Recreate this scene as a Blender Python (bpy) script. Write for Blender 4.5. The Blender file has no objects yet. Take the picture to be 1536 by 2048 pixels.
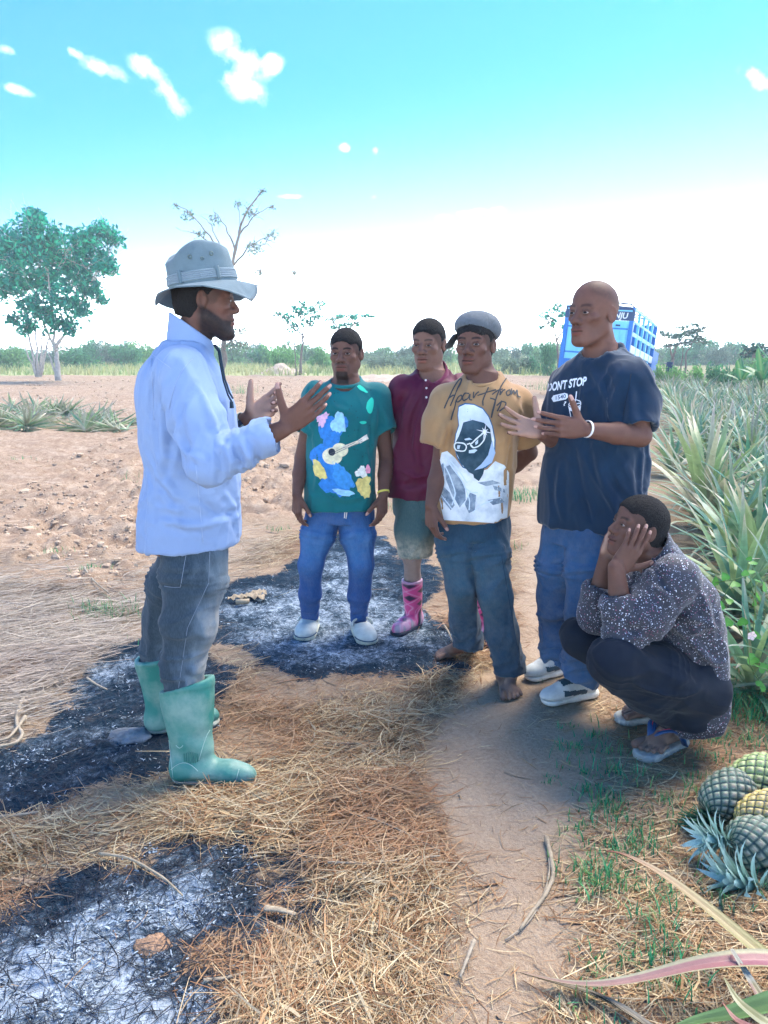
import bpy, math, random
import numpy as np
from mathutils import Vector, Matrix
from mathutils.bvhtree import BVHTree
from mathutils.geometry import delaunay_2d_cdt

# ------------------------------------------------------------------ camera, world, sun, exposure
SC = bpy.context.scene
COL = SC.collection
CAM_H = 1.55
PITCH = math.radians(11.9)
FPX = 1538.0                       # focal length in pixels of the 1536 x 2048 photograph
CT, ST = math.cos(PITCH), math.sin(PITCH)
cam = bpy.data.objects.new("camera", bpy.data.cameras.new("camera"))
COL.objects.link(cam)
cam.location = (0, 0, CAM_H)
cam.rotation_euler = (math.pi / 2 - PITCH, 0, 0)
cam.data.sensor_fit = 'VERTICAL'
cam.data.sensor_height = 24.0
cam.data.lens = 24.0 * FPX / 2048.0
cam.data.clip_start = 0.05
cam.data.clip_end = 3000
SC.camera = cam
SC.view_settings.view_transform = 'Standard'
SC.view_settings.look = 'None'
SC.view_settings.gamma = 1
SC.view_settings.exposure = 3.0
SC.cycles.max_bounces = 5
SC.cycles.diffuse_bounces = 3
SC.cycles.glossy_bounces = 2
SC.cycles.transparent_max_bounces = 6
SC.cycles.use_adaptive_sampling = True
SC.cycles.adaptive_threshold = 0.02

SUN_EL, SUN_AZ = math.radians(57), math.radians(46)   # azimuth clockwise from the view direction (+Y)
world = bpy.data.worlds.new("World")
SC.world = world
world.use_nodes = True
wn, wl = world.node_tree.nodes, world.node_tree.links
wn.clear()
w_out = wn.new('ShaderNodeOutputWorld')
w_bg = wn.new('ShaderNodeBackground')
w_bg.inputs['Strength'].default_value = 0.15
sky = wn.new('ShaderNodeTexSky')
sky.sky_type = 'NISHITA'
sky.sun_disc = False
sky.sun_elevation = SUN_EL
sky.sun_rotation = SUN_AZ
sky.air_density = 1.0
sky.dust_density = 0.7
sky.ozone_density = 1.0
tint = wn.new('ShaderNodeMix'); tint.data_type = 'RGBA'; tint.blend_type = 'MULTIPLY'
tint.inputs[0].default_value = 1.0
tint.inputs[7].default_value = (0.060, 0.178, 0.305, 1)
wl.new(sky.outputs[0], tint.inputs[6])
# bright white haze at the horizon over thin pale haze low in the sky, a little higher towards the sun
tcw = wn.new('ShaderNodeTexCoord'); sepw = wn.new('ShaderNodeSeparateXYZ'); wl.new(tcw.outputs['Generated'], sepw.inputs[0])
sdn = wn.new('ShaderNodeVectorMath'); sdn.operation = 'DOT_PRODUCT'; wl.new(tcw.outputs['Generated'], sdn.inputs[0]); sdn.inputs[1].default_value = (math.sin(SUN_AZ), math.cos(SUN_AZ), 0)
hz = wn.new('ShaderNodeMapRange'); hz.interpolation_type = 'SMOOTHERSTEP'
wl.new(sepw.outputs[2], hz.inputs[0]); hz.inputs[1].default_value = -.02; hz.inputs[3].default_value = 1; hz.inputs[4].default_value = 0
hzt = wn.new('ShaderNodeMath'); hzt.operation = 'MULTIPLY_ADD'; wl.new(sdn.outputs['Value'], hzt.inputs[0]); hzt.inputs[1].default_value = .28; hzt.inputs[2].default_value = .18
hzm = wn.new('ShaderNodeMath'); hzm.operation = 'MAXIMUM'; wl.new(hzt.outputs[0], hzm.inputs[0]); hzm.inputs[1].default_value = .26; wl.new(hzm.outputs[0], hz.inputs[2])
hmix = wn.new('ShaderNodeMix'); hmix.data_type = 'RGBA'; hzp = wn.new('ShaderNodeMath'); hzp.operation = 'POWER'; wl.new(hz.outputs[0], hzp.inputs[0]); hzp.inputs[1].default_value = 1.5; wl.new(hzp.outputs[0], hmix.inputs[0]); wl.new(tint.outputs[2], hmix.inputs[6]); hmix.inputs[7].default_value = (1.25, 1.43, 1.5, 1)
# small white clouds, each at its own place on the sky dome
geo = wn.new('ShaderNodeTexCoord')
def px_dir(px, py):
    x, u = (px - 768) / FPX, -(py - 1024) / FPX
    v = Vector((x, CT + u * ST, -ST + u * CT))
    return v
CLOUDS = [(480, 115, 58, 32, -.45), (485, 172, 50, 24, -.5), (330, 180, 62, 22, -.95), (205, 138, 42, 15, -.4), (150, 106, 16, 10, -.5),
          (40, 180, 24, 9, -.3), (8, 98, 16, 9, -.4), (540, 128, 28, 20, 0), (752, 302, 12, 14, 0), (690, 295, 13, 9, 0), (748, 394, 20, 13, 0),
          (950, 426, 66, 11, .12), (580, 393, 30, 6, 0), (1520, 160, 34, 14, -.4), (285, 130, 26, 20, -.8)]
nz = wn.new('ShaderNodeTexNoise'); nz.inputs['Scale'].default_value = 21; nz.inputs['Detail'].default_value = 7; nz.inputs['Roughness'].default_value = .62
wl.new(geo.outputs['Generated'], nz.inputs['Vector'])
def M(op, a, b=None, tree=None):
    n = (tree or world.node_tree).nodes.new('ShaderNodeMath'); n.operation = op
    for i, v in enumerate((a, b)):
        if v is None: continue
        if isinstance(v, (int, float)): n.inputs[i].default_value = v
        else: (tree or world.node_tree).links.new(v, n.inputs[i])
    return n.outputs[0]
mask = None
for (px, py, rx, ry, ang) in CLOUDS:
    d = px_dir(px, py).normalized()
    right = Vector((1, 0, 0)) - d * d.x; right.normalize()
    up = right.cross(d); 
    ca, sa = math.cos(ang), math.sin(ang)
    e1 = right * ca + up * sa; e2 = up * ca - right * sa
    s1, s2 = FPX / rx * d.y, FPX / ry * d.y
    terms = []
    for e, s in ((e1, s1), (e2, s2)):
        dp = wn.new('ShaderNodeVectorMath'); dp.operation = 'DOT_PRODUCT'
        wl.new(geo.outputs['Generated'], dp.inputs[0]); dp.inputs[1].default_value = e
        t = M('MULTIPLY', dp.outputs['Value'], s); terms.append(M('MULTIPLY', t, t))
    dp = wn.new('ShaderNodeVectorMath'); dp.operation = 'DOT_PRODUCT'
    wl.new(geo.outputs['Generated'], dp.inputs[0]); dp.inputs[1].default_value = d
    front = M('GREATER_THAN', dp.outputs['Value'], .5)
    r = M('ADD', terms[0], terms[1])
    r = M('MULTIPLY', M('MAXIMUM', M('SUBTRACT', 1.15, M('SQRT', r)), 0.0), front)
    mask = r if mask is None else M('MAXIMUM', mask, r)
shape = M('ADD', M('MULTIPLY', mask, 1.0), M('MULTIPLY', M('SUBTRACT', nz.outputs[0], .5), 4.2))
shape = M('MULTIPLY', M('MAXIMUM', M('SUBTRACT', shape, .22), 0.0), .62)
shape = M('MULTIPLY', M('MINIMUM', shape, 1.0), M('MINIMUM', M('MULTIPLY', mask, 2.2), 1.0))
cmix = wn.new('ShaderNodeMix'); cmix.data_type = 'RGBA'
wl.new(shape, cmix.inputs[0]); hb = wn.new('ShaderNodeMapRange'); hb.interpolation_type = 'SMOOTHERSTEP'; wl.new(sepw.outputs[2], hb.inputs[0]); hb.inputs[1].default_value = .02; hb.inputs[3].default_value = 1; hb.inputs[4].default_value = 0
hbt = wn.new('ShaderNodeMath'); hbt.operation = 'MULTIPLY_ADD'; wl.new(sdn.outputs['Value'], hbt.inputs[0]); hbt.inputs[1].default_value = .22; hbt.inputs[2].default_value = .075; hbm = wn.new('ShaderNodeMath'); hbm.operation = 'MAXIMUM'; wl.new(hbt.outputs[0], hbm.inputs[0]); hbm.inputs[1].default_value = .17; wl.new(hbm.outputs[0], hb.inputs[2])
hbp = wn.new('ShaderNodeMath'); hbp.operation = 'POWER'; wl.new(hb.outputs[0], hbp.inputs[0]); hbp.inputs[1].default_value = 4.2
hmix2 = wn.new('ShaderNodeMix'); hmix2.data_type = 'RGBA'; wl.new(hbp.outputs[0], hmix2.inputs[0]); wl.new(hmix.outputs[2], hmix2.inputs[6]); hmix2.inputs[7].default_value = (9.5, 10.8, 12.0, 1)
wl.new(hmix2.outputs[2], cmix.inputs[6])
cmix.inputs[7].default_value = (2.7, 2.95, 3.0, 1)
wl.new(cmix.outputs[2], w_bg.inputs['Color'])
wl.new(w_bg.outputs[0], w_out.inputs['Surface'])

sun_d = bpy.data.lights.new("sun", 'SUN')
sun_d.energy = 1.0
sun_d.angle = math.radians(38)
sun_d.color = (1.0, 0.87, 0.70)
sun = bpy.data.objects.new("sun", sun_d); COL.objects.link(sun)
sdir = Vector((math.sin(SUN_AZ) * math.cos(SUN_EL), math.cos(SUN_AZ) * math.cos(SUN_EL), math.sin(SUN_EL)))
sun.rotation_euler = sdir.to_track_quat('Z', 'Y').to_euler()
sun.location = (20, 30, 40)

# ------------------------------------------------------------------ helpers: pixels of the photograph to places in the field
def ray(px, py):
    return np.array(px_dir(px, py), dtype=float)
def P(px, py, Y):                      # the point of the pixel's line of sight at distance Y
    d = ray(px, py)
    return np.array((0, 0, CAM_H)) + d * (Y / d[1])
def G(px, py, z=0.0):                  # the point of the ground
    d = ray(px, py)
    return np.array((0, 0, CAM_H)) + d * ((z - CAM_H) / d[2])
def MM(Y):                             # metres per photo pixel near the middle of the picture
    return Y / FPX
def to_px(p):
    p = np.asarray(p, float); v = p - np.array((0, 0, CAM_H))
    z = v[..., 1] * CT - v[..., 2] * ST
    u = v[..., 1] * ST + v[..., 2] * CT
    return 768 + FPX * v[..., 0] / z, 1024 - FPX * u / z

# ------------------------------------------------------------------ helpers: objects
def props(o, label=None, cat=None, group=None, kind=None):
    if label: o['label'] = label
    if cat: o['category'] = cat
    if group: o['group'] = group
    if kind: o['kind'] = kind
    return o
def thing(name, label, cat, loc=(0, 0, 0), rot=(0, 0, 0), group=None):
    o = bpy.data.objects.new(name, None); COL.objects.link(o)
    o.location = [float(c) for c in loc]; o.rotation_euler = rot; o.empty_display_size = .1
    return props(o, label, cat, group)
def make_mesh(name, v, f, mat=None, smooth=True, attrs=None, mat_idx=None):
    """v Nx3, f Mx3 / Mx4 array or a list of arrays of both"""
    me = bpy.data.meshes.new(name)
    v = np.ascontiguousarray(v, dtype=np.float32)
    if isinstance(f, (list, tuple)) and len(f) and np.ndim(f[0]) == 1: f = np.asarray(f)
    fl = f if isinstance(f, (list, tuple)) else [f]
    fl = [np.asarray(a, dtype=np.int32) for a in fl if len(a)]
    me.vertices.add(len(v)); me.vertices.foreach_set('co', v.ravel())
    nl = sum(a.size for a in fl); npoly = sum(len(a) for a in fl)
    me.loops.add(nl); me.loops.foreach_set('vertex_index', np.concatenate([a.ravel() for a in fl]))
    tot = np.concatenate([np.full(len(a), a.shape[1], np.int32) for a in fl])
    start = np.concatenate([[0], np.cumsum(tot)[:-1]]).astype(np.int32)
    me.polygons.add(npoly); me.polygons.foreach_set('loop_start', start)
    try: me.polygons.foreach_set('loop_total', tot)
    except Exception: pass
    if mat is not None:
        for m in (mat if isinstance(mat, (list, tuple)) else [mat]): me.materials.append(m)
    if mat_idx is not None: me.polygons.foreach_set('material_index', np.asarray(mat_idx, np.int32))
    me.polygons.foreach_set('use_smooth', np.full(npoly, bool(smooth)))
    me.update(calc_edges=True)
    if attrs:
        for k, a in attrs.items():
            a = np.asarray(a, np.float32)
            if a.ndim == 1:
                at = me.attributes.new(k, 'FLOAT', 'POINT'); at.data.foreach_set('value', a)
            else:
                if a.shape[1] == 3: a = np.hstack([a, np.ones((len(a), 1), np.float32)])
                at = me.attributes.new(k, 'FLOAT_COLOR', 'POINT'); at.data.foreach_set('color', np.ascontiguousarray(a).ravel())
    return me
def obj(name, me, parent=None, loc=None, label=None):
    o = bpy.data.objects.new(name, me); COL.objects.link(o)
    if parent is not None: o.parent = parent
    if loc is not None: o.location = [float(c) for c in loc]
    if label: o['label'] = label
    return o
def part(name, v, f, mat, parent, smooth=True, attrs=None, label=None, mat_idx=None):
    """a mesh given in world coordinates, linked as a child of parent (an Empty or a part of an Empty at the same origin)"""
    org = np.zeros(3)
    p = parent
    while p is not None:
        org += np.array(p.location); p = p.parent
    return obj(name, make_mesh(name, np.asarray(v) - org, f, mat, smooth, attrs, mat_idx), parent, label=label)

class MB:                              # collects shapes into one mesh
    def __init__(s): s.v = []; s.f = {3: [], 4: []}; s.n = 0; s.c = []
    def add(s, v, f, c=None):
        v = np.asarray(v, float); f = np.asarray(f, int)
        s.v.append(v); s.f[f.shape[1]].append(f + s.n); s.n += len(v)
        if c is not None: s.c.append(np.tile(np.asarray(c, float), (len(v), 1)) if np.ndim(c) == 1 else np.asarray(c, float))
        return s
    def box(s, c, h, R=None, col=None):
        c = np.asarray(c, float); h = np.asarray(h, float)
        q = np.array([(x, y, z) for x in (-1, 1) for y in (-1, 1) for z in (-1, 1)], float) * h
        if R is not None: q = q @ np.asarray(R).T
        f = [(0, 1, 3, 2), (4, 6, 7, 5), (0, 4, 5, 1), (2, 3, 7, 6), (0, 2, 6, 4), (1, 5, 7, 3)]
        return s.add(q + c, f, col)
    def tube(s, pts, rad, n=6, col=None, flat=None, cap=True):
        pts = np.asarray(pts, float); m = len(pts)
        rad = np.broadcast_to(np.asarray(rad, float), (m,))
        T = np.gradient(pts, axis=0); T /= np.linalg.norm(T, axis=1)[:, None] + 1e-9
        ref = np.array((0, 0, 1.)) if abs(T[0, 2]) < .9 else np.array((1., 0, 0))
        V = []
        for i in range(m):
            a = ref - T[i] * (ref @ T[i]); a /= np.linalg.norm(a) + 1e-9; b = np.cross(T[i], a); ref = a
            th = np.arange(n) * 2 * math.pi / n
            fa = 1.0 if flat is None else flat
            V.append(pts[i] + rad[i] * (np.cos(th)[:, None] * a * fa + np.sin(th)[:, None] * b))
        V = np.concatenate(V); F = []
        for i in range(m - 1):
            for j in range(n):
                F.append((i * n + j, i * n + (j + 1) % n, (i + 1) * n + (j + 1) % n, (i + 1) * n + j))
        base = s.n
        s.add(V, F, col)
        if cap:
            fan = [(0, j + 1, j) for j in range(1, n - 1)] + [((m - 1) * n, (m - 1) * n + j, (m - 1) * n + j + 1) for j in range(1, n - 1)]
            s.f[3].append(np.asarray(fan) + base)
        return s
    def data(s):
        v = np.concatenate(s.v); f = [np.concatenate(s.f[k]) for k in (3, 4) if s.f[k]]
        return v, f
    def mesh(s, name, mat, smooth=False):
        v, f = s.data()
        return make_mesh(name, v, f, mat, smooth, {'col': np.concatenate(s.c)} if s.c and sum(map(len, s.c)) == len(v) else None)
    def part(s, name, mat, parent, smooth=False, label=None):
        v, f = s.data()
        return part(name, v, f, mat, parent, smooth, {'col': np.concatenate(s.c)} if s.c and sum(map(len, s.c)) == len(v) else None, label)

UP = np.array((0, 0, 1.))
def nrm(a):
    a = np.asarray(a, float); return a / (np.linalg.norm(a) + 1e-12)

# ------------------------------------------------------------------ helpers: noise
def _hash(ix, iy, iz, seed):
    h = (ix * 374761393 + iy * 668265263 + iz * 2147483647 + seed * 1274126177) & 0xFFFFFFFF
    h = ((h ^ (h >> 13)) * 1274126177) & 0xFFFFFFFF
    h = ((h ^ (h >> 15)) * 2246822519) & 0xFFFFFFFF
    return ((h ^ (h >> 16)) & 0xFFFF) / 65535.0
def noise3(p, seed=0):
    p = np.asarray(p, float); i = np.floor(p).astype(np.int64); f = p - i
    f = f * f * f * (f * (f * 6 - 15) + 10); out = 0
    for dx in (0, 1):
        wx = f[:, 0] if dx else 1 - f[:, 0]
        for dy in (0, 1):
            wy = f[:, 1] if dy else 1 - f[:, 1]
            for dz in (0, 1):
                wz = f[:, 2] if dz else 1 - f[:, 2]
                out = out + wx * wy * wz * _hash(i[:, 0] + dx, i[:, 1] + dy, i[:, 2] + dz, seed)
    return out * 2 - 1
def fbm(p, oct=4, seed=0, gain=.5):
    s = 0; a = 1; p = np.asarray(p, float)
    for k in range(oct):
        s = s + a * noise3(p, seed + k * 7); p = p * 2.03 + 17.3; a *= gain
    return s
def smooth01(x, a, b):
    t = np.clip((x - a) / (b - a), 0, 1); return t * t * (3 - 2 * t)

# ------------------------------------------------------------------ helpers: materials
def mat(name, base=(.5, .5, .5), rough=.7, spec=.3, attr=None, var=.0, vscale=20, vcol=None, bump=0., bscale=200, metal=0., bdetail=3, coord='Object', sss=0., stretch=None, sheen=0., trans=0.):
    m = bpy.data.materials.new(name); m.use_nodes = True
    nt = m.node_tree; N, L = nt.nodes, nt.links
    b = N['Principled BSDF']
    b.inputs['Roughness'].default_value = rough
    b.inputs['Specular IOR Level'].default_value = spec
    b.inputs['Metallic'].default_value = metal
    if sheen: b.inputs['Sheen Weight'].default_value = sheen
    if sss:
        b.inputs['Subsurface Weight'].default_value = sss; b.inputs['Subsurface Scale'].default_value = .01
    tc = N.new('ShaderNodeTexCoord'); vec = tc.outputs[coord]
    if stretch:
        mp = N.new('ShaderNodeMapping'); mp.inputs['Scale'].default_value = stretch; L.new(vec, mp.inputs[0]); vec = mp.outputs[0]
    if attr:
        a = N.new('ShaderNodeAttribute'); a.attribute_name = attr; c = a.outputs['Color']
    else:
        rgb = N.new('ShaderNodeRGB'); rgb.outputs[0].default_value = (*base, 1); c = rgb.outputs[0]
    if var:
        n1 = N.new('ShaderNodeTexNoise'); n1.inputs['Scale'].default_value = vscale; n1.inputs['Detail'].default_value = 6; n1.inputs['Roughness'].default_value = .6
        L.new(vec, n1.inputs['Vector'])
        if vcol is None:
            mr = N.new('ShaderNodeMapRange'); L.new(n1.outputs[0], mr.inputs[0])
            mr.inputs[1].default_value = .25; mr.inputs[2].default_value = .75; mr.inputs[3].default_value = 1 - var; mr.inputs[4].default_value = 1 + var
            mx = N.new('ShaderNodeMix'); mx.data_type = 'RGBA'; mx.blend_type = 'MULTIPLY'; mx.inputs[0].default_value = 1
            L.new(c, mx.inputs[6]); L.new(mr.outputs[0], mx.inputs[7]); c = mx.outputs[2]
        else:
            mr = N.new('ShaderNodeMapRange'); L.new(n1.outputs[0], mr.inputs[0]); mr.inputs[1].default_value = .42; mr.inputs[2].default_value = .68; mr.inputs[4].default_value = var
            mx = N.new('ShaderNodeMix'); mx.data_type = 'RGBA'; L.new(mr.outputs[0], mx.inputs[0]); L.new(c, mx.inputs[6]); mx.inputs[7].default_value = (*vcol, 1); c = mx.outputs[2]
    L.new(c, b.inputs['Base Color'])
    if bump:
        n2 = N.new('ShaderNodeTexNoise'); n2.inputs['Scale'].default_value = bscale; n2.inputs['Detail'].default_value = bdetail
        L.new(vec, n2.inputs['Vector'])
        bp = N.new('ShaderNodeBump'); bp.inputs['Strength'].default_value = bump; bp.inputs['Distance'].default_value = .01
        L.new(n2.outputs[0], bp.inputs['Height']); L.new(bp.outputs[0], b.inputs['Normal'])
    if trans:                                   # thin leaves let some light through
        tr = N.new('ShaderNodeBsdfTranslucent'); L.new(c, tr.inputs['Color'])
        ms = N.new('ShaderNodeMixShader'); ms.inputs[0].default_value = trans
        L.new(b.outputs[0], ms.inputs[1]); L.new(tr.outputs[0], ms.inputs[2]); L.new(ms.outputs[0], N['Material Output'].inputs['Surface'])
    return m

# ------------------------------------------------------------------ helpers: bodies and clothes grown as one smooth surface
class Field:
    def __init__(s, lo, hi, h, fine=(), hf=None):
        s.ax = []
        for k in range(3):
            iv = sorted((max(a[0][k], lo[k]), min(a[1][k], hi[k])) for a in fine)
            x = lo[k]; L = []
            while x < hi[k]:
                L.append(x)
                step = h
                for a, b in iv:
                    if a - h <= x < b: step = hf
                x += step
            s.ax.append(np.array(L, dtype=np.float32))
        s.D = np.full([len(a) for a in s.ax], 1.0, np.float32)
    def blk(s, lo, hi):
        sl = []
        for k in range(3):
            a = np.searchsorted(s.ax[k], lo[k]); b = np.searchsorted(s.ax[k], hi[k])
            sl.append(slice(max(a - 1, 0), min(b + 1, len(s.ax[k]))))
        sl = tuple(sl)
        return sl, (s.ax[0][sl[0]][:, None, None], s.ax[1][sl[1]][None, :, None], s.ax[2][sl[2]][None, None, :])
    def op(s, prim, k=0.02, mode='u'):
        lo, hi, fn = prim
        m = k + .02
        sl, (X, Y, Z) = s.blk(lo - m, hi + m)
        D = s.D[sl]
        if D.size == 0: return
        d = fn(X, Y, Z).astype(np.float32)
        if mode == 'u':
            if k > 0:
                h = np.clip(.5 + .5 * (d - D) / k, 0, 1); s.D[sl] = d * (1 - h) + D * h - k * h * (1 - h)
            else: s.D[sl] = np.minimum(D, d)
        elif mode == 's':
            if k > 0:
                h = np.clip(.5 - .5 * (D + d) / k, 0, 1); s.D[sl] = D * (1 - h) + (-d) * h + k * h * (1 - h)
            else: s.D[sl] = np.maximum(D, -d)
        elif mode == 'i':
            s.D[sl] = np.maximum(D, d)
    def u(s, prim, k=.02): s.op(prim, k, 'u'); return s
    def sub(s, prim, k=.01): s.op(prim, k, 's'); return s
    def cut(s, pt, n):                    # remove the side that n points to
        n = nrm(n); X, Y, Z = s.ax[0][:, None, None], s.ax[1][None, :, None], s.ax[2][None, None, :]
        s.D = np.maximum(s.D, (X - pt[0]) * n[0] + (Y - pt[1]) * n[1] + (Z - pt[2]) * n[2]).astype(np.float32)
    def mesh(s):
        D = s.D; xs, ys, zs = s.ax
        S = D < 0
        c = np.zeros([n - 1 for n in D.shape], np.uint8)
        for a in (0, 1):
            for b in (0, 1):
                for e in (0, 1):
                    c += S[a:a + c.shape[0], b:b + c.shape[1], e:e + c.shape[2]]
        act = np.argwhere((c > 0) & (c < 8))
        i, j, k = act.T
        idx = np.full(c.shape, -1, np.int32); idx[i, j, k] = np.arange(len(act))
        corner = {}
        for a in (0, 1):
            for b in (0, 1):
                for e in (0, 1): corner[a, b, e] = D[i + a, j + b, k + e]
        acc = np.zeros((len(act), 3)); cnt = np.zeros(len(act))
        lo = np.stack([xs[i], ys[j], zs[k]], 1).astype(float); sz = np.stack([xs[i + 1] - xs[i], ys[j + 1] - ys[j], zs[k + 1] - zs[k]], 1)
        for axis in range(3):
            for a in (0, 1):
                for b in (0, 1):
                    c0 = [a, b]; c0.insert(axis, 0); c1 = [a, b]; c1.insert(axis, 1)
                    d0, d1 = corner[tuple(c0)], corner[tuple(c1)]
                    m = (d0 < 0) != (d1 < 0)
                    t = np.where(m, d0 / np.where(m, d0 - d1, 1), 0)
                    q = np.array(c0, float)[None, :].repeat(len(act), 0); q[:, axis] = t
                    acc += np.where(m[:, None], q, 0); cnt += m
        v = lo + acc / cnt[:, None] * sz
        F = []
        for axis in range(3):
            sh = list(D.shape); sh[axis] -= 1
            s0 = [slice(1, -1)] * 3; s0[axis] = slice(0, -1); s1 = [slice(1, -1)] * 3; s1[axis] = slice(1, None)
            A, B = S[tuple(s0)], S[tuple(s1)]
            e = np.argwhere(A != B)
            if not len(e): continue
            inside = A[e[:, 0], e[:, 1], e[:, 2]]
            o = [1, 1, 1]; o[axis] = 0
            e = e + np.array(o)
            u_, v_ = [x for x in range(3) if x != axis]
            def cell(du, dv):
                q = e.copy(); q[:, u_] -= du; q[:, v_] -= dv
                return idx[q[:, 0], q[:, 1], q[:, 2]]
            q = np.stack([cell(1, 1), cell(0, 1), cell(0, 0), cell(1, 0)], 1)
            flip = inside if axis != 1 else ~inside
            q = np.where(flip[:, None], q, q[:, ::-1])
            F.append(q)
        F = np.concatenate(F)
        F = F[(F >= 0).all(1)]
        return v, F
def vnormals(v, f):
    fn = np.cross(v[f[:, 2]] - v[f[:, 0]], v[f[:, 3]] - v[f[:, 1]])
    n = np.zeros_like(v)
    for k in range(4): 
        for a in range(3): n[:, a] += np.bincount(f[:, k], fn[:, a], len(v))
    return n / (np.linalg.norm(n, axis=1)[:, None] + 1e-12)
def relax(v, f, it=1, w=.5):
    for _ in range(it):
        acc = np.zeros_like(v); cnt = np.zeros(len(v))
        for k in range(4):
            a, b = f[:, k], f[:, (k + 1) % 4]
            for x in range(3):
                acc[:, x] += np.bincount(a, v[b, x], len(v)) + np.bincount(b, v[a, x], len(v))
            cnt += np.bincount(a, minlength=len(v)) + np.bincount(b, minlength=len(v))
        v = v * (1 - w) + w * acc / np.maximum(cnt, 1)[:, None]
    return v

def rcone(a, b, ra, rb, n=None, s=1.0):
    a = np.asarray(a, float); b = np.asarray(b, float); ba = b - a; L2 = max(ba @ ba, 1e-9); R = max(ra, rb)
    lo = np.minimum(a, b) - R; hi = np.maximum(a, b) + R
    nn = None if n is None else nrm(n)
    def fn(X, Y, Z):
        px, py, pz = X - a[0], Y - a[1], Z - a[2]
        t = np.clip((px * ba[0] + py * ba[1] + pz * ba[2]) / L2, 0, 1)
        qx, qy, qz = px - t * ba[0], py - t * ba[1], pz - t * ba[2]
        d2 = qx * qx + qy * qy + qz * qz
        r = ra + (rb - ra) * t
        if nn is not None:
            qn = qx * nn[0] + qy * nn[1] + qz * nn[2]
            d2 = d2 + (1 / s ** 2 - 1) * qn * qn
            return (np.sqrt(d2) - r) * (.5 + .5 * s)
        return np.sqrt(d2) - r
    return lo, hi, fn
def ell(c, r, R=None):
    c = np.asarray(c, float); r = np.asarray(r, float); R = np.eye(3) if R is None else np.asarray(R, float)
    ext = np.sqrt(((R * r) ** 2).sum(1))
    def fn(X, Y, Z):
        px, py, pz = X - c[0], Y - c[1], Z - c[2]
        k0 = 0; k1 = 0
        for i in range(3):
            q = px * R[0, i] + py * R[1, i] + pz * R[2, i]
            k0 = k0 + (q / r[i]) ** 2; k1 = k1 + (q / r[i] ** 2) ** 2
        k0 = np.sqrt(k0); k1 = np.sqrt(k1) + 1e-9
        return k0 * (k0 - 1) / k1
    return c - ext, c + ext, fn
def loft(A, B, right, levels, pw=2.3, off=0.0):
    """levels: (t 0..1 along A->B, offset along right, offset along front, half width, half depth)"""
    A = np.asarray(A, float); B = np.asarray(B, float); ax = B - A; Ln = np.linalg.norm(ax); ax = ax / Ln
    r = np.asarray(right, float); r = nrm(r - ax * (r @ ax)); f = np.cross(ax, r)
    lv = np.array(sorted(levels), float)
    tt = np.linspace(lv[0, 0], lv[-1, 0], 80)
    tab = [np.interp(tt, lv[:, 0], lv[:, k]) for k in range(1, 5)]
    ker = np.array([1, 2, 3, 4, 3, 2, 1], float); ker /= ker.sum()
    tab = [np.convolve(np.pad(t, 3, mode='edge'), ker, 'valid') for t in tab]
    big = max(lv[:, 3].max(), lv[:, 4].max()) + max(abs(lv[:, 1]).max(), abs(lv[:, 2]).max()) + off
    p0, p1 = A + ax * Ln * lv[0, 0], A + ax * Ln * lv[-1, 0]
    lo = np.minimum(p0, p1) - big; hi = np.maximum(p0, p1) + big
    def fn(X, Y, Z):
        px, py, pz = X - A[0], Y - A[1], Z - A[2]
        h = (px * ax[0] + py * ax[1] + pz * ax[2]) / Ln
        x = px * r[0] + py * r[1] + pz * r[2]; y = px * f[0] + py * f[1] + pz * f[2]
        hs = np.broadcast_to(h, np.broadcast(px, py, pz).shape)
        ox, oy, w, d = [np.interp(hs, tt, t) for t in tab]
        w = w + off; d = d + off
        qx, qy = np.abs((x - ox) / w), np.abs((y - oy) / d)
        k = (qx ** pw + qy ** pw) ** (1 / pw)
        k1 = np.sqrt((qx / w) ** 2 + (qy / d) ** 2) + 1e-6
        e = k * (k - 1) / k1
        cap = np.maximum((lv[0, 0] - hs) * Ln, (hs - lv[-1, 0]) * Ln)
        return np.maximum(e, cap)
    return lo, hi, fn
def chain(F, pts, rad, k=.02, n=None, s=1.0):
    for i in range(len(pts) - 1): F.u(rcone(pts[i], pts[i + 1], rad[i], rad[i + 1], n, s), k)
def text_polys(txt, fn, size=1.0, shear=0.0, bold=0.0):
    """outlines of lettering; fn maps (x, y) of the text to the picture"""
    cu = bpy.data.curves.new('lettering', 'FONT'); cu.body = txt; cu.size = size; cu.shear = shear; cu.offset = bold; cu.fill_mode = 'BOTH'; cu.resolution_u = 3
    o = bpy.data.objects.new('lettering', cu); COL.objects.link(o)
    bpy.context.view_layer.update()
    me = o.to_mesh()
    polys = [[fn(me.vertices[i].co.x, me.vertices[i].co.y) for i in p.vertices] for p in me.polygons]
    xs = [v.co.x for v in me.vertices]; W = (min(xs), max(xs)) if xs else (0, 1)
    o.to_mesh_clear(); bpy.data.objects.remove(o); bpy.data.curves.remove(cu)
    return polys, W
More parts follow.
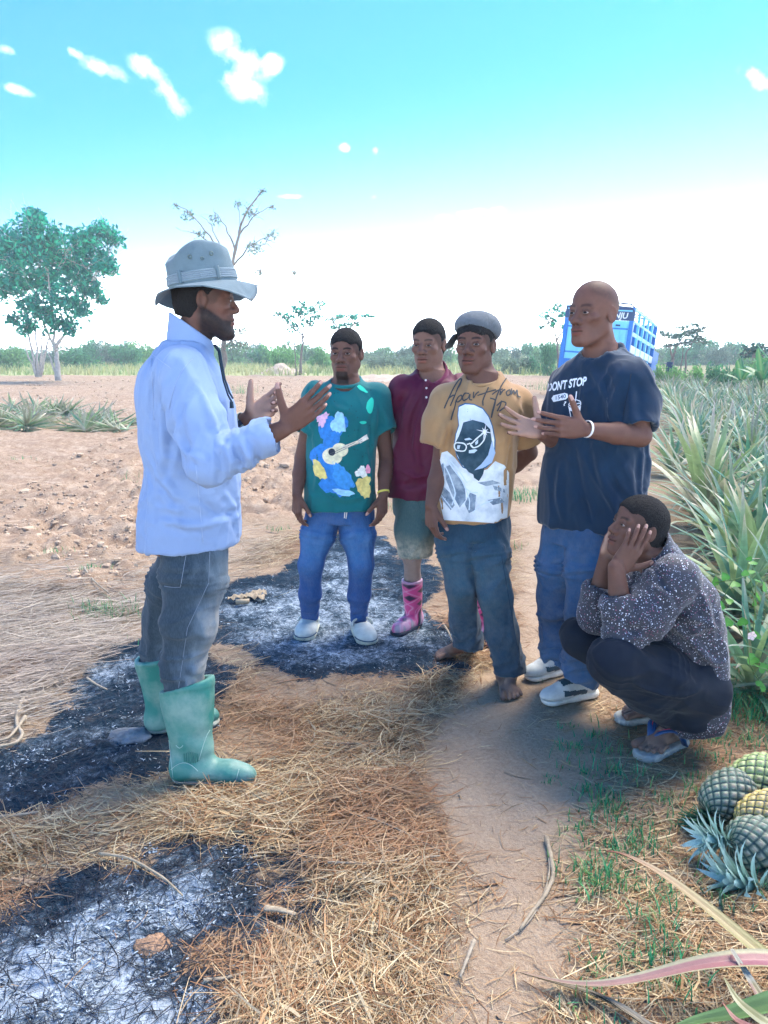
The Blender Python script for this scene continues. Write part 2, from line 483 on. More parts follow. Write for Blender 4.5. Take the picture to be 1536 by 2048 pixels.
# ------------------------------------------------------------------ the ground: ploughed soil, burnt patches, straw, the sandy path
rng = np.random.default_rng(7)
def gpoly(px): return np.array([G(x, y)[:2] for x, y in px])
def sd_poly(q, poly):
    """signed distance to a polygon, negative inside"""
    d = np.full(len(q), 1e9); inside = np.zeros(len(q), bool)
    for i in range(len(poly)):
        a, b = poly[i], poly[(i + 1) % len(poly)]; e = b - a; w = q - a
        t = np.clip((w @ e) / (e @ e + 1e-12), 0, 1); d = np.minimum(d, ((w - t[:, None] * e) ** 2).sum(1))
        c = ((a[1] <= q[:, 1]) & (b[1] > q[:, 1])) | ((b[1] <= q[:, 1]) & (a[1] > q[:, 1]))
        s = e[0] * w[:, 1] - e[1] * w[:, 0]
        inside ^= c & ((s > 0) == (b[1] > a[1]))
    return np.sqrt(d) * np.where(inside, -1, 1)
CHAR = [gpoly(p) for p in (
    [(-200, 1850), (0, 1790), (60, 1730), (120, 1695), (220, 1665), (330, 1690), (420, 1700), (480, 1685), (540, 1725), (620, 1780), (690, 1800), (660, 1870), (560, 1885), (510, 1910), (480, 1965), (430, 2060), (430, 2300), (-300, 2300)],
    [(-300, 1600), (0, 1480), (90, 1440), (130, 1380), (200, 1335), (260, 1280), (340, 1265), (440, 1260), (480, 1340), (450, 1420), (460, 1500), (400, 1580), (250, 1580), (130, 1625), (60, 1640), (0, 1660), (-300, 1750)],
    [(430, 1250), (460, 1180), (520, 1150), (600, 1120), (640, 1095), (700, 1060), (770, 1070), (800, 1110), (870, 1120), (890, 1180), (860, 1230), (910, 1270), (880, 1340), (840, 1360), (700, 1345), (620, 1375), (520, 1325), (440, 1300)])]
ASH = [gpoly(p) for p in (
    [(-200, 1900), (0, 1850), (100, 1790), (200, 1740), (330, 1730), (430, 1745), (470, 1790), (500, 1840), (470, 1900), (400, 1930), (420, 2000), (380, 2200), (-300, 2200)],
    [(200, 1490), (240, 1460), (300, 1470), (290, 1500), (230, 1510)], [(0, 1500), (60, 1490), (150, 1470), (240, 1440), (250, 1480), (130, 1510), (20, 1540)], [(60, 1400), (180, 1360), (280, 1320), (290, 1345), (190, 1395), (110, 1420)],
    [(470, 1220), (560, 1180), (640, 1150), (700, 1110), (760, 1100), (740, 1180), (850, 1230), (860, 1300), (780, 1320), (600, 1320), (500, 1290)])]
PATH = gpoly([(1075, 790), (1100, 790), (1105, 900), (1100, 1010), (1110, 1120), (1120, 1280), (1200, 1420), (1230, 1500), (1180, 1620), (1150, 1800), (1190, 1950), (1180, 2080), (1200, 2500), (800, 2500), (840, 2080), (890, 1900), (915, 1700), (850, 1560), (850, 1450), (960, 1360), (1030, 1330), (1040, 1180), (1050, 1000), (1065, 880)])
TILL = gpoly([(-900, 1130), (0, 1130), (150, 1150), (260, 1110), (480, 1070), (600, 1030), (780, 1010), (900, 985), (1010, 960), (1050, 900), (1060, 800), (1075, 752), (-900, 752)])
STRAW = [gpoly(p) for p in (
    [(-200, 1650), (60, 1640), (180, 1620), (330, 1585), (520, 1570), (560, 1500), (440, 1440), (440, 1330), (560, 1370), (760, 1365), (900, 1340), (940, 1390), (870, 1480), (830, 1580), (880, 1740), (870, 1900), (820, 2060), (800, 2400), (440, 2400), (430, 2060), (480, 1960), (520, 1900), (660, 1870), (690, 1800), (560, 1715), (420, 1690), (220, 1660), (80, 1705), (0, 1780), (-200, 1850)],
    [(-200, 1150), (0, 1160), (150, 1180), (300, 1150), (310, 1255), (200, 1330), (100, 1400), (60, 1450), (0, 1480), (-200, 1560)],
    [(880, 1100), (1040, 1060), (1050, 1200), (1020, 1330), (900, 1330), (880, 1260), (900, 1180)], [(460, 1130), (480, 1080), (620, 1060), (720, 1040), (700, 1070), (600, 1110), (520, 1140)])]
FEET = np.array([G(x, y)[:2] for x, y in ((350, 1555), (430, 1565), (500, 1565), (310, 1460), (425, 1450), (606, 1275), (616, 1255), (735, 1282), (720, 1255), (800, 1270), (835, 1255), (965, 1300), (900, 1312), (960, 1308), (1022, 1395), (1022, 1360), (1090, 1360), (1060, 1362), (1110, 1405), (1180, 1388), (1290, 1515), (1390, 1475), (1250, 1442), (1320, 1438))])
MOUNDS = [(G(560, 735)[0] * .999, 52.0, 2.6, 1.0)]
def zones(x, y):
    q = np.stack([x, y], 1); w = fbm(np.stack([x * 2.2, y * 2.2, 0 * x], 1), 4, 21) * .10 + fbm(np.stack([x * 11, y * 11, 0 * x], 1), 3, 22) * .025
    def inside(polys, soft): 
        d = np.full(len(q), 9.)
        for p in polys: d = np.minimum(d, sd_poly(q, p))
        return smooth01(-(d + w * 1.6), -soft, soft)
    near = y < 9
    ch = inside(CHAR, .14); ash = inside(ASH, .22); st = inside(STRAW, .10)
    dp = sd_poly(q, PATH); pa = smooth01(-(dp + w * .8), -.08, .09)
    ti = smooth01(-(sd_poly(q, TILL) + w * 5), -.4, .5)
    return ch, ash, pa, ti, st
def height(x, y, z=None):
    ch, ash, pa, ti, st = zones(x, y) if z is None else z
    p = np.stack([x, y, 0 * x], 1)
    big = .018 * fbm(p * 1.3, 2, 1)
    soil = .085 * np.abs(fbm(p * 3.1, 4, 2)) + .055 * fbm(p * 9, 3, 3) * (.4 + .6 * smooth01(noise3(p * .9, 14), -.3, .4)) + .04 * fbm(p * 1.0, 2, 9) + .02 * np.sin(y * 5.2 + x * 1.1 + 2 * noise3(p * .6, 4))
    burnt = .018 * np.abs(fbm(p * 7, 3, 5)) + .006 * fbm(p * 30, 2, 6)
    strw = .022 * fbm(p * 4, 2, 7)
    sand = .006 * fbm(p * 5, 2, 8)
    h = big + (1 - pa) * (st * strw + ch * burnt) + pa * sand
    h = h * (1 - ti) + soil * ti
    d = np.full(len(x), 9.)
    for f in FEET: d = np.minimum(d, (x - f[0]) ** 2 + (y - f[1]) ** 2)
    m = smooth01(np.sqrt(d), .06, .28)
    h = h * m - .002 * (1 - m)
    far = smooth01(y, 55, 140); h = h + far * (1.2 * noise3(p * .012, 3))
    return h
def axis_(segs):
    out = []
    for a, b, s in segs: out += list(np.arange(a, b, s))
    return np.array(out)
def growing(a, b, s, g):
    o = [a]
    while o[-1] < b: o.append(o[-1] + s); s *= g
    return o
gx = axis_([(-3.0, 3.0, .024)]); gxr = np.array(growing(3.0, 240, .03, 1.13)); gx = np.concatenate([-gxr[::-1], gx[1:], gxr])
gy = np.concatenate([growing(-12, .7, 1, .93)[:0], [-14, -8, -4, -1, .2], axis_([(.8, 5.6, .024)]), growing(5.6, 320, .03, 1.022)])
GXm, GYm = np.meshgrid(gx, gy, indexing='ij'); X_, Y_ = GXm.ravel(), GYm.ravel()
Z_ = zones(X_, Y_); H_ = height(X_, Y_, Z_)
ii, jj = np.meshgrid(np.arange(len(gx) - 1), np.arange(len(gy) - 1), indexing='ij'); ii, jj = ii.ravel(), jj.ravel(); ny = len(gy)
gf = np.stack([ii * ny + jj, (ii + 1) * ny + jj, (ii + 1) * ny + jj + 1, ii * ny + jj + 1], 1)
zone = np.stack([Z_[0], Z_[1] * (1 + .9 * smooth01(2.6 - Y_, 0, .5)), Z_[2], Z_[3]], 1)
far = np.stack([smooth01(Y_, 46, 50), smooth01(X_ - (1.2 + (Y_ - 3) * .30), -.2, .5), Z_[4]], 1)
def ground_mat():
    m = bpy.data.materials.new('field_ground'); m.use_nodes = True; nt = m.node_tree; N, L = nt.nodes, nt.links; b = N['Principled BSDF']
    b.inputs['Roughness'].default_value = .95; b.inputs['Specular IOR Level'].default_value = .12
    tc = N.new('ShaderNodeTexCoord')
    def att(n):
        a = N.new('ShaderNodeAttribute'); a.attribute_name = n; s = N.new('ShaderNodeSeparateColor'); L.new(a.outputs['Color'], s.inputs[0]); return s.outputs[0], s.outputs[1], s.outputs[2], a.outputs['Alpha']
    ch, ash, pa, ti = att('zone'); fr, right, st, _ = att('zone2')
    def nz(sc, det=5, rough=.6, dist=0.):
        n = N.new('ShaderNodeTexNoise'); n.inputs['Scale'].default_value = sc; n.inputs['Detail'].default_value = det; n.inputs['Roughness'].default_value = rough; n.inputs['Distortion'].default_value = dist; L.new(tc.outputs['Object'], n.inputs['Vector']); return n.outputs[0]
    def ramp(v, a, c, lo=0., hi=1.):
        r = N.new('ShaderNodeMapRange'); L.new(v, r.inputs[0]); r.inputs[1].default_value = a; r.inputs[2].default_value = c; r.inputs[3].default_value = lo; r.inputs[4].default_value = hi; return r.outputs[0]
    def mix(f, a, c):
        x = N.new('ShaderNodeMix'); x.data_type = 'RGBA'; x.clamp_factor = True
        for k, v in ((0, f), (6, a), (7, c)):
            if isinstance(v, tuple): x.inputs[k].default_value = (*v, 1)
            elif isinstance(v, (int, float)): x.inputs[k].default_value = v
            else: L.new(v, x.inputs[k])
        return x.outputs[2]
    n1, n2, n3, n4 = nz(2.3), nz(14), nz(70, 6, .7), nz(260, 3, .7)
    straw = mix(ramp(n2, .35, .65), (.22, .13, .075), (.34, .25, .16)); straw = mix(ramp(n3, .4, .7), straw, (.42, .33, .22)); straw = mix(ramp(n1, .45, .7, 0, .6), straw, (.24, .11, .06))
    sand = mix(ramp(n3, .35, .68), (.36, .25, .165), (.50, .375, .26)); sand = mix(ramp(n1, .4, .7, 0, .55), sand, (.56, .435, .31)); sand = mix(ramp(n4, .55, .75, 0, .6), sand, (.22, .14, .09))
    soil = mix(ramp(n2, .35, .65), (.27, .175, .11), (.46, .335, .23)); soil = mix(ramp(n3, .50, .72), soil, (.62, .46, .34)); soil = mix(ramp(n1, .45, .75, 0, .7), soil, (.30, .21, .15)); soil = mix(ramp(nz(5, 5, .65), .52, .70, 0, .6), soil, (.60, .47, .35))
    char = mix(ramp(n3, .35, .65), (.004, .017, .034), (.016, .040, .066)); char = mix(ramp(n2, .55, .75, 0, .5), char, (.10, .085, .075))
    asht = M('ADD', M('ADD', .13, M('MULTIPLY', ash, .42, nt), nt), M('ADD', M('MULTIPLY', M('SUBTRACT', nz(30, 8, .8, .8), .5, nt), 2.6, nt), M('MULTIPLY', M('SUBTRACT', nz(5, 4, .6, .5), .5, nt), 1.3, nt), nt), nt)
    char = mix(ramp(asht, .22, .85), char, (.20, .27, .34)); char = mix(ramp(M('ADD', asht, M('MULTIPLY', M('SUBTRACT', n4, .5, nt), 1.2, nt), nt), .58, 1.0), char, (.52, .60, .68))
    dry = mix(ramp(n1, .35, .65), (.48, .44, .22), (.34, .40, .16))
    c = mix(st, mix(.55, straw, sand), straw); c = mix(pa, c, sand); c = mix(ti, c, soil); c = mix(ramp(M('ADD', M('MULTIPLY', ch, M('SUBTRACT', 1.0, ti, nt), nt), M('ADD', M('MULTIPLY', M('SUBTRACT', nz(9, 8, .75), .5, nt), 1.7, nt), M('MULTIPLY', M('SUBTRACT', n3, .5, nt), 1.1, nt), nt), nt), .42, .62), c, char); c = mix(M('MULTIPLY', fr, 1.0, nt), c, dry)
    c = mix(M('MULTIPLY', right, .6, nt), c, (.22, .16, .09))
    L.new(c, b.inputs['Base Color'])
    hh = M('ADD', M('MULTIPLY', n2, .6, nt), M('ADD', M('MULTIPLY', n3, .35, nt), M('MULTIPLY', n4, .15, nt), nt), nt)
    bp = N.new('ShaderNodeBump'); bp.inputs['Strength'].default_value = 1.0; bp.inputs['Distance'].default_value = .03; L.new(hh, bp.inputs['Height']); L.new(bp.outputs[0], b.inputs['Normal'])
    return m
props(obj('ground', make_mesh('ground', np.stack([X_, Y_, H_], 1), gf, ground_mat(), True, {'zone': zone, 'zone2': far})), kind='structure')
def gh(x, y): return height(np.atleast_1d(np.asarray(x, float)), np.atleast_1d(np.asarray(y, float)))

# ------------------------------------------------------------------ straw, burnt stalks, clods, grass
def ribbons(x, y, z, ang, L, w, col, bend, lift, seg=3, roll=None):
    n = len(x); V = np.zeros((n, seg + 1, 2, 3)); t = np.linspace(-.5, .5, seg + 1)
    for k in range(seg + 1):
        a = ang + bend * t[k] * 2; 
        px_ = x + L * t[k] * np.cos(ang) - bend * L * (t[k] ** 2) * np.sin(ang); py_ = y + L * t[k] * np.sin(ang) + bend * L * (t[k] ** 2) * np.cos(ang)
        pz = z + lift * L * t[k] + .0
        ww = w * (1 if 0 < k < seg else .55)
        rl = 0 if roll is None else roll
        for s in (0, 1):
            sg = (s - .5) * 2 * ww / 2
            V[:, k, s, 0] = px_ - np.sin(a) * sg * np.cos(rl); V[:, k, s, 1] = py_ + np.cos(a) * sg * np.cos(rl); V[:, k, s, 2] = pz + sg * np.sin(rl)
    base = (np.arange(n) * (seg + 1) * 2)[:, None]
    F = np.concatenate([base + np.array([[k * 2, k * 2 + 2, k * 2 + 3, k * 2 + 1]]) for k in range(seg)])
    C = np.repeat(col, (seg + 1) * 2, 0)
    return V.reshape(-1, 3), F, C
M_straw = mat('straw', attr='col', rough=.65, spec=.25, var=.25, vscale=120)
def scatter(n, y0, y1, pw=1.0, xr=(-.82, .80)):
    u = rng.random(n); y = (y0 ** (1 - pw) + u * (y1 ** (1 - pw) - y0 ** (1 - pw))) ** (1 / (1 - pw)) if pw != 1 else y0 * (y1 / y0) ** u
    x = y * (xr[0] + rng.random(n) * (xr[1] - xr[0])); return x, y
def make_straw():
    n = 500000
    x, y = scatter(n, 1.15, 8.0, 1.0)
    ch, ash, pa, ti, st = zones(x, y); p = np.stack([x, y, 0 * x], 1)
    leftz = smooth01(-x, .6, 1.3) * smooth01(y, 2.3, 3.0)
    dens = .30 + .95 * st; dens = dens * (1 - .90 * pa); dens *= (1 - .975 * smooth01(ch, .25, .75)); dens = dens * (1 - ti) + .035 * ti * smooth01(fbm(p * 1.1, 3, 77), -.2, .6)
    dens *= .65 + .55 * smooth01(fbm(p * 3.3, 3, 33), -.5, .5)
    rightz = smooth01(x - (.55 + .16 * (y - 2)), -.1, .3); dens = np.maximum(dens, rightz * .26 * (1 - .8 * pa) * (x < 1.3 + .3 * (y - 3)))
    keep = rng.random(n) < dens * .52
    x, y, ch, st, leftz, pa = x[keep], y[keep], ch[keep], st[keep], leftz[keep], pa[keep]; p = p[keep]; n = len(x)
    al = rng.random(n) * math.pi * 2
    flow = .55 + 1.3 * noise3(p * .8, 41) ; al = np.where(rng.random(n) < .35 + .45 * leftz, np.where(leftz > .5, .55 + rng.normal(0, .28, n), flow + rng.normal(0, .5, n)), al)
    L = np.clip(rng.lognormal(-2.35, .55, n), .03, .42) * (1 + .5 * leftz) * (1 - .5 * pa); w = rng.uniform(.0013, .0034, n) * (1 + (rng.random(n) < .03) * 1.6)
    base = np.array([(.50, .35, .18), (.38, .225, .11), (.62, .49, .29), (.27, .135, .06), (.45, .35, .22)])
    k = rng.integers(0, 5, n); col = base[k] * rng.uniform(.7, 1.2, n)[:, None]
    red = smooth01(fbm(p * 1.7, 3, 44), .0, .6)[:, None] * .6; col = col * (1 - red) + np.array((.33, .16, .08)) * rng.uniform(.7, 1.2, n)[:, None] * red
    gr = leftz[:, None] * .7; col = col * (1 - gr) + np.array((.48, .43, .37)) * rng.uniform(.7, 1.15, n)[:, None] * gr
    bu = smooth01(ch, .45, .9)[:, None] * (rng.random(n) < .8)[:, None]; col = col * (1 - bu) + np.array((.02, .022, .03)) * bu
    z = height(x, y) + rng.random(n) ** 1.6 * (.006 + .040 * st * (1 - pa))
    V, F, C = ribbons(x, y, z + .003, al, L, w, col, rng.normal(0, .35, n), rng.normal(0, .10, n) * (1 - .6 * pa), 3, rng.normal(0, .5, n))
    props(obj('straw', make_mesh('straw', V, F, M_straw, True, {'col': C})), kind='stuff')
    # charred stalks and pale ash flakes on the burnt patches
    n = 60000; x, y = scatter(n, 1.15, 5.2, 1.0, (-.62, .25)); ch, ash, pa, ti, st = zones(x, y); edge = ch * (1 - ch * ash * .75)
    keep = rng.random(n) < edge * .55; x, y = x[keep], y[keep]; n = len(x)
    V, F, C = ribbons(x, y, height(x, y) + rng.random(n) * .012, rng.random(n) * 6.28, rng.uniform(.02, .12, n), rng.uniform(.0012, .003, n), np.array((.012, .015, .022)) * rng.uniform(.6, 2.6, n)[:, None], rng.normal(0, .3, n), rng.normal(0, .15, n), 2)
    props(obj('charred_stalks', make_mesh('charred_stalks', V, F, M_straw, True, {'col': C})), kind='stuff')
    n = 120000; x, y = scatter(n, 1.15, 5.2, 1.0, (-.62, .25)); ch, ash, pa, ti, st = zones(x, y); p = np.stack([x, y, 0 * x], 1)
    keep = rng.random(n) < ch * (.12 + ash * .5) * smooth01(fbm(p * 9, 3, 61), -.15, .45); x, y = x[keep], y[keep]; n = len(x)
    V, F, C = ribbons(x, y, height(x, y) + rng.random(n) * .006 + .001, rng.random(n) * 6.28, rng.uniform(.004, .018, n), rng.uniform(.002, .006, n), np.array((.42, .50, .57)) * rng.uniform(.3, 1.2, n)[:, None], rng.normal(0, .8, n), rng.normal(0, .35, n), 2, rng.normal(0, .5, n))
    props(obj('ash_flakes', make_mesh('ash_flakes', V, F, mat('ash', attr='col', rough=.95, spec=.05), True, {'col': C})), kind='stuff')
    # clods of ploughed soil
    n = 36000; x, y = scatter(n, 4.2, 40, 1.0, (-.9, .35)); ch, ash, pa, ti, st = zones(x, y); keep = rng.random(n) < ti * .95 * smooth01(fbm(np.stack([x * .9, y * .9, 0 * x], 1), 3, 71), -.75, .35) + .05 * st * (y < 7); x, y, ti = x[keep], y[keep], ti[keep]; n = len(x)
    ico = bpy.data.meshes.new('tmp'); import bmesh; bm = bmesh.new(); bmesh.ops.create_icosphere(bm, subdivisions=1, radius=1); bm.to_mesh(ico)
    iv = np.array([v.co[:] for v in bm.verts]); fi = np.array([[v.index for v in f.verts] for f in bm.faces]); bm.free(); bpy.data.meshes.remove(ico)
    r = np.clip(rng.lognormal(-4.4, .5, n), .005, .05) * (.6 + .4 * ti) * (1 + .022 * y)
    R1 = rng.uniform(.6, 1.3, (n, 1, 3)) * r[:, None, None]; V = iv[None] * R1 * (1 + rng.uniform(-.28, .28, (n, len(iv), 1)))
    a = rng.random(n) * 6.28; ca, sa = np.cos(a)[:, None], np.sin(a)[:, None]; V = np.stack([V[..., 0] * ca - V[..., 1] * sa, V[..., 0] * sa + V[..., 1] * ca, V[..., 2] * .75], 2)
    V += np.stack([x, y, height(x, y) - r * .12], 1)[:, None]
    F = (fi[None] + (np.arange(n) * len(iv))[:, None, None]).reshape(-1, 3)
    cc = np.array((.47, .35, .245)) * rng.uniform(.75, 1.35, n)[:, None]
    props(obj('soil_clods', make_mesh('soil_clods', V.reshape(-1, 3), F, mat('clod', attr='col', rough=.95, spec=.08, bump=.6, bscale=60), False, {'col': np.repeat(cc, len(iv), 0)})), kind='stuff')
    # green grass coming up at the edge of the path and dry tufts
    T = [(1205, 1600, .10, 40), (1235, 1545, .09, 30), (1165, 1655, .06, 16), (1190, 1755, .13, 60), (1225, 1770, .10, 40), (1150, 1500, .07, 25), (1340, 1890, .11, 40), (1180, 1935, .08, 24), (1320, 1790, .08, 30), (1290, 1690, .09, 36), (1420, 1520, .09, 30), (1500, 1490, .10, 36), (205, 1225, .20, 70), (240, 1232, .16, 50), (180, 1150, .14, 26), (1022, 1095, .16, 12), (1040, 1000, .30, 70), (1060, 985, .25, 50), (1335, 1985, .12, 14), (1300, 1850, .09, 30),
         (1260, 1640, .07, 20), (1380, 1640, .08, 26), (1395, 1560, .08, 24), (1100, 1560, .05, 16), (1130, 1460, .05, 14), (1330, 1600, .07, 22), (1440, 1480, .09, 28), (1500, 1440, .09, 30), (1270, 1920, .08, 22), (1360, 1960, .09, 26), (1190, 1985, .06, 16), (790, 1020, .16, 30), (640, 1075, .14, 16), (300, 1290, .10, 10), (1190, 1480, .06, 20), (1170, 1545, .05, 18), (1215, 1700, .06, 18), (480, 790, .9, 90), (1090, 780, 1.2, 80), (560, 1060, .12, 20), (1440, 1440, .08, 26), (1455, 1408, .22, 60), (1500, 1425, .22, 70), (1530, 1450, .16, 50), (1470, 1370, .25, 60), (1400, 1480, .10, 30), (60, 1060, .12, 20), (250, 960, .2, 24), (120, 1110, .12, 16), (30, 930, .2, 20), (560, 880, .25, 24), (1215, 1620, .10, 40), (1240, 1700, .08, 36), (1180, 1580, .07, 26)]
    xs, ys, hs = [], [], []
    for px, py, h, c in T:
        g = G(px, py); s = h * .8
        c = int(c * 1.6); xs.append(g[0] + rng.normal(0, s * .55, c)); ys.append(g[1] + rng.normal(0, s * .45, c)); hs.append(h * rng.uniform(.35, 1.0, c) * .55)
    n = 5200; x = rng.uniform(.2, 1.8, n); y = rng.uniform(1.3, 3.6, n); kp = (x > .38 + .16 * (y - 1.3) + .1 * noise3(np.stack([x * 3, y * 3, 0 * x], 1), 3)) & (rng.random(n) < .6 * smooth01(fbm(np.stack([x * 4, y * 4, 0 * x], 1), 3, 12), -.1, .5)) & (x < 1.2 + .3 * (y - 3) + .5)
    xs.append(x[kp]); ys.append(y[kp]); hs.append(rng.uniform(.02, .07, kp.sum()))
    x, y, h = map(np.concatenate, (xs, ys, hs)); n = len(x)
    blade(x, y, height(x, y), h, rng.uniform(.0026, .0058, n) * (1 + h * 2), 'green_grass', np.array([(.04, .28, .12), (.08, .36, .15), (.18, .38, .13)])[rng.integers(0, 3, n)] * rng.uniform(.7, 1.2, n)[:, None])
    # the strip of tall dry grass beyond the field
    n = 14000; y = rng.uniform(47.5, 80, n); x = rng.uniform(-1.0, .35, n) * y; h = rng.uniform(.25, .75, n); tone = smooth01(noise3(np.stack([x * .3, y * .3, 0 * x], 1), 2), -.5, .5)[:, None]
    blade(x, y, height(x, y), h, rng.uniform(.04, .10, n), 'dry_grass', (np.array((.50, .47, .22)) * (1 - tone) + np.array((.32, .40, .16)) * tone) * rng.uniform(.75, 1.2, n)[:, None])
def blade(x, y, z, h, w, name, col):
    n = len(x); a = rng.random(n) * 6.28; le = rng.uniform(.15, .9, n); seg = 3; V = np.zeros((n, seg + 1, 2, 3))
    for k in range(seg + 1):
        t = k / seg; o = le * h * t * t; zz = z + h * (t - .25 * le * t * t); ww = w * (1 - t) ** .7 + .0004
        for s in (0, 1):
            V[:, k, s, 0] = x + np.cos(a) * o - np.sin(a) * ww * (s - .5); V[:, k, s, 1] = y + np.sin(a) * o + np.cos(a) * ww * (s - .5); V[:, k, s, 2] = zz
    base = (np.arange(n) * (seg + 1) * 2)[:, None]; F = np.concatenate([base + np.array([[k * 2, k * 2 + 2, k * 2 + 3, k * 2 + 1]]) for k in range(seg)])
    props(obj(name, make_mesh(name, V.reshape(-1, 3), F, mat(name, attr='col', rough=.6, trans=.3), True, {'col': np.repeat(col, (seg + 1) * 2, 0)})), kind='stuff')
make_straw()
# ------------------------------------------------------------------ trees, bushes, banana plants
M_bark = mat('pale_bark', (.42, .38, .34), .9, var=.35, vscale=6, bump=.4, bscale=30)
M_barkd = mat('brown_bark', (.20, .16, .13), .9, var=.3, vscale=8, bump=.4, bscale=30)
def leaf_mat(name): return mat(name, attr='col', rough=.5, spec=.3, trans=.45)
M_leafg = leaf_mat('broad_foliage'); M_leafa = leaf_mat('fine_foliage'); M_leafb = leaf_mat('bush_foliage')
def leaf_cloud(c, r, n, size, cols, R, flat=.8, shell=.45):
    """n leaf blades in an uneven clump"""
    c = np.asarray(c, float); d = R.normal(0, 1, (n, 3)); d /= np.linalg.norm(d, axis=1)[:, None]
    rad = r * (shell + (1 - shell) * R.random(n) ** .6) * (1 + .35 * noise3(d * 2.2 + c * .7, 5)); p = c + d * rad[:, None] * np.array((1, 1, flat))
    u = R.normal(0, 1, (n, 3)); u /= np.linalg.norm(u, axis=1)[:, None]; v = np.cross(u, R.normal(0, 1, (n, 3))); v /= np.linalg.norm(v, axis=1)[:, None] + 1e-9
    L = size * R.uniform(.6, 1.3, n)[:, None]; W = L * R.uniform(.35, .6, (n, 1)); nn = np.cross(u, v) * L * .12
    V = np.stack([p - u * L, p - v * W + nn, p + u * L, p + v * W + nn], 1).reshape(-1, 3)
    F = np.arange(n * 4).reshape(n, 4)
    col = np.array(cols)[R.integers(0, len(cols), n)] * R.uniform(.7, 1.3, n)[:, None]
    return V, F, np.repeat(col, 4, 0)
def clouds(cl, R):
    V, F, C = [], [], []; o = 0
    for a in cl:
        v, f, c = leaf_cloud(*a, R=R) if not isinstance(a, dict) else leaf_cloud(R=R, **a)
        V.append(v); F.append(f + o); C.append(c); o += len(v)
    return np.concatenate(V), np.concatenate(F), np.concatenate(C)
def limb(mb, a, b, r0, r1, R, wob=.06, n=6, sag=0.):
    a = np.asarray(a, float); b = np.asarray(b, float); L = np.linalg.norm(b - a); t = np.linspace(0, 1, n)[:, None]
    p = a + (b - a) * t + np.concatenate([[np.zeros(3)], R.normal(0, wob * L / n ** .5, (n - 2, 3)), [np.zeros(3)]]) + np.array((0, 0, sag)) * (t * (1 - t)) * L
    mb.tube(p, np.linspace(r0, r1, n), 6); return p
def tree(name, label, cat, base, stems, clumps, Y, leaf, cols, bark, seed, group='trees at the edge of the field', twig=True, flat=.75, dens=1.0, mleaf=None):
    """stems: (list of px points, radius); clumps: (px, py, r px, depth)"""
    R = np.random.default_rng(seed); g = np.array((P(base[0], base[1], Y)[0], Y, 0)); g[2] = float(gh(g[0], g[1])[0]) - .05
    root = thing(name, label, cat, g, group=group)
    mb = MB(); tips = []
    for pl, r in stems:
        q = [P(x, y, Y + (0 if i == 0 else R.normal(0, .25))) for i, (x, y) in enumerate(pl)]
        if pl[0] == base or pl[0][1] > 725: q[0][2] = g[2]
        q = np.array(q); t = np.linspace(0, len(q) - 1, len(q) * 3); qq = np.stack([np.interp(t, range(len(q)), q[:, k]) for k in range(3)], 1); qq[1:-1] += R.normal(0, .03, (len(qq) - 2, 3))
        mb.tube(qq, r * np.linspace(1, .55, len(qq)) ** 2.2, 7); tips.append((q[-1], r * .27)); 
        for k in range(1, len(q) - 1): tips.append((q[k], r * .42))
    cl = []
    for c in clumps:
        px, py, rp = c[:3]; dY = (c[3] if len(c) > 3 else R.normal(0, rp * MM(Y) * .6)); w = P(px, py, Y + dY); r = rp * MM(Y)
        s, sr = min(tips, key=lambda e: np.linalg.norm(e[0] - w))
        if twig:
            pts = limb(mb, s, w, max(sr * .6, .02), .012, R, .10, 6, .1)
            for _ in range(9): limb(mb, pts[R.integers(1, 6)], w + R.normal(0, r * .75, 3), .014, .004, R, .12, 4)
        cl.append(dict(c=w, r=r, n=max(20, int(dens * 900 * (r / 1.0) ** 2 / (leaf / .11) ** 2 * .35)), size=leaf, cols=cols, flat=flat, shell=.15))
    mb.part('trunk', bark, root, True)
    if cl:
        V, F, C = clouds(cl, R); part('crown', V, F, mleaf or M_leafg, root, False, {'col': C})
    return root
GREENS = [(.006, .27, .20), (.012, .35, .23), (.03, .44, .24), (.004, .18, .15)]
tree('leafy_tree', 'large leafy dark green tree with a pale forked trunk at the left edge', 'tree', (118, 766),
     [([(118, 766), (114, 720), (112, 690), (105, 650)], .17), ([(113, 700), (98, 670), (75, 620)], .10), ([(112, 695), (140, 650), (165, 600)], .09), ([(105, 650), (100, 590), (95, 530)], .09), ([(118, 755), (100, 715), (92, 690)], .07)],
     [(64, 440, 30), (90, 470, 40), (20, 480, 42), (-15, 510, 50), (60, 505, 48), (120, 515, 42), (165, 480, 36), (205, 462, 32), (232, 478, 20), (190, 515, 42), (215, 535, 26), (150, 550, 40), (40, 555, 46), (95, 565, 42), (10, 575, 40), (180, 580, 30), (130, 600, 36), (70, 615, 40), (160, 620, 26), (110, 645, 32), (55, 655, 24), (140, 655, 22), (25, 640, 18), (205, 600, 14), (65, 425, 14)],
     38, .14, GREENS, M_bark, 1, dens=2.9)
tree('bare_tree', 'pale almost leafless tree of many stems behind the large leafy tree', 'tree', (74, 740),
     [([(74, 742), (62, 690), (45, 610), (25, 570)], .09), ([(76, 742), (72, 680), (66, 600)], .09), ([(78, 742), (84, 680), (92, 610)], .08), ([(80, 742), (94, 690), (115, 620), (150, 570)], .07), ([(72, 742), (52, 700), (30, 650)], .06), ([(76, 742), (90, 700), (130, 680), (180, 640)], .05)],
     [(25, 570, 14), (150, 575, 12), (180, 640, 10), (60, 600, 14)], 44, .10, [(.16, .24, .14), (.30, .28, .20)], M_bark, 2, dens=.10)
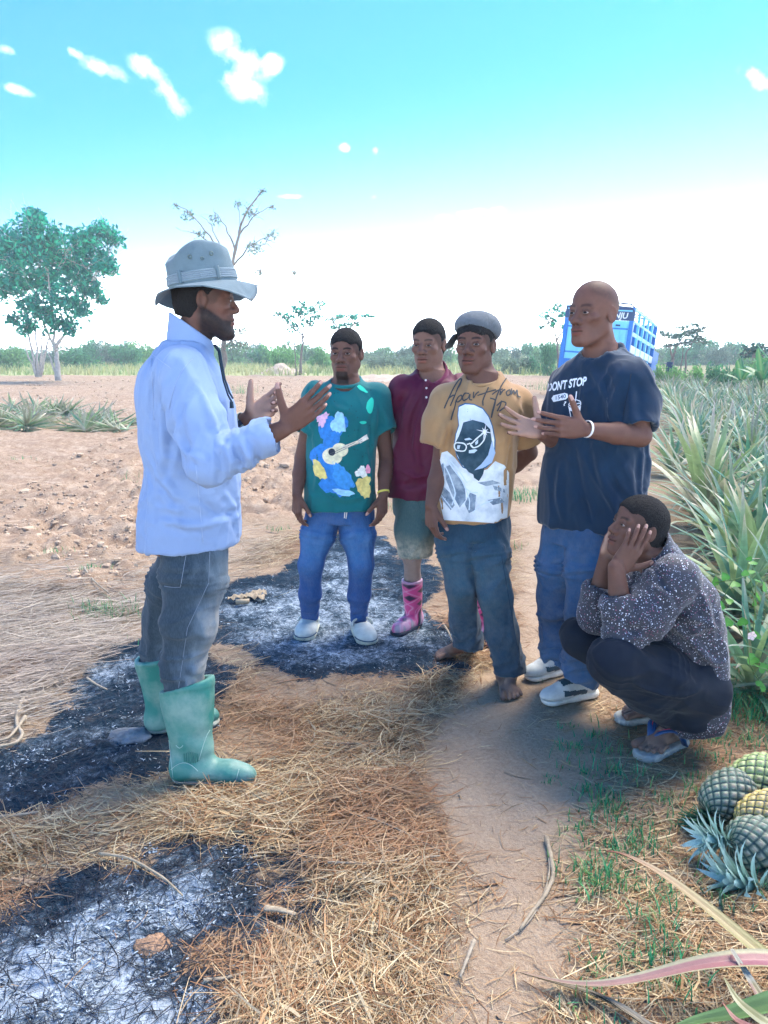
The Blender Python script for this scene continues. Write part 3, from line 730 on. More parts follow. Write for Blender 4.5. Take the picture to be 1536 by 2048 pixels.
tree('sparse_tree', 'tall nearly leafless tree with thin spreading twigs behind the sun hat', 'tree', (445, 748),
     [([(445, 748), (447, 690), (455, 620), (465, 560), (470, 500), (485, 440), (525, 380)], .15), ([(465, 560), (440, 500), (410, 460), (375, 420), (347, 408)], .06), ([(470, 500), (450, 450), (430, 425)], .05), ([(468, 530), (500, 490), (545, 470)], .05), ([(460, 590), (520, 570), (590, 543)], .05), ([(478, 470), (510, 430), (545, 412)], .045), ([(440, 500), (400, 470), (352, 455)], .04), ([(462, 575), (490, 550), (522, 540)], .04), ([(447, 700), (462, 680), (480, 660)], .05), ([(470, 510), (480, 450), (475, 405)], .04), ([(440, 500), (425, 450), (400, 430)], .035), ([(500, 490), (530, 488), (548, 500)], .03)],
     [(525, 382, 10), (375, 430, 16), (352, 412, 8), (430, 440, 16), (500, 425, 18), (543, 470, 14), (510, 495, 20), (400, 470, 16), (545, 415, 8), (588, 545, 7), (520, 545, 10), (475, 410, 10), (480, 660, 26), (465, 690, 22), (490, 690, 14)], 40, .075, [(.10, .20, .13), (.16, .26, .16), (.20, .22, .15)], M_barkd, 3, dens=.6, mleaf=M_leafa)
tree('slender_tree', 'slender open-crowned tree with two thin trunks in front of the dirt heap', 'tree', (600, 751),
     [([(600, 751), (603, 700), (606, 665), (600, 640)], .10), ([(592, 751), (590, 700), (586, 660)], .05), ([(604, 680), (620, 655), (640, 625)], .05), ([(603, 670), (580, 650), (560, 630)], .05)],
     [(600, 622, 22), (575, 636, 18), (556, 628, 11), (625, 622, 20), (640, 608, 11), (618, 645, 16), (588, 655, 16), (635, 635, 12), (605, 608, 10)], 48, .12, GREENS, M_barkd, 4, dens=1.1, flat=.6, mleaf=M_leafa)
tree('thorn_tree', 'flat-topped thorn tree just left of the person in teal', 'tree', (690, 735),
     [([(690, 740), (686, 690), (680, 660), (665, 640)], .10), ([(684, 675), (705, 650), (735, 635)], .06)],
     [(662, 640, 15), (682, 632, 14), (705, 634, 16), (730, 632, 12), (745, 634, 7), (690, 650, 16), (715, 648, 12), (670, 655, 12)], 56, .13, GREENS, M_barkd, 5, dens=1.1, flat=.4, mleaf=M_leafa)
tree('thorn_tree', 'wispy thorn tree directly left of the blue truck', 'tree', (1118, 745),
     [([(1118, 748), (1116, 700), (1112, 670), (1105, 640)], .10), ([(1114, 680), (1128, 655), (1138, 630)], .06)],
     [(1092, 632, 15), (1108, 620, 13), (1125, 628, 14), (1084, 655, 10), (1105, 648, 16), (1128, 652, 15), (1140, 636, 12), (1118, 610, 9)], 46, .12, GREENS, M_barkd, 6, dens=1.1, flat=.5, mleaf=M_leafa)
tree('thorn_tree', 'wide umbrella-shaped thorn tree standing right of the blue truck', 'tree', (1352, 738),
     [([(1348, 742), (1346, 710), (1355, 690), (1370, 670)], .10), ([(1348, 720), (1338, 695), (1330, 675)], .06), ([(1372, 742), (1372, 710), (1385, 685), (1400, 660)], .07), ([(1360, 742), (1366, 700), (1360, 680)], .05)],
     [(1352, 672, 18), (1375, 668, 20), (1332, 668, 13), (1322, 664, 7), (1395, 662, 15), (1412, 655, 9), (1365, 655, 13), (1388, 650, 10), (1400, 676, 14), (1345, 690, 12), (1372, 684, 16), (1410, 684, 8), (1335, 692, 8)], 44, .12, [(.05, .13, .10), (.07, .17, .11), (.10, .18, .12)], M_barkd, 7, dens=1.2, flat=.4, mleaf=M_leafa)
tree('round_tree', 'small dark round-crowned tree behind the banana plants', 'tree', (1508, 740), [([(1508, 745), (1508, 715), (1505, 700)], .12)],
     [(1495, 700, 14), (1512, 692, 16), (1528, 698, 14), (1508, 708, 18), (1525, 712, 14), (1490, 712, 10)], 36, .12, [(.02, .09, .07), (.03, .13, .08)], M_barkd, 8, dens=1.0)
# bushes: a few built, the rest copied
def bush_mesh(seed, r, n, cols):
    R = np.random.default_rng(seed); cl = []
    for i in range(9):
        a = R.random() * 6.28; d = R.uniform(.2, .85) * r; cl.append(dict(c=(math.cos(a) * d, math.sin(a) * d * .6, r * R.uniform(.25, .85)), r=r * R.uniform(.3, .5), n=n // 9, size=.10 * r ** .5, cols=cols, flat=.85, shell=.2))
    cl.append(dict(c=(0, 0, r * .15), r=r * .8, n=n // 5, size=.13 * r ** .5, cols=cols, flat=.4, shell=.2))
    V, F, C = clouds(cl, R); return make_mesh('crown', V, F, M_leafb, False, {'col': C})
BG = [[(.10, .28, .14), (.14, .35, .15), (.08, .23, .12)], [(.18, .36, .15), (.24, .42, .16), (.16, .30, .14)], [(.20, .28, .18), (.25, .32, .20), (.17, .25, .18)], [(.21, .43, .13), (.25, .47, .15), (.16, .35, .12)]]
bmesh_v = [bush_mesh(20 + i, 2.0, 1500, BG[i % 4]) for i in range(8)]
def twig_mesh(seed):
    R = np.random.default_rng(seed); mb = MB()
    for i in range(8):
        a = R.random() * 6.28; limb(mb, (0, 0, -.1), (math.cos(a) * R.uniform(.4, 1.5), math.sin(a) * R.uniform(.3, .9), R.uniform(.9, 1.7)), .04, .01, R, .08, 5)
    v, f = mb.data(); return make_mesh('trunk', v, f, M_barkd)
tw = [twig_mesh(i) for i in range(3)]
rb = random.Random(3)
def bush(px, Y, top_py, wpx, var, label, group, sz=None):
    x = P(px, 700, Y)[0]; z = float(gh(x, Y)[0]); h = P(px, top_py, Y)[2] - z; w = wpx * MM(Y)
    r = thing('bush', label, 'bush', (x, Y, z), (0, 0, rb.uniform(-.6, .6)), group)
    for nm, me in (('crown', bmesh_v[var]), ('trunk', tw[var % 3])):
        o = obj(nm, me, r); o.scale = (w / 4.2, w / 4.6, h / 2.35)
    return r
lab = ['dense mid green bush in the long hedge line beyond the field', 'pale yellow-green bush in the long hedge line beyond the field', 'dusty grey-green bush in the long hedge line beyond the field', 'bright green bush in the long hedge line beyond the field']
for i, px in enumerate(list(range(-420, 1120, 27)) + list(range(1290, 1640, 30))):
    top = 684 + 9 * math.sin(px * .021) + rb.uniform(-8, 8) + (10 if 640 < px < 900 else 0); v = rb.choice([0, 1, 2, 3, 4, 5]) if px < 640 else rb.choice([2, 6, 1, 2, 5, 4])
    bush(px + rb.uniform(-8, 8), rb.uniform(76, 98), top, rb.uniform(46, 84), v, lab[v % 4], 'bushes along the far hedge line %s' % ('mid green', 'yellow-green', 'grey-green', 'bright green')[v % 4])
for px, Y, top, w, v, l in ((20, 60, 690, 90, 1, 'low yellow-green bush nearest the left edge, behind the dry grass'), (160, 66, 688, 110, 0, 'broad dark bush just right of the large leafy tree'), (250, 70, 684, 90, 4, 'rounded green bush between the leafy tree and the hat wearer'), (570, 64, 688, 70, 3, 'bright green bush left of the slender tree'), (640, 66, 684, 60, 7, 'bright bush behind the slender tree'), (770, 60, 706, 110, 2, 'straggly grey-green bush between the two heads in teal and maroon'), (830, 58, 702, 80, 6, 'grey-green bush directly behind the maroon collar'),
                           (1030, 52, 706, 90, 2, 'low dusty bush right of the flat cap'), (1098, 48, 674, 46, 4, 'tall dark bush beside the truck cab doors'), (1066, 52, 704, 60, 0, 'rounded dark bush between the flat cap and the truck'),
                           (1345, 30, 722, 70, 3, 'bright bush at the far corner of the pineapple rows, by the truck'), (1390, 27, 722, 84, 7, 'yellow-green leafy bush over the middle of the pineapple rows'), (1450, 25, 722, 80, 4, 'rounded green bush at the back of the pineapple rows'), (1500, 28, 715, 80, 1, 'broad yellow-green bush at the foot of the banana plants'), (1560, 26, 712, 90, 0, 'dense bush at the far right edge')):
    bush(px, Y, top, w, v, l, None)
# banana plants
M_ban = mat('banana_leaf', attr='col', rough=.4, spec=.4, trans=.35); M_bst = mat('banana_stem', (.20, .24, .10), .7, var=.4, vscale=5)
def banana_leaf(L, W, droop, tear, seed):
    R = random.Random(seed); n = 12; V = []; C = []
    for i in range(n + 1):
        t = i / n; y = L * (t - .15 * droop * t * t); z = L * (.35 * t - droop * t * t * .9); w = W * math.sin(math.pi * min(1, t * .93 + .05)) ** .6
        for s in (-1, -.5, 0, .5, 1): V.append((s * w * (1 + (R.uniform(-.3, .1) if abs(s) == 1 else 0)), y + abs(s) * .05, z - abs(s) * w * .25 + (R.uniform(-.05, .05) if abs(s) == 1 else 0))); C.append((.05 + .03 * t, .24, .09) if s else (.22, .34, .14))
    F = [(i * 5 + j, i * 5 + j + 1, (i + 1) * 5 + j + 1, (i + 1) * 5 + j) for i in range(n) for j in range(4)]
    return make_mesh('leaf', V, F, M_ban, True, {'col': np.array(C)})
bl = [banana_leaf(1.7, .26, d, 0, i) for i, d in enumerate((.15, .45, .8))]
for k, (px, Y, sc, lb) in enumerate(((1488, 24, .55, 'young banana plant left of its two taller neighbours at the back of the field'), (1530, 22, .66, 'banana plant with upright leaves nearest the right edge'), (1562, 23, .8, 'tall banana plant partly cut off by the right edge'))):
    x = P(px, 700, Y)[0]; r = thing('banana_plant', lb, 'banana plant', (x, Y, 0), (0, 0, k * .9), group=None)
    mb = MB(); mb.tube([(0, 0, -.05), (.02, 0, .5 * sc), (0, .03, 1.15 * sc)], [.10 * sc, .09 * sc, .06 * sc], 9); v, f = mb.data(); obj('stem', make_mesh('stem', v, f, M_bst), r)
    for i in range(8):
        o = obj('leaf', bl[(0, 0, 1, 1, 2, 1, 2, 0)[i]], r, (0, 0, 1.08 * sc)); o.rotation_euler = (math.radians((62, 48, 30, 22, 8, 26, 0, 40)[i]), 0, i * 2.3 + k); o.scale = (sc * .8,) * 3
# heap of soil beyond the field
def mound(px, Y, wpx, hpx, label):
    c = P(px, 700, Y); w = wpx * MM(Y) / 2; h = hpx * MM(Y); n = 40; V, F = [], []
    for i in range(n + 1):
        for j in range(n + 1):
            u, v = i / n * 2 - 1, j / n * 2 - 1; V.append((c[0] + u * w, Y + v * w * .8, (1 - min(1, math.hypot(u, v))) ** .85))
    V = np.array(V); V[:, 2] = V[:, 2] * h * (1 + .35 * fbm(V * np.array((1.3, 1.3, 0)), 3, 4)) - .1 + .10 * np.abs(fbm(V * np.array((3, 3, 0)), 3, 8))
    for i in range(n):
        for j in range(n): F.append((i * (n + 1) + j, (i + 1) * (n + 1) + j, (i + 1) * (n + 1) + j + 1, i * (n + 1) + j + 1))
    o = obj('soil_heap', make_mesh('soil_heap', V, F, M_mound)); props(o, label, 'soil heap')
M_mound = mat('pale_soil', (.52, .40, .30), .95, var=.3, vscale=2, bump=.6, bscale=8)
mound(562, 52, 100, 24, 'pale rounded heap of dug soil in the dry grass behind the slender tree')
mound(770, 40, 230, 14, 'long low bank of pale soil behind the people in teal and maroon')
# ------------------------------------------------------------------ pineapple plants
M_pl = mat('pineapple_leaf', attr='col', rough=.42, spec=.4, trans=.22, var=.22, vscale=18)
def pleaf(L, W, arch, seed, tone=0, seg=8):
    """one long channelled leaf rising along +Z and arching to +Y; returns verts, faces, colours"""
    R = random.Random(seed); V, C = [], []; y = z = 0; a = math.radians(6)
    tw = R.uniform(-.25, .25); dx = 0
    base, mid, tip = [((.34, .44, .28), (.12, .26, .15), (.42, .38, .30)), ((.42, .46, .26), (.22, .32, .14), (.58, .44, .36)), ((.32, .44, .30), (.07, .21, .13), (.28, .28, .22)), ((.46, .44, .34), (.33, .34, .22), (.60, .46, .40))][tone]
    base, mid, tip = map(np.array, (base, mid, tip)); k = R.uniform(.8, 1.2)
    for i in range(seg + 1):
        t = i / seg; w = W * (.75 + .25 * min(1, t * 4)) * (1 - t ** 2.2) + .001; ch = .38 * w * (1 - t * .6)
        c = base * (1 - min(1, t * 3.2)) + mid * min(1, t * 3.2); q = max(0, (t - .72) / .28); c = (c * (1 - q) + tip * q) * k
        for s, zz in ((-1, 1), (0, 0), (1, 1)):
            V.append((s * w + dx, y - zz * ch * math.cos(a), z + zz * ch * math.sin(a))); C.append(c * (1.12 if s else .95))
        st = L / seg; y += st * math.sin(a); z += st * math.cos(a); a += arch / seg * (.5 + t); dx += tw * st * t
    F = [(i * 3 + j, i * 3 + j + 1, (i + 1) * 3 + j + 1, (i + 1) * 3 + j) for i in range(seg) for j in (0, 1)]
    return np.array(V), np.array(F), np.array(C)
LEAF = [[make_mesh('leaf', *pleaf(1.0, .036, ar, 10 * k + t, t)[:2], M_pl, True, {'col': pleaf(1.0, .036, ar, 10 * k + t, t)[2]}) for t in range(4)] for k, ar in enumerate((.35, .8, 1.3, 1.8))]
def plant_leaves(n, R):
    out = []
    for i in range(n):
        u = i / n; tilt = math.radians(4 + 68 * u ** .85 + R.uniform(-6, 6)); az = i * 2.399 + R.uniform(-.3, .3)
        out.append((min(3, int(u * 3.2 + R.uniform(-.4, .9)) if u > .05 else 0), R.choice((0, 0, 0, 1, 1, 2, 3)), tilt, az, (.95 - .25 * abs(u - .45) * 2) * R.uniform(.8, 1.1), .06 * (1 - u)))
    return out
def leaf_matrix(tilt, az, s, z): return Matrix.Translation((0, 0, z)) @ Matrix.Rotation(az, 4, 'Z') @ Matrix.Rotation(-tilt, 4, 'X') @ Matrix.Diagonal((s, s, s, 1))
def far_plant(seed, n=38, tones=None):
    R = random.Random(seed); V, F, C = [], [], []; o = 0
    for k, t, tilt, az, s, z in plant_leaves(n, R):
        if tones: t = R.choice(tones)
        v, f, c = pleaf(1.0, .040, (.35, .8, 1.3, 1.8)[k], seed * 50 + len(V), t, 5); m = np.array(leaf_matrix(tilt, az, s, z)); v = v @ m[:3, :3].T + m[:3, 3]
        V.append(v); F.append(f + o); C.append(c); o += len(v)
    return make_mesh('pineapple_plant', np.concatenate(V), np.concatenate(F), M_pl, True, {'col': np.concatenate(C)})
FARP = [far_plant(i) for i in range(6)]; CUTP = [far_plant(60 + i, 34, (3, 3, 1, 0)) for i in range(3)]
PG = 'pineapple plants in the rows on the right'
NEAR = [(1405, 1052, 1.34, 'tall pineapple plant with yellowish upright leaves right behind the black T-shirt'), (1545, 1085, 1.12, 'big pineapple plant at the right edge above the squatting person'), (1470, 1240, .95, 'pineapple plant with splayed leaves directly behind the squatting back'), (1570, 1290, .95, 'pineapple plant half out of the picture behind the flowering vine'), (1500, 1390, .70, 'short pineapple plant at the path edge below the vine'),
        (1345, 950, 1.0, 'pineapple plant at the path edge beside the black T-shirt sleeve'), (1490, 975, 1.05, 'grey-green pineapple plant in the second row from the path, level with the sleeve'), (1600, 1400, .8, 'pineapple plant beyond the right edge reaching in over the pineapples')]
for i, (px, py, s, lb) in enumerate(NEAR):
    g = G(px, py); R = random.Random(100 + i); r = thing('pineapple_plant', lb, 'pineapple plant', (g[0], g[1], 0), (0, 0, R.uniform(0, 6)), PG)
    for k, t, tilt, az, sc, z in plant_leaves(36, R):
        if i == 0 and t in (0, 2): t = R.choice((1, 3))
        o = obj('leaf', LEAF[k][t], r); o.matrix_local = leaf_matrix(tilt * (.62 if i == 0 else 1), az, sc * s, z)
placed = [G(px, py)[:2] for px, py, s, lb in NEAR]; rp = random.Random(12); count = 0
Yr = 4.2
while Yr < 30:
    edge = 1.62 + (Yr - 3.15) * .335; x = edge + .28
    while x < .56 * Yr + .6 and count < 285:
        q = np.array((x + rp.uniform(-.12, .12), Yr + rp.uniform(-.14, .14)))
        if all(np.hypot(*(q - p)) > .42 for p in placed):
            o = obj('pineapple_plant', FARP[rp.randrange(6)], None, (q[0], q[1], float(gh(q[0], q[1])[0]) - .02)); s = rp.uniform(.85, 1.12); o.scale = (s, s, s * rp.uniform(.9, 1.1)); o.rotation_euler = (0, 0, rp.uniform(0, 6.28))
            props(o, 'grey-green pineapple plant standing in the crowded rows right of the path', 'pineapple plant', 'pineapple plants in the crowded rows'); count += 1
        x += .52 + .012 * Yr
    Yr += .46 + .022 * Yr
# cut plants thrown down at the left
rc = random.Random(5)
for i in range(40):
    px = rc.uniform(-30, 262); py = (845 + rc.uniform(-22, 24)) if px < 130 else (858 + rc.uniform(-14, 14)); g = G(px, py)
    o = obj('cut_pineapple_plant', CUTP[i % 3], None, (g[0], g[1], .10)); s = rc.uniform(.75, 1.05); o.scale = (s, s * .55, s * .85); o.rotation_euler = (rc.uniform(1.0, 1.9), rc.uniform(-.3, .3), rc.uniform(0, 6.28))
    props(o, 'uprooted pineapple plant lying in the pale heap on the ploughed soil at left', 'cut plant', 'uprooted plants in the heap at left')

# ------------------------------------------------------------------ pineapples on the ground
def fruit_mesh(seed, ripe):
    R = random.Random(seed); nu, nv = 112, 64; V, C = [], []; K = 13; rows = 7
    groove = np.array((.008, .035, .045)); pale = np.array((.44, .41, .34)); green = np.array((.34, .46, .14)); yel = np.array((.62, .46, .10))
    for j in range(nv + 1):
        t = j / nv; z = .092 * math.cos(math.pi * t) * -1
        rr = .070 * max(0.02, math.sin(math.pi * t)) ** .55
        for i in range(nu):
            th = 2 * math.pi * i / nu
            a = (K * th / 2 + rows * math.pi * t); b = (K * th / 2 - rows * math.pi * t)
            ea, eb = abs(math.sin(a)), abs(math.sin(b)); h = min(ea, eb)
            bump = min(1, h * 1.7) ** .6; cen = max(0, (h - .62) / .38)
            r = rr * (1 + .11 * bump + .06 * cen ** 2)
            V.append((r * math.cos(th), r * math.sin(th), z))
            body = (green if ripe == 1 else (yel if ripe == 2 else np.array((.09, .16, .10)))) * (1 + .3 * math.sin(seed + th * 2))
            e = min(1, max(0, (h - .24) / .14)); star = min(1, max(0, (h - .42) / .3)) * (.55 + .45 * abs(math.sin(a * 5) * math.cos(b * 5)))
            c = groove * (1 - e) + (body * (1 - star * .55) + pale * star * .55) * e
            if cen > .55: c = c * .5 + np.array((.26, .18, .14)) * .5
            C.append(c)
    F = [(j * nu + i, j * nu + (i + 1) % nu, (j + 1) * nu + (i + 1) % nu, (j + 1) * nu + i) for j in range(nv) for i in range(nu)]
    return make_mesh('fruit', V, F, M_fruit, True, {'col': np.array(C)})
M_fruit = mat('pineapple_rind', attr='col', rough=.5, spec=.4, var=.25, vscale=60, bump=.25, bscale=180)
M_cr = mat('crown_leaf', attr='col', rough=.4, spec=.4, trans=.15, var=.15, vscale=30)
def cleaf(seed, tone):
    v, f, c = pleaf(1.0, .092, .75 + .25 * seed, seed, 0, 6)
    t = np.clip(v[:, 2] / .8, 0, 1)[:, None]; c = np.array([(.10, .27, .25), (.025, .10, .075)][tone]) * (1 - t) + np.array([(.42, .58, .54), (.06, .18, .11)][tone]) * t ** .6
    return make_mesh('crown_leaf', v, f, M_cr, True, {'col': c})
CL = [[cleaf(i, t) for i in range(3)] for t in (0, 1)]
FR = [fruit_mesh(1, 0), fruit_mesh(2, 1), fruit_mesh(3, 2)]
def pineapple(px, py, Y, axis, mesh, s, label, tone=0, crown=1.0, n=54):
    c = P(px, py, Y); ax = Vector(nrm(axis)); q = ax.to_track_quat('Z', 'X')
    r = thing('pineapple', label, 'pineapple', c, q.to_euler(), None)
    o = obj('fruit', mesh, r); o.scale = (s, s, s)
    R = random.Random(int(px))
    for i in range(n):
        u = i / n; tilt = math.radians(58 - 54 * u + R.uniform(-6, 6)); L = (.055 + .075 * math.sin(u * 2.6)) * crown * s * R.uniform(.85, 1.15)
        lf = obj('crown_leaf', CL[tone][i % 3], r); lf.matrix_local = Matrix.Translation((0, 0, (.086 + .052 * u * crown) * s)) @ leaf_matrix(tilt, i * 2.399, L, 0)
pineapple(1455, 1592, 2.33, (-.62, -.35, -.30), FR[0], 1.02, 'dark pineapple with pale eyes topmost of the dark ones, its crown tucked underneath', 1, .75)
pineapple(1512, 1562, 2.42, (.80, .25, .35), FR[1], 1.10, 'green and yellow pineapple lying highest on the pile with its base turned up', 1, .9)
pineapple(1530, 1632, 2.22, (.85, .2, .30), FR[2], .98, 'yellowing pineapple at the right edge between the green one and the dark ones', 1, .9)
pineapple(1522, 1690, 2.12, (-.92, -.02, .12), FR[0], 1.10, 'large dark pineapple with a pale bluish crown pointing left', 0, .85)
pineapple(1592, 1800, 1.98, (-.90, .06, .24), FR[0], 1.10, 'dark pineapple at the right edge with the longest pale blue-green crown', 0, 1.22, 54)
pineapple(1566, 1872, 1.92, (-.85, -.10, .10), FR[0], 1.0, 'pineapple lowest on the pile with a dark green spiky crown', 1, 1.35, 40)

# ------------------------------------------------------------------ the plant that leans in at the lower right corner, leaf by leaf
M_fl = mat('striped_leaf', attr='col', rough=.38, spec=.45, trans=.2, var=.10, vscale=26, bump=.05, bscale=90)
def strap_leaf(parent, pts, widths, cols, edge=None, fold=.35, root=None):
    if root is not None: pts = list(pts) + [root]; widths = list(widths) + [widths[-1] * 1.1]
    pts = np.array(pts, float); n = 26; t = np.linspace(0, len(pts) - 1, n); p = np.stack([np.interp(t, range(len(pts)), pts[:, k]) for k in range(3)], 1)
    for _ in range(4): p[1:-1] = (p[:-2] + 2 * p[1:-1] + p[2:]) / 4
    w = np.interp(t, range(len(pts)), widths); T = np.gradient(p, axis=0); T /= np.linalg.norm(T, axis=1)[:, None]; S = np.cross(T, UP); S /= np.linalg.norm(S, axis=1)[:, None]; Nn = np.cross(S, T)
    V, C = [], []; u = np.linspace(-1, 1, 9)
    for i in range(n):
        for x in u:
            V.append(p[i] + S[i] * x * w[i] + Nn[i] * (abs(x) ** 1.5 * fold * w[i] + .0015 * math.sin(x * 9)))
            C.append(np.array(cols(i / (n - 1), x)) * .62)
    for i in range(n):
        for x in u: V.append(V[i * 9 + int(round((x + 1) * 4))] - Nn[i] * .0022 * (1 - abs(x))); C.append(np.array(cols(i / (n - 1), x)) * .62)
    F = []
    for i in range(n - 1):
        for j in range(8):
            q = (i * 9 + j, i * 9 + j + 1, (i + 1) * 9 + j + 1, (i + 1) * 9 + j); F.append(q); F.append(tuple(a + n * 9 for a in q[::-1]))
    part('leaf', V, F, M_fl, parent, True, {'col': np.array(C)})
fg = thing('pineapple_plant', 'plant in the lower right corner with long yellow and pink striped leaves', 'pineapple plant', G(1640, 2080), group=None)
def L3(a, b, c): 
    a, b, c = map(np.array, (a, b, c)); return lambda t, x: (a * (1 - min(1, t * 2)) + b * min(1, t * 2)) * (1 - max(0, t * 2 - 1)) + c * max(0, t * 2 - 1)
FB = G(1720, 2040, .10)
f1 = L3((.48, .22, .18), (.62, .52, .22), (.52, .60, .16))
strap_leaf(fg, [P(1212, 1702, 1.95), P(1245, 1705, 1.92), P(1330, 1750, 1.84), P(1430, 1830, 1.73), P(1540, 1925, 1.60), P(1620, 1990, 1.52)], [.002, .006, .014, .020, .024, .027], lambda t, x: np.array(f1(t, x)) * (1 if abs(x) < .25 else .92) + (np.array((.10, .02, .04)) if .1 < abs(x) < .35 else 0), root=FB)
def pink(t, x):
    b = np.array((.68, .62, .36)) if abs(x) > .55 else np.array((.58, .22, .24)); g = min(1, t * 1.4); return b * (.4 + .6 * g) + np.array((.70, .64, .46)) * (.6 - .6 * g)
strap_leaf(fg, [G(1040, 1944, .02), G(1130, 1968, .03), G(1210, 1972, .05), G(1300, 1955, .07), G(1390, 1930, .10), G(1470, 1922, .12), G(1560, 1918, .12), G(1650, 1960, .11)], [.002, .007, .012, .016, .022, .027, .030, .032], pink, root=FB)
strap_leaf(fg, [P(1462, 1898, 1.60), P(1500, 1960, 1.54), P(1545, 2035, 1.46), P(1620, 2090, 1.42)], [.005, .010, .015, .018], lambda t, x: (np.array((.74, .72, .58)) if t < .25 else np.array((.40, .24, .20)) if x > 0 else np.array((.50, .44, .26))), root=FB)
strap_leaf(fg, [G(1345, 2055, .03), G(1400, 2040, .05), G(1460, 2032, .08), G(1540, 2010, .12), G(1650, 1980, .16)], [.004, .014, .022, .028, .03], lambda t, x: np.array((.20, .34, .12)) * (1 + .3 * (abs(x) > .7)), root=FB)
strap_leaf(fg, [P(1448, 1955, 1.50), P(1475, 2005, 1.45), P(1530, 2050, 1.38), P(1620, 2090, 1.36)], [.002, .010, .016, .018], lambda t, x: (np.array((.46, .46, .22)) if x < 0 else np.array((.60, .60, .36))), root=FB)
strap_leaf(fg, [P(1445, 2005, 1.44), P(1470, 2040, 1.40), P(1520, 2065, 1.36)], [.001, .007, .011], lambda t, x: np.array((.55, .25, .22)), root=FB)
dl = thing('dead_leaf', 'split dry pale leaf lying on the sand under the pink striped one', 'dead leaf', G(1200, 1990), group=None)
for o_, (q, wd) in enumerate((([G(1045, 1946, .012), G(1180, 1985, .02), G(1250, 2020, .02), G(1330, 2075, .02)], [.002, .007, .010, .008]), ([G(1130, 1960, .012), G(1215, 1998, .024), G(1290, 2050, .018)], [.002, .005, .006]))):
    strap_leaf(dl, q, wd, lambda t, x: np.array((.52, .45, .33)) * (1 - .5 * (abs(x) < .3)), fold=.6)
# flowering vine in the pineapple rows
vr = thing('flowering_vine', 'bright green heart-leaved vine with one pale pink flower climbing over the pineapple leaves at right', 'vine', G(1490, 1360))
M_vst = mat('vine_stem', (.14, .24, .08), .6); M_vl = mat('vine_leaf', attr='col', rough=.4, trans=.4); M_fw = mat('pink_flower', (.80, .62, .62), .5, trans=.3)
Yv = 3.05
def vp(px, py, d=0.): return P(px, py, Yv + d)
mb = MB()
for pl in ([(1430, 1165), (1465, 1160), (1500, 1150), (1505, 1180), (1512, 1240)], [(1440, 1225), (1470, 1245), (1495, 1290), (1500, 1330), (1536, 1340)], [(1512, 1160), (1510, 1220), (1505, 1280)], [(1500, 1330), (1520, 1365), (1530, 1385)], [(1440, 1225), (1450, 1190), (1465, 1160)]): mb.tube([vp(x, y, -.02 * i) for i, (x, y) in enumerate(pl)], .0022, 5)
mb.part('stem', M_vst, vr, True)
hv = [(0, -.1), (.35, -.32), (.75, -.15), (.85, .25), (.55, .75), (0, 1.25), (-.55, .75), (-.85, .25), (-.75, -.15), (-.35, -.32)]
V = [(0, .25, -.06)] + [(x, y, .10 * abs(x) - .08 * y * y) for x, y in hv]; heart = make_mesh('leaf', np.array(V) * .03, [(0, i + 1, (i + 1) % 10 + 1) for i in range(10)], M_vl, True, {'col': np.array([(.14, .42, .07)] + [(.10, .34, .06)] * 10)})
rv = random.Random(2)
for i, (x, y) in enumerate(((1432, 1168), (1452, 1158), (1470, 1172), (1490, 1150), (1506, 1128), (1498, 1120), (1522, 1165), (1528, 1180), (1515, 1195), (1440, 1215), (1448, 1240), (1456, 1250), (1486, 1248), (1490, 1255), (1512, 1275), (1508, 1325), (1518, 1335), (1505, 1315), (1530, 1340), (1520, 1372), (1528, 1380), (1500, 1145), (1462, 1205), (1510, 1210))):
    o = obj('leaf', heart, vr); o.location = Vector(vp(x, y, rv.uniform(-.06, .02))) - vr.location; o.rotation_euler = (rv.uniform(.3, 1.5), rv.uniform(-.6, .6), rv.uniform(-1.6, 1.6)); s = rv.uniform(.5, 1.05); o.scale = (s, s, s)
mb = MB(); c = vp(1503, 1271, -.07)
for i in range(5):
    a = i * 2 * math.pi / 5; d = np.array((math.cos(a), -.25, math.sin(a))); s_ = np.array((-math.sin(a), 0, math.cos(a))); mb.add([c, c + d * .014 + s_ * .009, c + d * .021, c + d * .014 - s_ * .009], [(0, 1, 2, 3)])
mb.part('flower', M_fw, vr)

# ------------------------------------------------------------------ stalks, sticks and husks lying about
M_stick = mat('dry_stick', (.36, .29, .20), .8, var=.35, vscale=40, bump=.3, bscale=120); M_pale = mat('bleached_stick', (.36, .30, .22), .8, var=.25, vscale=40, bump=.3, bscale=120)
def stick(name, label, cat, pts, r, m, z=.015, flat=None):
    p = []
    for x, y in pts:
        g = G(x, y); g[2] = float(gh(g[0], g[1])[0]) + z + r; p.append(g)
    p = np.array(p); t = np.linspace(0, len(p) - 1, len(p) * 4); q = np.stack([np.interp(t, range(len(p)), p[:, k]) for k in range(3)], 1)
    for _ in range(2): q[1:-1] = (q[:-2] + 2 * q[1:-1] + q[2:]) / 4
    rr = r * (1 - .45 * np.linspace(0, 1, len(q))) * (1 + .12 * np.sin(np.arange(len(q)) * 2.1)); mb = MB(); mb.tube(q, rr, 7, flat=flat); v, f = mb.data(); c = q.mean(0)
    o = obj(name, make_mesh(name, v - c, f, m), None, c); props(o, label, cat)
stick('dry_stalk', 'long twisted dry stalk curving along the sandy path', 'stalk', [(1092, 1682), (1102, 1720), (1108, 1760), (1088, 1800), (1062, 1830), (1040, 1862)], .008, M_stick, .004)
stick('dry_stalk', 'thin dry strip lying against the twisted stalk on the path', 'stalk', [(1096, 1690), (1100, 1740), (1092, 1785), (1060, 1845), (1010, 1880)], .004, M_pale, .004)
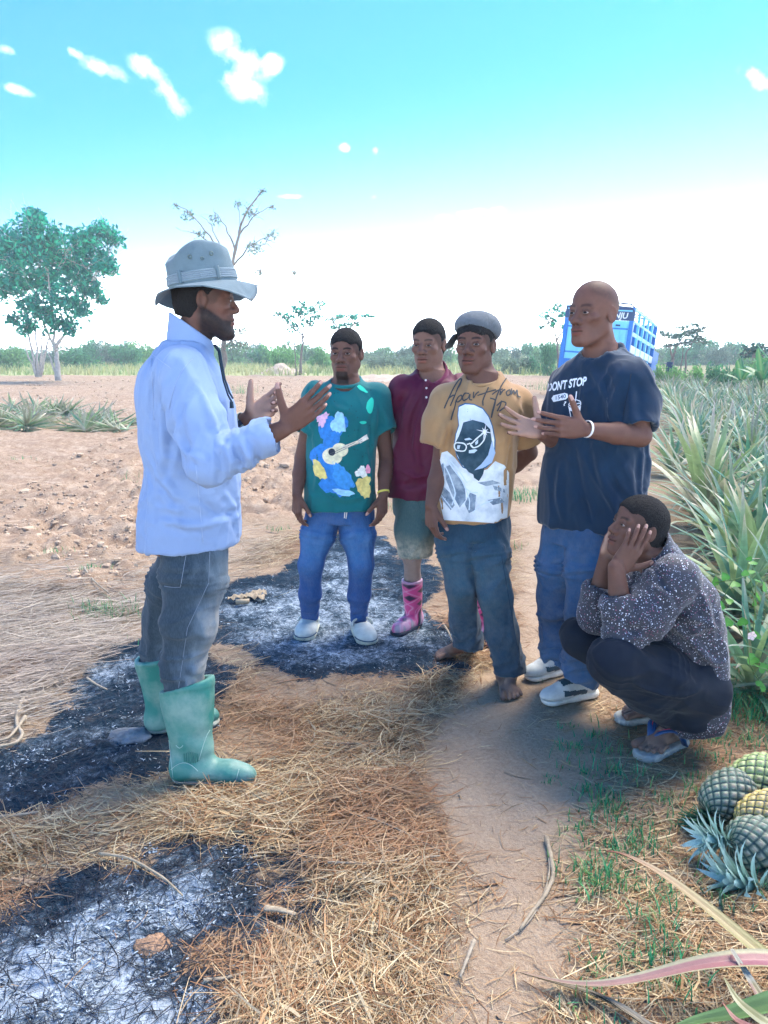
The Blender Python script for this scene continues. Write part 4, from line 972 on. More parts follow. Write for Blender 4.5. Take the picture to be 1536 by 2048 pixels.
stick('stick', 'pale bent stick on the brown straw below the bare feet', 'stick', [(648, 1488), (680, 1492), (715, 1487), (750, 1500), (785, 1514)], .007, M_pale)
stick('root', 'bleached crooked root at the left edge on the charred ground', 'root', [(48, 1408), (36, 1435), (34, 1462), (48, 1480), (36, 1498), (0, 1508), (-30, 1515)], .010, M_pale)
stick('root', 'short branch of bleached root crossing the crooked one', 'root', [(52, 1448), (35, 1470), (18, 1492), (-10, 1500)], .008, M_pale, .02)
stick('stick', 'white stick lying at the left edge above the ash', 'stick', [(-20, 1654), (30, 1648), (78, 1640)], .008, M_pale, .02)
stick('stick', 'white stick pointing into the ash from the straw', 'stick', [(408, 1975), (450, 1964), (494, 1953)], .006, M_pale)
stick('stick', 'thick pale stick cut off by the bottom edge', 'stick', [(605, 2022), (660, 2042), (720, 2064)], .009, M_pale, .02)
stick('bark_strip', 'split brown strip of bark where straw meets the ash', 'bark', [(530, 1832), (560, 1836), (592, 1846)], .012, M_stick, .012, .5)
stick('stick', 'straight pale stick near the left side of the path, upright in view', 'stick', [(948, 1890), (934, 1925), (920, 1962)], .006, M_pale)
stick('stick', 'short pale stick beside the shin-high boot heel in black ash', 'stick', [(175, 1370), (195, 1382), (215, 1392)], .006, M_pale)
stick('stick', 'broken pale stalk crossing the ash in the lower left', 'stick', [(200, 1725), (260, 1732), (330, 1775), (366, 1808)], .005, M_stick, .02)
stick('stick', 'grey curved twig in the straw at far left behind the boots', 'stick', [(170, 1145), (172, 1160), (190, 1178), (230, 1196)], .008, M_pale)
stick('stick', 'short stalk between the bare foot and the ash', 'stick', [(886, 1255), (896, 1275), (905, 1292)], .006, M_pale)
stick('dry_stalk', 'yellow stalk in the straw left of the path', 'stalk', [(700, 1640), (760, 1655), (830, 1690), (880, 1718)], .004, M_stick, .03)
stick('dry_stalk', 'pale bent stalk in the middle straw', 'stalk', [(655, 1750), (740, 1752), (850, 1735), (880, 1728)], .004, M_pale, .03)
# crumpled maize husk in front of the ash
hk = thing('maize_husk', 'crumpled pale maize husk on the ash left of the clogs', 'husk', G(497, 1205)); R_ = np.random.default_rng(4)
for (px, py, L, W, a) in ((478, 1192, .10, .022, .3), (505, 1190, .12, .030, -.2), (515, 1183, .09, .03, .6)):
    g = G(px, py, .03); V = []
    for i in range(9):
        for j in range(5):
            t, s = i / 8 - .5, j / 4 - .5; V.append((g[0] + L * t * math.cos(a) * 1.4 - s * W * math.sin(a), g[1] + L * t * math.sin(a) + s * W * 2, g[2] - .01 + .018 * math.cos(t * 3) * (1 - s * s * 3) + .012 * math.sin(i * 2.3 + j)))
    V += [(x, y, z - .003) for x, y, z in V]; F = [(i * 5 + j, i * 5 + j + 1, (i + 1) * 5 + j + 1, (i + 1) * 5 + j) for i in range(8) for j in range(4)]; F += [tuple(k + 45 for k in f[::-1]) for f in F]
    part('husk_leaf', V, F, M_stick, hk, True)
mb = MB(); mb.tube([G(472, 1204, .02), G(485, 1203, .022), G(498, 1202, .02)], .016, 9); mb.part('stub', M_stick, hk, True)
def lump(name, label, cat, px, py, r, m, seed, sq=.6):
    R = np.random.default_rng(seed); n1, n2 = 18, 28; g = G(px, py); V = []
    for i in range(n1 + 1):
        for j in range(n2):
            a, b = math.pi * i / n1, 2 * math.pi * j / n2; V.append((math.sin(a) * math.cos(b), math.sin(a) * math.sin(b), math.cos(a)))
    V = np.array(V); V = V * (1 + .28 * fbm(V * 1.8 + seed, 4, seed))[:, None] * r * np.array((1.3, 1, sq)); F = [(i * n2 + j, (i + 1) * n2 + j, (i + 1) * n2 + (j + 1) % n2, i * n2 + (j + 1) % n2) for i in range(n1) for j in range(n2)]
    o = obj(name, make_mesh(name, V, F, m), None, (g[0], g[1], float(gh(g[0], g[1])[0]) + r * .1)); props(o, label, cat)
lump('stone', 'pale ash-covered lump just left of the far rubber boot', 'stone', 258, 1476, .060, mat('ashy_stone', (.20, .21, .22), .95, var=.5, vscale=18, bump=.8, bscale=50), 3, .45)
lump('soil_lump', 'brown crumb of earth sitting on the pale ash in the lower left', 'soil lump', 306, 1888, .035, mat('brown_lump', (.34, .21, .13), .95, var=.4, vscale=40, bump=1, bscale=90), 5, .5)

# ------------------------------------------------------------------ blue livestock truck
def truck():
    yaw, roll, pit = math.radians(28), math.radians(4.0), math.radians(5.5)
    el = np.array((math.sin(yaw) * math.cos(pit), math.cos(yaw) * math.cos(pit), -math.sin(pit))); ew = np.array((math.cos(yaw), -math.sin(yaw), 0)); eh = np.cross(ew, el)
    ew2 = ew * math.cos(roll) - eh * math.sin(roll); eh2 = eh * math.cos(roll) + ew * math.sin(roll); ew, eh = ew2, eh2
    R = np.stack([ew, el, eh], 1)
    top = P(1272, 616, 26.0); W, H, Ln = 2.30, 2.62, 4.6           # the upper right rear corner of the body
    O = top - ew * W - eh * H                                      # lower left rear corner of the body
    root = thing('livestock_truck', 'blue slatted livestock truck parked tilted behind the person in the black T-shirt, rear doors facing', 'truck', (O[0], O[1], 0))
    w = lambda x, y, z: O + R @ np.array((x, y, z), float)
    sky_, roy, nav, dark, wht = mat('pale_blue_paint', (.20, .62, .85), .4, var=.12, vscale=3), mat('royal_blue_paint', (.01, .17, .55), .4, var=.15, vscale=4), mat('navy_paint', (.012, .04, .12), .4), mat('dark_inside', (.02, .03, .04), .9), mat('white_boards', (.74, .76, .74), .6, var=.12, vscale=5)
    def bx(nm, x0, x1, y0, y1, z0, z1, m, par=None):
        mb = MB(); mb.box(w((x0 + x1) / 2, (y0 + y1) / 2, (z0 + z1) / 2), ((x1 - x0) / 2, (y1 - y0) / 2, (z1 - z0) / 2), R); return mb.part(nm, m, par or root)
    bx('floor', 0, W, 0, Ln, -.12, 0, nav)
    for x0 in (0, W - .14): bx('rear_post', x0, x0 + .14, -.03, .11, 0, H, roy)
    # header with rounded top and the painted name
    mb = MB(); prof = [(0, H - .42), (0, H - .12), (.06, H - .03), (.16, H + .02), (W / 2, H + .05), (W - .16, H + .02), (W - .06, H - .03), (W, H - .12), (W, H - .42)]
    V = [w(x, -.04, z) for x, z in prof] + [w(x, .06, z) for x, z in prof]; n = len(prof); F4 = [(i, i + 1, n + i + 1, n + i) for i in range(n - 1)]; F4.append((n - 1, 0, n, 2 * n - 1)); mb.add(V, F4)
    mb.add(V[:n], [(0, i + 1, i) for i in range(1, n - 1)]); mb.add(V[n:], [(0, i, i + 1) for i in range(1, n - 1)]); hd = mb.part('header', nav, root)
    bx('header_stripe', .08, W - .08, -.052, -.042, H - .13, H - .09, sky_, hd)
    polys, TW = text_polys('MURUNJU', lambda x, y: (x, y), 1.0, .12, .02); mb = MB(); sx = 1.15 / (TW[1] - TW[0])
    for p in polys:
        V = [w(W - 1.35 + (x - TW[0]) * sx, -.056, H - .36 + y * .27) for x, y in p]; mb.add(V, [(0, i, i + 1) for i in range(1, len(V) - 1)])
    mb.part('painted_name', wht, hd)
    # rear doors of ribbed sheet
    for k, x0 in enumerate((.15, W / 2 + .01)):
        x1 = x0 + W / 2 - .16; d = bx('rear_door', x0, x1, 0, .04, .85, H - .43, sky_)
        for i in range(5):
            xx = x0 + .10 + i * (x1 - x0 - .2) / 4; bx('door_rib', xx - .045, xx + .045, -.035, -.001, 1.0, H - .55, sky_, d)
        for z in (1.05, 1.9): bx('door_bar', x0, x1, -.055, -.036, z, z + .05, roy, d)
        for i in range(2): bx('vent_slot', x0 + .3 + i * .28, x0 + .45 + i * .28, -.045, -.036, H - .62, H - .56, nav, d)
    tg = bx('tailgate', .14, W - .14, -.02, .04, .08, .84, roy)
    for i in range(6): bx('tailgate_rib', .25 + i * .34, .31 + i * .34, -.05, -.021, .1, .82, roy, tg)
    bx('tailgate_plate', .85, 1.25, -.06, -.051, .55, .72, wht, tg)
    # slatted sides
    zs = [(0, .42, roy), (.42 + .28, .42 + .28 + .22, wht), (1.20, 1.44, wht), (1.74, 1.86, sky_), (2.16, 2.24, sky_), (2.55, 2.62, sky_)]
    for sx_ in (0, W - .06):
        for z0, z1, m in zs: bx('side_board', sx_, sx_ + .06, .12, Ln, z0, z1, m)
        for i in range(1, 6):
            y = .12 + (Ln - .12) * i / 5; bx('side_post', sx_ - .01, sx_ + .07, y - .05, y + .05, 0, H, sky_ if i < 5 else roy)
    bx('inner_dark_sheet', .07, .10, .12, Ln, 0, 1.74, dark); bx('front_wall', 0, W, Ln, Ln + .06, 0, H, roy)  # plain dark sheet inside the left boards, seen through the right slats
    for i in range(5):                                             # hoops over the top
        y = .5 + i * .95; mb = MB(); mb.tube([w(.03, y, H - .02), w(.25, y, H + .18), w(W / 2, y, H + .24), w(W - .25, y, H + .18), w(W - .03, y, H - .02)], .03, 6); mb.part('roof_hoop', nav, root, True)
    bx('cab', .1, W - .1, Ln + .25, Ln + 1.9, -.3, 1.75, roy); cabw = bx('windscreen', .2, W - .2, Ln + 1.88, Ln + 1.91, .9, 1.6, mat('truck_glass', (.03, .05, .06), .1, spec=.6))
    bx('bumper', .1, W - .1, -.16, -.04, -.55, -.38, nav)
    for x in (.2, W - .5): bx('rear_lamp', x, x + .3, -.18, -.161, -.52, -.41, mat('rear_lamp_red', (.5, .02, .02), .3))
    rub, rim = mat('tyre_rubber', (.02, .02, .022), .8), mat('wheel_rim', (.35, .36, .38), .5)
    for y in (.9, 2.0, Ln + 1.2):
        for x in (.22, W - .22):
            c = w(x, y, -.62); mb = MB(); th = np.linspace(0, 2 * math.pi, 25); mb.tube([c + R @ np.array((0, .36 * math.cos(a), .36 * math.sin(a))) for a in th], .15, 8, cap=False); wh = mb.part('wheel', rub, root, True)
            mb = MB(); mb.tube([c - ew * .10, c + ew * .10], .24, 16); mb.part('rim', rim, wh)
    mb = MB(); mb.tube([w(W, Ln + 1.6, 1.3), w(W + .3, Ln + 1.65, 1.35)], .02, 5); a = mb.part('mirror_arm', nav, root); mb = MB(); mb.box(w(W + .42, Ln + 1.65, 1.2), (.12, .05, .22), R); mb.part('mirror', nav, a)
truck()
# ------------------------------------------------------------------ people: shared anatomy

def facing(yaw, pitch=0, roll=0):      # yaw 0 looks at the camera, +90 to the right of the picture; columns: right hand side, front, up
    y, p, r = map(math.radians, (yaw, pitch, roll))
    f = np.array((math.sin(y), -math.cos(y), 0)); rt = np.cross(f, UP)
    f2 = f * math.cos(p) + UP * math.sin(p); u2 = UP * math.cos(p) - f * math.sin(p)
    r2 = rt * math.cos(r) + u2 * math.sin(r); u3 = u2 * math.cos(r) - rt * math.sin(r)
    return np.stack([r2, f2, u3], 1)
class Head:
    def __init__(s, c, yaw, pitch=0, roll=0, s_=1.0, jaw=1.0, nose=1.0, lips=1.0, gaunt=0.0, beard=0, brow=1.0, lid=.35, line=.058, scalp=1.0):
        s.c = np.asarray(c, float); s.R = facing(yaw, pitch, roll); s.s = s_; s.jaw = jaw; s.nose = nose; s.lips = lips; s.gaunt = gaunt; s.beard = beard; s.brow = brow; s.line = line; s.scalp = scalp
    def w(s, p): return s.c + s.R @ (np.asarray(p, float) * s.s)
    def l(s, v): return ((v - s.c) @ s.R) / s.s
    def e(s, c, r, R=None): return ell(s.w(c), np.asarray(r) * s.s, s.R if R is None else s.R @ R)
    def rc(s, a, b, ra, rb): return rcone(s.w(a), s.w(b), ra * s.s, rb * s.s)
    def grow(s, F):
        k = s.s; J = s.jaw; N = s.nose
        F.u(s.e((0, -.014, .032), (.0745, .096, .088)), .0)
        F.u(s.e((0, .004, .045), (.068, .086, .072)), .02)                  # forehead
        F.u(s.e((0, .024, -.035), (.061 * J, .064, .076)), .03 * k)         # face
        F.u(s.rc((-.05 * J, .0, -.055), (-.018, .062, -.100), .024, .020), .025 * k)   # jaw
        F.u(s.rc((.05 * J, .0, -.055), (.018, .062, -.100), .024, .020), .025 * k)
        F.u(s.e((0, .066, -.098), (.026, .022, .019)), .02 * k)             # chin
        for x in (-1, 1):
            F.u(s.e((x * .043, .060, -.020), (.021, .020, .016)), .018 * k) # cheekbone
            if s.gaunt: F.sub(s.e((x * .066, .052, -.062), (.020 * s.gaunt, .03, .026)), .03 * k)
        F.u(s.rc((-.040, .074, .020), (.040, .074, .020), .0105, .0105), .014 * k)      # brow
        F.u(s.e((0, .072, -.064), (.033, .024, .028)), .018 * k)            # muzzle
        for x in (-1, 1): F.sub(s.e((x * .0315, .094, .001), (.0165, .017, .0125)), .010 * k)
        F.u(s.rc((0, .083, .012), (0, .104, -.026), .0075, .0125), .010 * k)            # nose
        F.u(s.e((0, .100, -.030), (.0125 * N, .0125, .0100)), .010 * k)
        for x in (-1, 1):
            F.u(s.e((x * .0155 * N, .092, -.034), (.0090, .012, .0080)), .009 * k)
            F.sub(s.e((x * .008 * N, .100, -.043), (.0042, .0065, .0045)), .003 * k)
            F.u(s.e((x * .0315, .0765, .001), (.0150, .0098, .0110)), .004 * k)         # eyeball under the lids
            F.u(s.rc((x * .017, .0845, .0065), (x * .031, .0885, .0095), .0032, .0036), .004 * k)   # upper lid
            F.u(s.rc((x * .031, .0885, .0095), (x * .046, .0800, .0055), .0036, .003), .004 * k)
            F.u(s.rc((x * .018, .0835, -.0065), (x * .044, .0800, -.0060), .0025, .0025), .005 * k)
        if s.beard > 1:
            F.u(s.e((0, .070, -.112), (.030, .030, .022)), .02 * k)
            for x in (-1, 1): F.u(s.rc((x * .052, .005, -.062), (x * .022, .060, -.106), .024, .020), .02 * k)
        L = s.lips
        F.u(s.e((-.011, .0895, -.0605), (.0155, .0105 * L, .0062 * L)), .005 * k)
        F.u(s.e((.011, .0895, -.0605), (.0155, .0105 * L, .0062 * L)), .005 * k)
        F.u(s.e((0, .0885, -.0745), (.021, .0115 * L, .0075 * L)), .005 * k)
        F.sub(s.rc((-.026, .089, -.0675), (0, .1015, -.0668), .0018, .0022), .004 * k)
        F.sub(s.rc((.026, .089, -.0675), (0, .1015, -.0668), .0018, .0022), .004 * k)
        for x in (-1, 1):
            c, sn = math.cos(.35 * x), math.sin(.35 * x)
            Re = np.array([[c, -sn, 0], [sn, c, 0], [0, 0, 1]])
            F.u(s.e((x * .079, -.010, -.004), (.0075, .0195, .032), Re), .006 * k)
            F.sub(s.e((x * .087, -.008, .001), (.006, .012, .020), Re), .004 * k)
    def fine(s):
        r = .125 * s.s
        return (s.c - r, s.c + r)
    def paint(s, v, n, col, skin):
        q = s.l(v); near = (np.abs(q) < .15).all(1)
        nf = n @ s.R[:, 1]
        def put(mask, c, a=1.0):
            m = (np.clip(mask, 0, 1) * a * near)[:, None]; col[:] = col * (1 - m) + np.asarray(c) * m
        x, y, z = np.abs(q[:, 0]), q[:, 1], q[:, 2]
        sm = lambda t, a, b: smooth01(t, a, b)
        put(sm(.0155 - np.hypot((x - .031) * .62, (z - .002) * 1.0), 0, .006) * (y > .05), skin * .62, .65)   # skin round the eyes
        put((1 - sm(x, .020, .027)) * (1 - sm(np.abs(z + .0605), .005, .009)) * (y > .078), skin * np.array((.95, .72, .74)), .8)
        put((1 - sm(x, .018, .024)) * (1 - sm(np.abs(z + .0745), .005, .010)) * (y > .078), skin * np.array((1.35, .95, .95)), .8)
        put((1 - sm(x, .024, .028)) * (1 - sm(np.abs(z + .0672 - 1.5 * q[:, 0] ** 2), .001, .0032)) * (y > .075), skin * .25, .85)
        zb = .0235 + .004 * np.sin(np.clip((x - .012) / .042, 0, 1) * math.pi)
        put(sm(x, .010, .016) * (1 - sm(x, .046, .054)) * (1 - sm(np.abs(z - zb), .0028, .0062)) * (y > .05), skin * .16, .8 * s.brow)
        put((1 - sm(np.hypot((x - .0085) * 1.0, (z + .0425) * 1.3), .003, .006)) * (y > .085), skin * .2, .8)
        B = np.array((.010, .009, .010))
        if s.beard:
            nzv = .5 + .5 * noise3(v * 260, 5)
            st = s.beard
            lipfree = 1 - (1 - sm(x, .024, .029)) * (1 - sm(np.abs(z + .0675), .013, .018))
            must = (1 - sm(x, .026, .034)) * (1 - sm(np.abs(z + .051), .004, .008)) * (y > .075)
            goat = (1 - sm(x, .026, .036)) * (1 - sm(z, -.090, -.083)) * (y > .03)
            side = sm(x, .026, .034) * (1 - sm(x, .036, .044)) * (z < -.05) * (z > -.1) * (y > .05)
            full = (1 - sm(z + .62 * np.clip(y - .0, -.05, .06) - (-.028), -.006, .008)) * sm(y, -.034, -.006) * (z > -.16) * (1 - sm(z, -.03, -.004)) if st > 1 else 0
            cov = np.maximum(np.maximum(must * .6, np.maximum(goat, side * .3)), full) * lipfree * (nf > -.75)
            put(cov * (.8 + .2 * nzv), B, .97)
        r_ = np.sqrt((np.maximum(np.abs(x), 0) / .0745) ** 2 + ((y + .014) / .096) ** 2 + ((z - .032) / .088) ** 2)
        face_ = np.sqrt((x / .100) ** 2 + ((y - .108) / .090) ** 2 + ((z - s.line + .092) / .092) ** 2)
        put(sm(face_, .98, 1.12) * sm(z - .0 + .35 * np.minimum(y, 0) * -1, -.03, .0) * (np.abs(r_ - 1) < .12) * s.scalp, B * 1.6, .42)
def eyes(H, parent, look=0.0, dark=False):
    """two eyeballs: white, iris and pupil as colour rings about the gaze"""
    for x in (-1, 1):
        c = np.array((x * .0315, .0782, .0008))
        n1, n2 = 14, 20; V = []; C = []
        g = nrm((look * .9, 1, -.02))
        e1 = nrm(np.cross(g, UP)); e2 = np.cross(e1, g)
        for i in range(n1 + 1):
            a = math.pi * .62 * i / n1
            for j in range(n2):
                t = 2 * math.pi * j / n2
                d = g * math.cos(a) + (e1 * math.cos(t) + e2 * math.sin(t)) * math.sin(a)
                V.append(c + d * np.array((.0138, .0120, .0064)))
                C.append((.004, .004, .005) if a < .34 else ((.02, .011, .007) if a < .66 else (.26, .23, .22)))
        F = [(i * n2 + j, (i + 1) * n2 + j, (i + 1) * n2 + (j + 1) % n2, i * n2 + (j + 1) % n2) for i in range(n1) for j in range(n2)]
        V = np.array([H.w(p) for p in V])
        part('eye', V, np.array(F)[:, ::-1], M_eye, parent, attrs={'col': np.array(C)})

class Hand:
    def __init__(s, wrist, fwd, palm, right=True, size=1.0, curl=(10, 12, 15, 18), spread=5, thumb=(.62, .70, .30), tbend=18, prox=None):
        s.w = np.asarray(wrist, float); s.f = nrm(fwd); n = np.asarray(palm, float); s.n = nrm(n - s.f * (n @ s.f))
        s.s = np.cross(s.f, s.n) * (1 if right else -1); s.size = size; s.curl = curl; s.spread = spread; s.thumb = thumb; s.tbend = tbend; s.segs = []
        s.prox = prox
    def grow(s, F):
        k = s.size; W = s.w; f, n, t = s.f, s.n, s.s
        off = (.031, .0105, -.0105, -.030); ln = ((.043, .026, .021), (.047, .030, .022), (.043, .028, .022), (.034, .021, .019)); kf = (.088, .093, .088, .080)
        rr = (.0098, .0100, .0094, .0083)
        for i in range(4):
            kn = W + (f * kf[i] + t * off[i] - n * .002 * (i in (1, 2))) * k
            F.u(rcone(W + (f * .008 + t * off[i] * .62) * k, kn, .0135 * k, .0115 * k), .010)
            s.segs.append((W + t * off[i] * .62 * k, kn, n, 0))
            a = 0; p = kn
            spr = math.radians(s.spread) * (1.5 - i)
            d0 = f * math.cos(spr) + t * math.sin(spr)
            c = s.curl[i] if np.ndim(s.curl[i]) else (s.curl[i], s.curl[i] * 1.2, s.curl[i] * .8)
            for j in range(3):
                a += math.radians(c[j])
                d = d0 * math.cos(a) + n * math.sin(a); pn = n * math.cos(a) - d0 * math.sin(a)
                q = p + d * ln[i][j] * k
                r0, r1 = rr[i] * (1 - .09 * j) * k, rr[i] * (1 - .09 * (j + 1)) * k
                F.u(rcone(p, q, r0, r1), .004 if j else .006)
                s.segs.append((p, q, pn, 1 if j < 2 else 2)); p = q
        # palm pads
        F.u(ell(W + (f * .045 - t * .0 + n * .004) * k, np.array((.040, .036, .013)) * k, np.stack([f, t, n], 1)), .012)
        F.u(ell(W + (f * .040 - t * .024 + n * .008) * k, np.array((.036, .015, .012)) * k, np.stack([f, t, n], 1)), .010)
        # thumb
        b = W + (f * .018 + t * .022 + n * .008) * k
        d = nrm(f * s.thumb[0] + t * s.thumb[1] + n * s.thumb[2])
        bend = nrm(f * .8 + n * .5 - t * .1)
        r = (.0165, .0130, .0112, .0090); p = b; a = 0
        for j, L in enumerate((.043, .034, .027)):
            if j: a += math.radians(s.tbend)
            dd = nrm(d * math.cos(a) + bend * math.sin(a)); q = p + dd * L * k
            F.u(rcone(p, q, r[j] * k, r[j + 1] * k), .010 if j == 0 else .004)
            s.segs.append((p, q, nrm(n * .6 - t * .5), 1 if j < 2 else 2)); p = q
    def fine(s):
        c = s.w + s.f * .085 * s.size; r = .125 * s.size
        return (c - r, c + r)
    def paint(s, v, nn, col, skin, palmcol):
        near = np.where(np.linalg.norm(v - (s.w + s.f * .09), axis=1) < .16)[0]
        if not len(near): return
        p = v[near]; best = np.full(len(p), 9.); pal = np.zeros((len(p), 3)); kind = np.zeros(len(p)); tt = np.zeros(len(p))
        for a, b, pn, kd in s.segs:
            ba = b - a; t = np.clip((p - a) @ ba / (ba @ ba), 0, 1); d = np.linalg.norm(p - a - t[:, None] * ba, axis=1)
            m = d < best; best[m] = d[m]; pal[m] = pn; kind[m] = kd; tt[m] = t[m]
        dp = (nn[near] * pal).sum(1)
        fw = smooth01((p - s.w) @ s.f, -.005, .03)
        w = smooth01(dp, .05, .5) * fw * (best < .035)
        col[near] = col[near] * (1 - w[:, None]) + palmcol * w[:, None]
        nail = (kind == 2) * smooth01(tt, .45, .6) * smooth01(-dp, .45, .7) * (best < .02)
        nc = np.minimum(skin * 2.6 + .10, .62)
        col[near] = col[near] * (1 - nail[:, None]) + nc * nail[:, None]

class Foot:
    def __init__(s, ankle, heel, toe, right=True, size=1.0, z0=0.0, toes=True):
        s.a = np.asarray(ankle, float); s.h = np.asarray(heel, float); s.t = np.asarray(toe, float); s.right = right; s.k = size; s.z = z0; s.toes = toes
    def grow(s, F):
        f = s.t - s.h; f[2] = 0; L = np.linalg.norm(f); f = nrm(f); k = L / .25
        side = np.cross(f, UP) * (-1 if s.right else 1)          # towards the big toe
        h = s.h.copy(); h[2] = s.z
        if not s.toes:
            F.u(rcone(s.a, h + f * .055 * k + UP * .055, .03, .022), .02); F.u(rcone(h + f * .05 * k + UP * .05, h + f * .17 * k + UP * .04, .022, .018), .02)
            return
        F.u(ell(h + f * .03 * k + UP * .030, (.034 * k, .034 * k, .033)), .02)
        F.u(rcone(s.a, h + f * .045 * k + UP * .045, .036, .034), .02)
        F.u(rcone(s.a + f * .01, h + f * .165 * k + UP * .030, .036, .026), .03)
        F.u(rcone(h + f * .03 * k + UP * .022, h + f * .175 * k + UP * .020 + side * .006, .032 * k, .038 * k, UP, .52), .02)
        F.u(rcone(h + f * .165 * k + UP * .022 + side * .018, h + f * .18 * k + UP * .018 - side * .022, .024 * k, .021 * k, UP, .75), .02)
        if s.toes:
            for i, (o, r, ln, st) in enumerate(((.033, .0155, .062, .190), (.011, .0112, .058, .190), (-.006, .0105, .052, .186), (-.022, .0100, .046, .180), (-.037, .0095, .038, .170))):
                b = h + f * (st - .012) * k + side * o * 1.10 * k + UP * .020; e = h + f * (st + ln - r) * k + side * o * 1.24 * k + UP * (.4 * r + .0085)
                mid = (b + e) / 2 + UP * .006
                F.u(rcone(b, mid, r * .95 * k, r * .88 * k), .002); F.u(rcone(mid, e, r * .88 * k, r * .98 * k), .001)
    def fine(s):
        c = (s.h + s.t) / 2; r = np.linalg.norm(s.t - s.h) / 2 + .05
        return (c - r, c + r)

M_skin = mat('skin', attr='col', rough=.60, spec=.22, var=.10, vscale=38, bump=.10, bscale=420, sss=.06)
M_eye = mat('eye_white', attr='col', rough=.12, spec=.6)
M_hair = mat('black_hair', (.012, .011, .012), rough=.85, spec=.25, bump=.9, bscale=330, bdetail=5, var=.5, vscale=220)

def grow_body(parent, head, neck, torso, arms, hands, legs, feet, skin, palm, hair=None, hc=.011, extra=None, look=0.0, neck_r=.056, arm_r=(.052, .043, .036, .028), leg_r=(.07, .048, .042, .030), open_eyes=True):
    """one continuous figure; torso is a list of loft arguments, arms/legs lists of joints"""
    skin = np.asarray(skin, float); palm = np.asarray(palm, float)
    pts = [head.c + .14, head.c - .14] + [p for a in arms + legs for p in a] + [h.w + h.f * .2 for h in hands] + [f.t for f in feet] + [f.h for f in feet]
    pts += [torso[0], torso[1]]
    pts = np.array(pts); lo = pts.min(0) - .12; hi = pts.max(0) + .12; lo[2] = max(lo[2], -.03)
    fine = [head.fine()] + [h.fine() for h in hands] + [f.fine() for f in feet if f.toes]
    F = Field(lo, hi, .0105, fine, .0030)
    head.grow(F)
    nb = np.asarray(neck, float)
    F.u(rcone(head.w((0, -.022, -.055)), nb, neck_r * head.s, neck_r * 1.08), .022)
    inner = [(t, ox, oy, w * (.86 + .08 * float(smooth01(np.array(t), .3, .6))), d * (.82 + .1 * float(smooth01(np.array(t), .3, .6)))) for t, ox, oy, w, d in torso[3]]
    F.u(loft(torso[0], torso[1], torso[2], inner, off=-.012), .03)
    for a in arms:
        m = a[1] * .55 + a[2] * .45
        F.u(rcone(a[0], a[1], arm_r[0], arm_r[1]), .03); F.u(rcone(a[1], m, arm_r[1], arm_r[1]), .01); F.u(rcone(m, a[2], arm_r[1] * .98, arm_r[3]), .012)
        F.u(rcone(nb - UP * .02, a[0], .05, .05), .03)
    for h in hands: h.grow(F)
    for g in legs:
        m = g[1] * .62 + g[2] * .38
        F.u(rcone(g[0], g[1], leg_r[0], leg_r[1]), .03); F.u(rcone(g[1], m, leg_r[1] * .95, leg_r[2]), .02); F.u(rcone(m, g[2], leg_r[2], leg_r[3]), .02)
    for f in feet: f.grow(F)
    v, f = F.mesh(); v = relax(v, f, 2, .42); n = vnormals(v, f)
    col = np.tile(skin, (len(v), 1)) * (1 + .10 * fbm(v * 14, 3, 3))[:, None]
    head.paint(v, n, col, skin)
    for h in hands: h.paint(v, n, col, skin, palm)
    for ft in feet:
        if ft.toes:
            d = np.linalg.norm(v - (ft.h + ft.t) / 2, axis=1); w = smooth01(.17 - d, 0, .05)[:, None]
            dust = np.array((.30, .23, .19)) * .75
            col[:] = col * (1 - w * .45) + dust * w * .45
    if extra: extra(v, n, col)
    b = part('body', v, f, M_skin, parent, attrs={'col': col})
    eyes(head, b, look) if open_eyes else None
    if hair is not None: grow_hair(b, head, *hair)
    return b
def grow_hair(parent, H, thick=.008, line=.052, temple=.012, back=-.075, mat_=None):
    """close-cropped hair: skull shell above a hairline"""
    r = .14 * H.s
    F = Field(H.c - r, H.c + r, .0042)
    t = thick
    F.u(H.e((0, -.014, .032), (.0745 + t, .096 + t, .088 + t)), 0); F.u(H.e((0, .004, .045), (.068 + t, .086 + t, .072 + t)), .02)
    F.u(H.e((0, -.05, -.03), (.058 + t * .6, .052 + t, .062)), .03)
    F.sub(H.e((0, .108, line - .092), (.098, .090, .092)), .014)          # the face
    for x in (-1, 1):
        F.sub(H.e((x * .080, .062, line - .068), (.044, .048, .062)), .016)
        F.sub(H.e((x * .085, -.002, -.025), (.030, .028, .040)), .008)
        F.sub(H.e((x * .07, .03, -.10), (.05, .06, .09)), .01)
    F.cut(H.w((0, 0, back)), -H.R[:, 2] - H.R[:, 1] * .2)
    v, f = F.mesh(); n = vnormals(v, f)
    v = v + n * (noise3(v * 240, 2) * .0016)[:, None]
    return part('hair', v, f, mat_ or M_hair, parent)

# ------------------------------------------------------------------ people: shared tailoring
def cloth_folds(v, f, specs, seed=0):
    """specs: (axis the folds run along, across frequency, along frequency, amplitude, weight function or None)"""
    n = vnormals(v, f); d = np.zeros(len(v))
    for i, (axis, fa, fl, amp, wf) in enumerate(specs):
        a = nrm(axis); b = nrm(np.cross(a, (0.31, .87, .39))); c = np.cross(a, b)
        w = fbm(v * 3.1, 2, seed + 50 + i) * .55
        q = np.stack([(v @ a) * fl + w, (v @ b) * fa + w, (v @ c) * fa + w * .5], 1)
        x = 1 - np.abs(noise3(q, seed + i)) * 2.2
        x = np.where(x > 0, x, x * .35)
        x2 = 1 - np.abs(noise3(q * 2.3 + 5, seed + i + 90)) * 2.6; x2 = np.where(x2 > 0, x2, x2 * .2)
        d += 1.75 * amp * (x + .30 * x2) * (1 if wf is None else wf(v))
    return v + n * d[:, None]
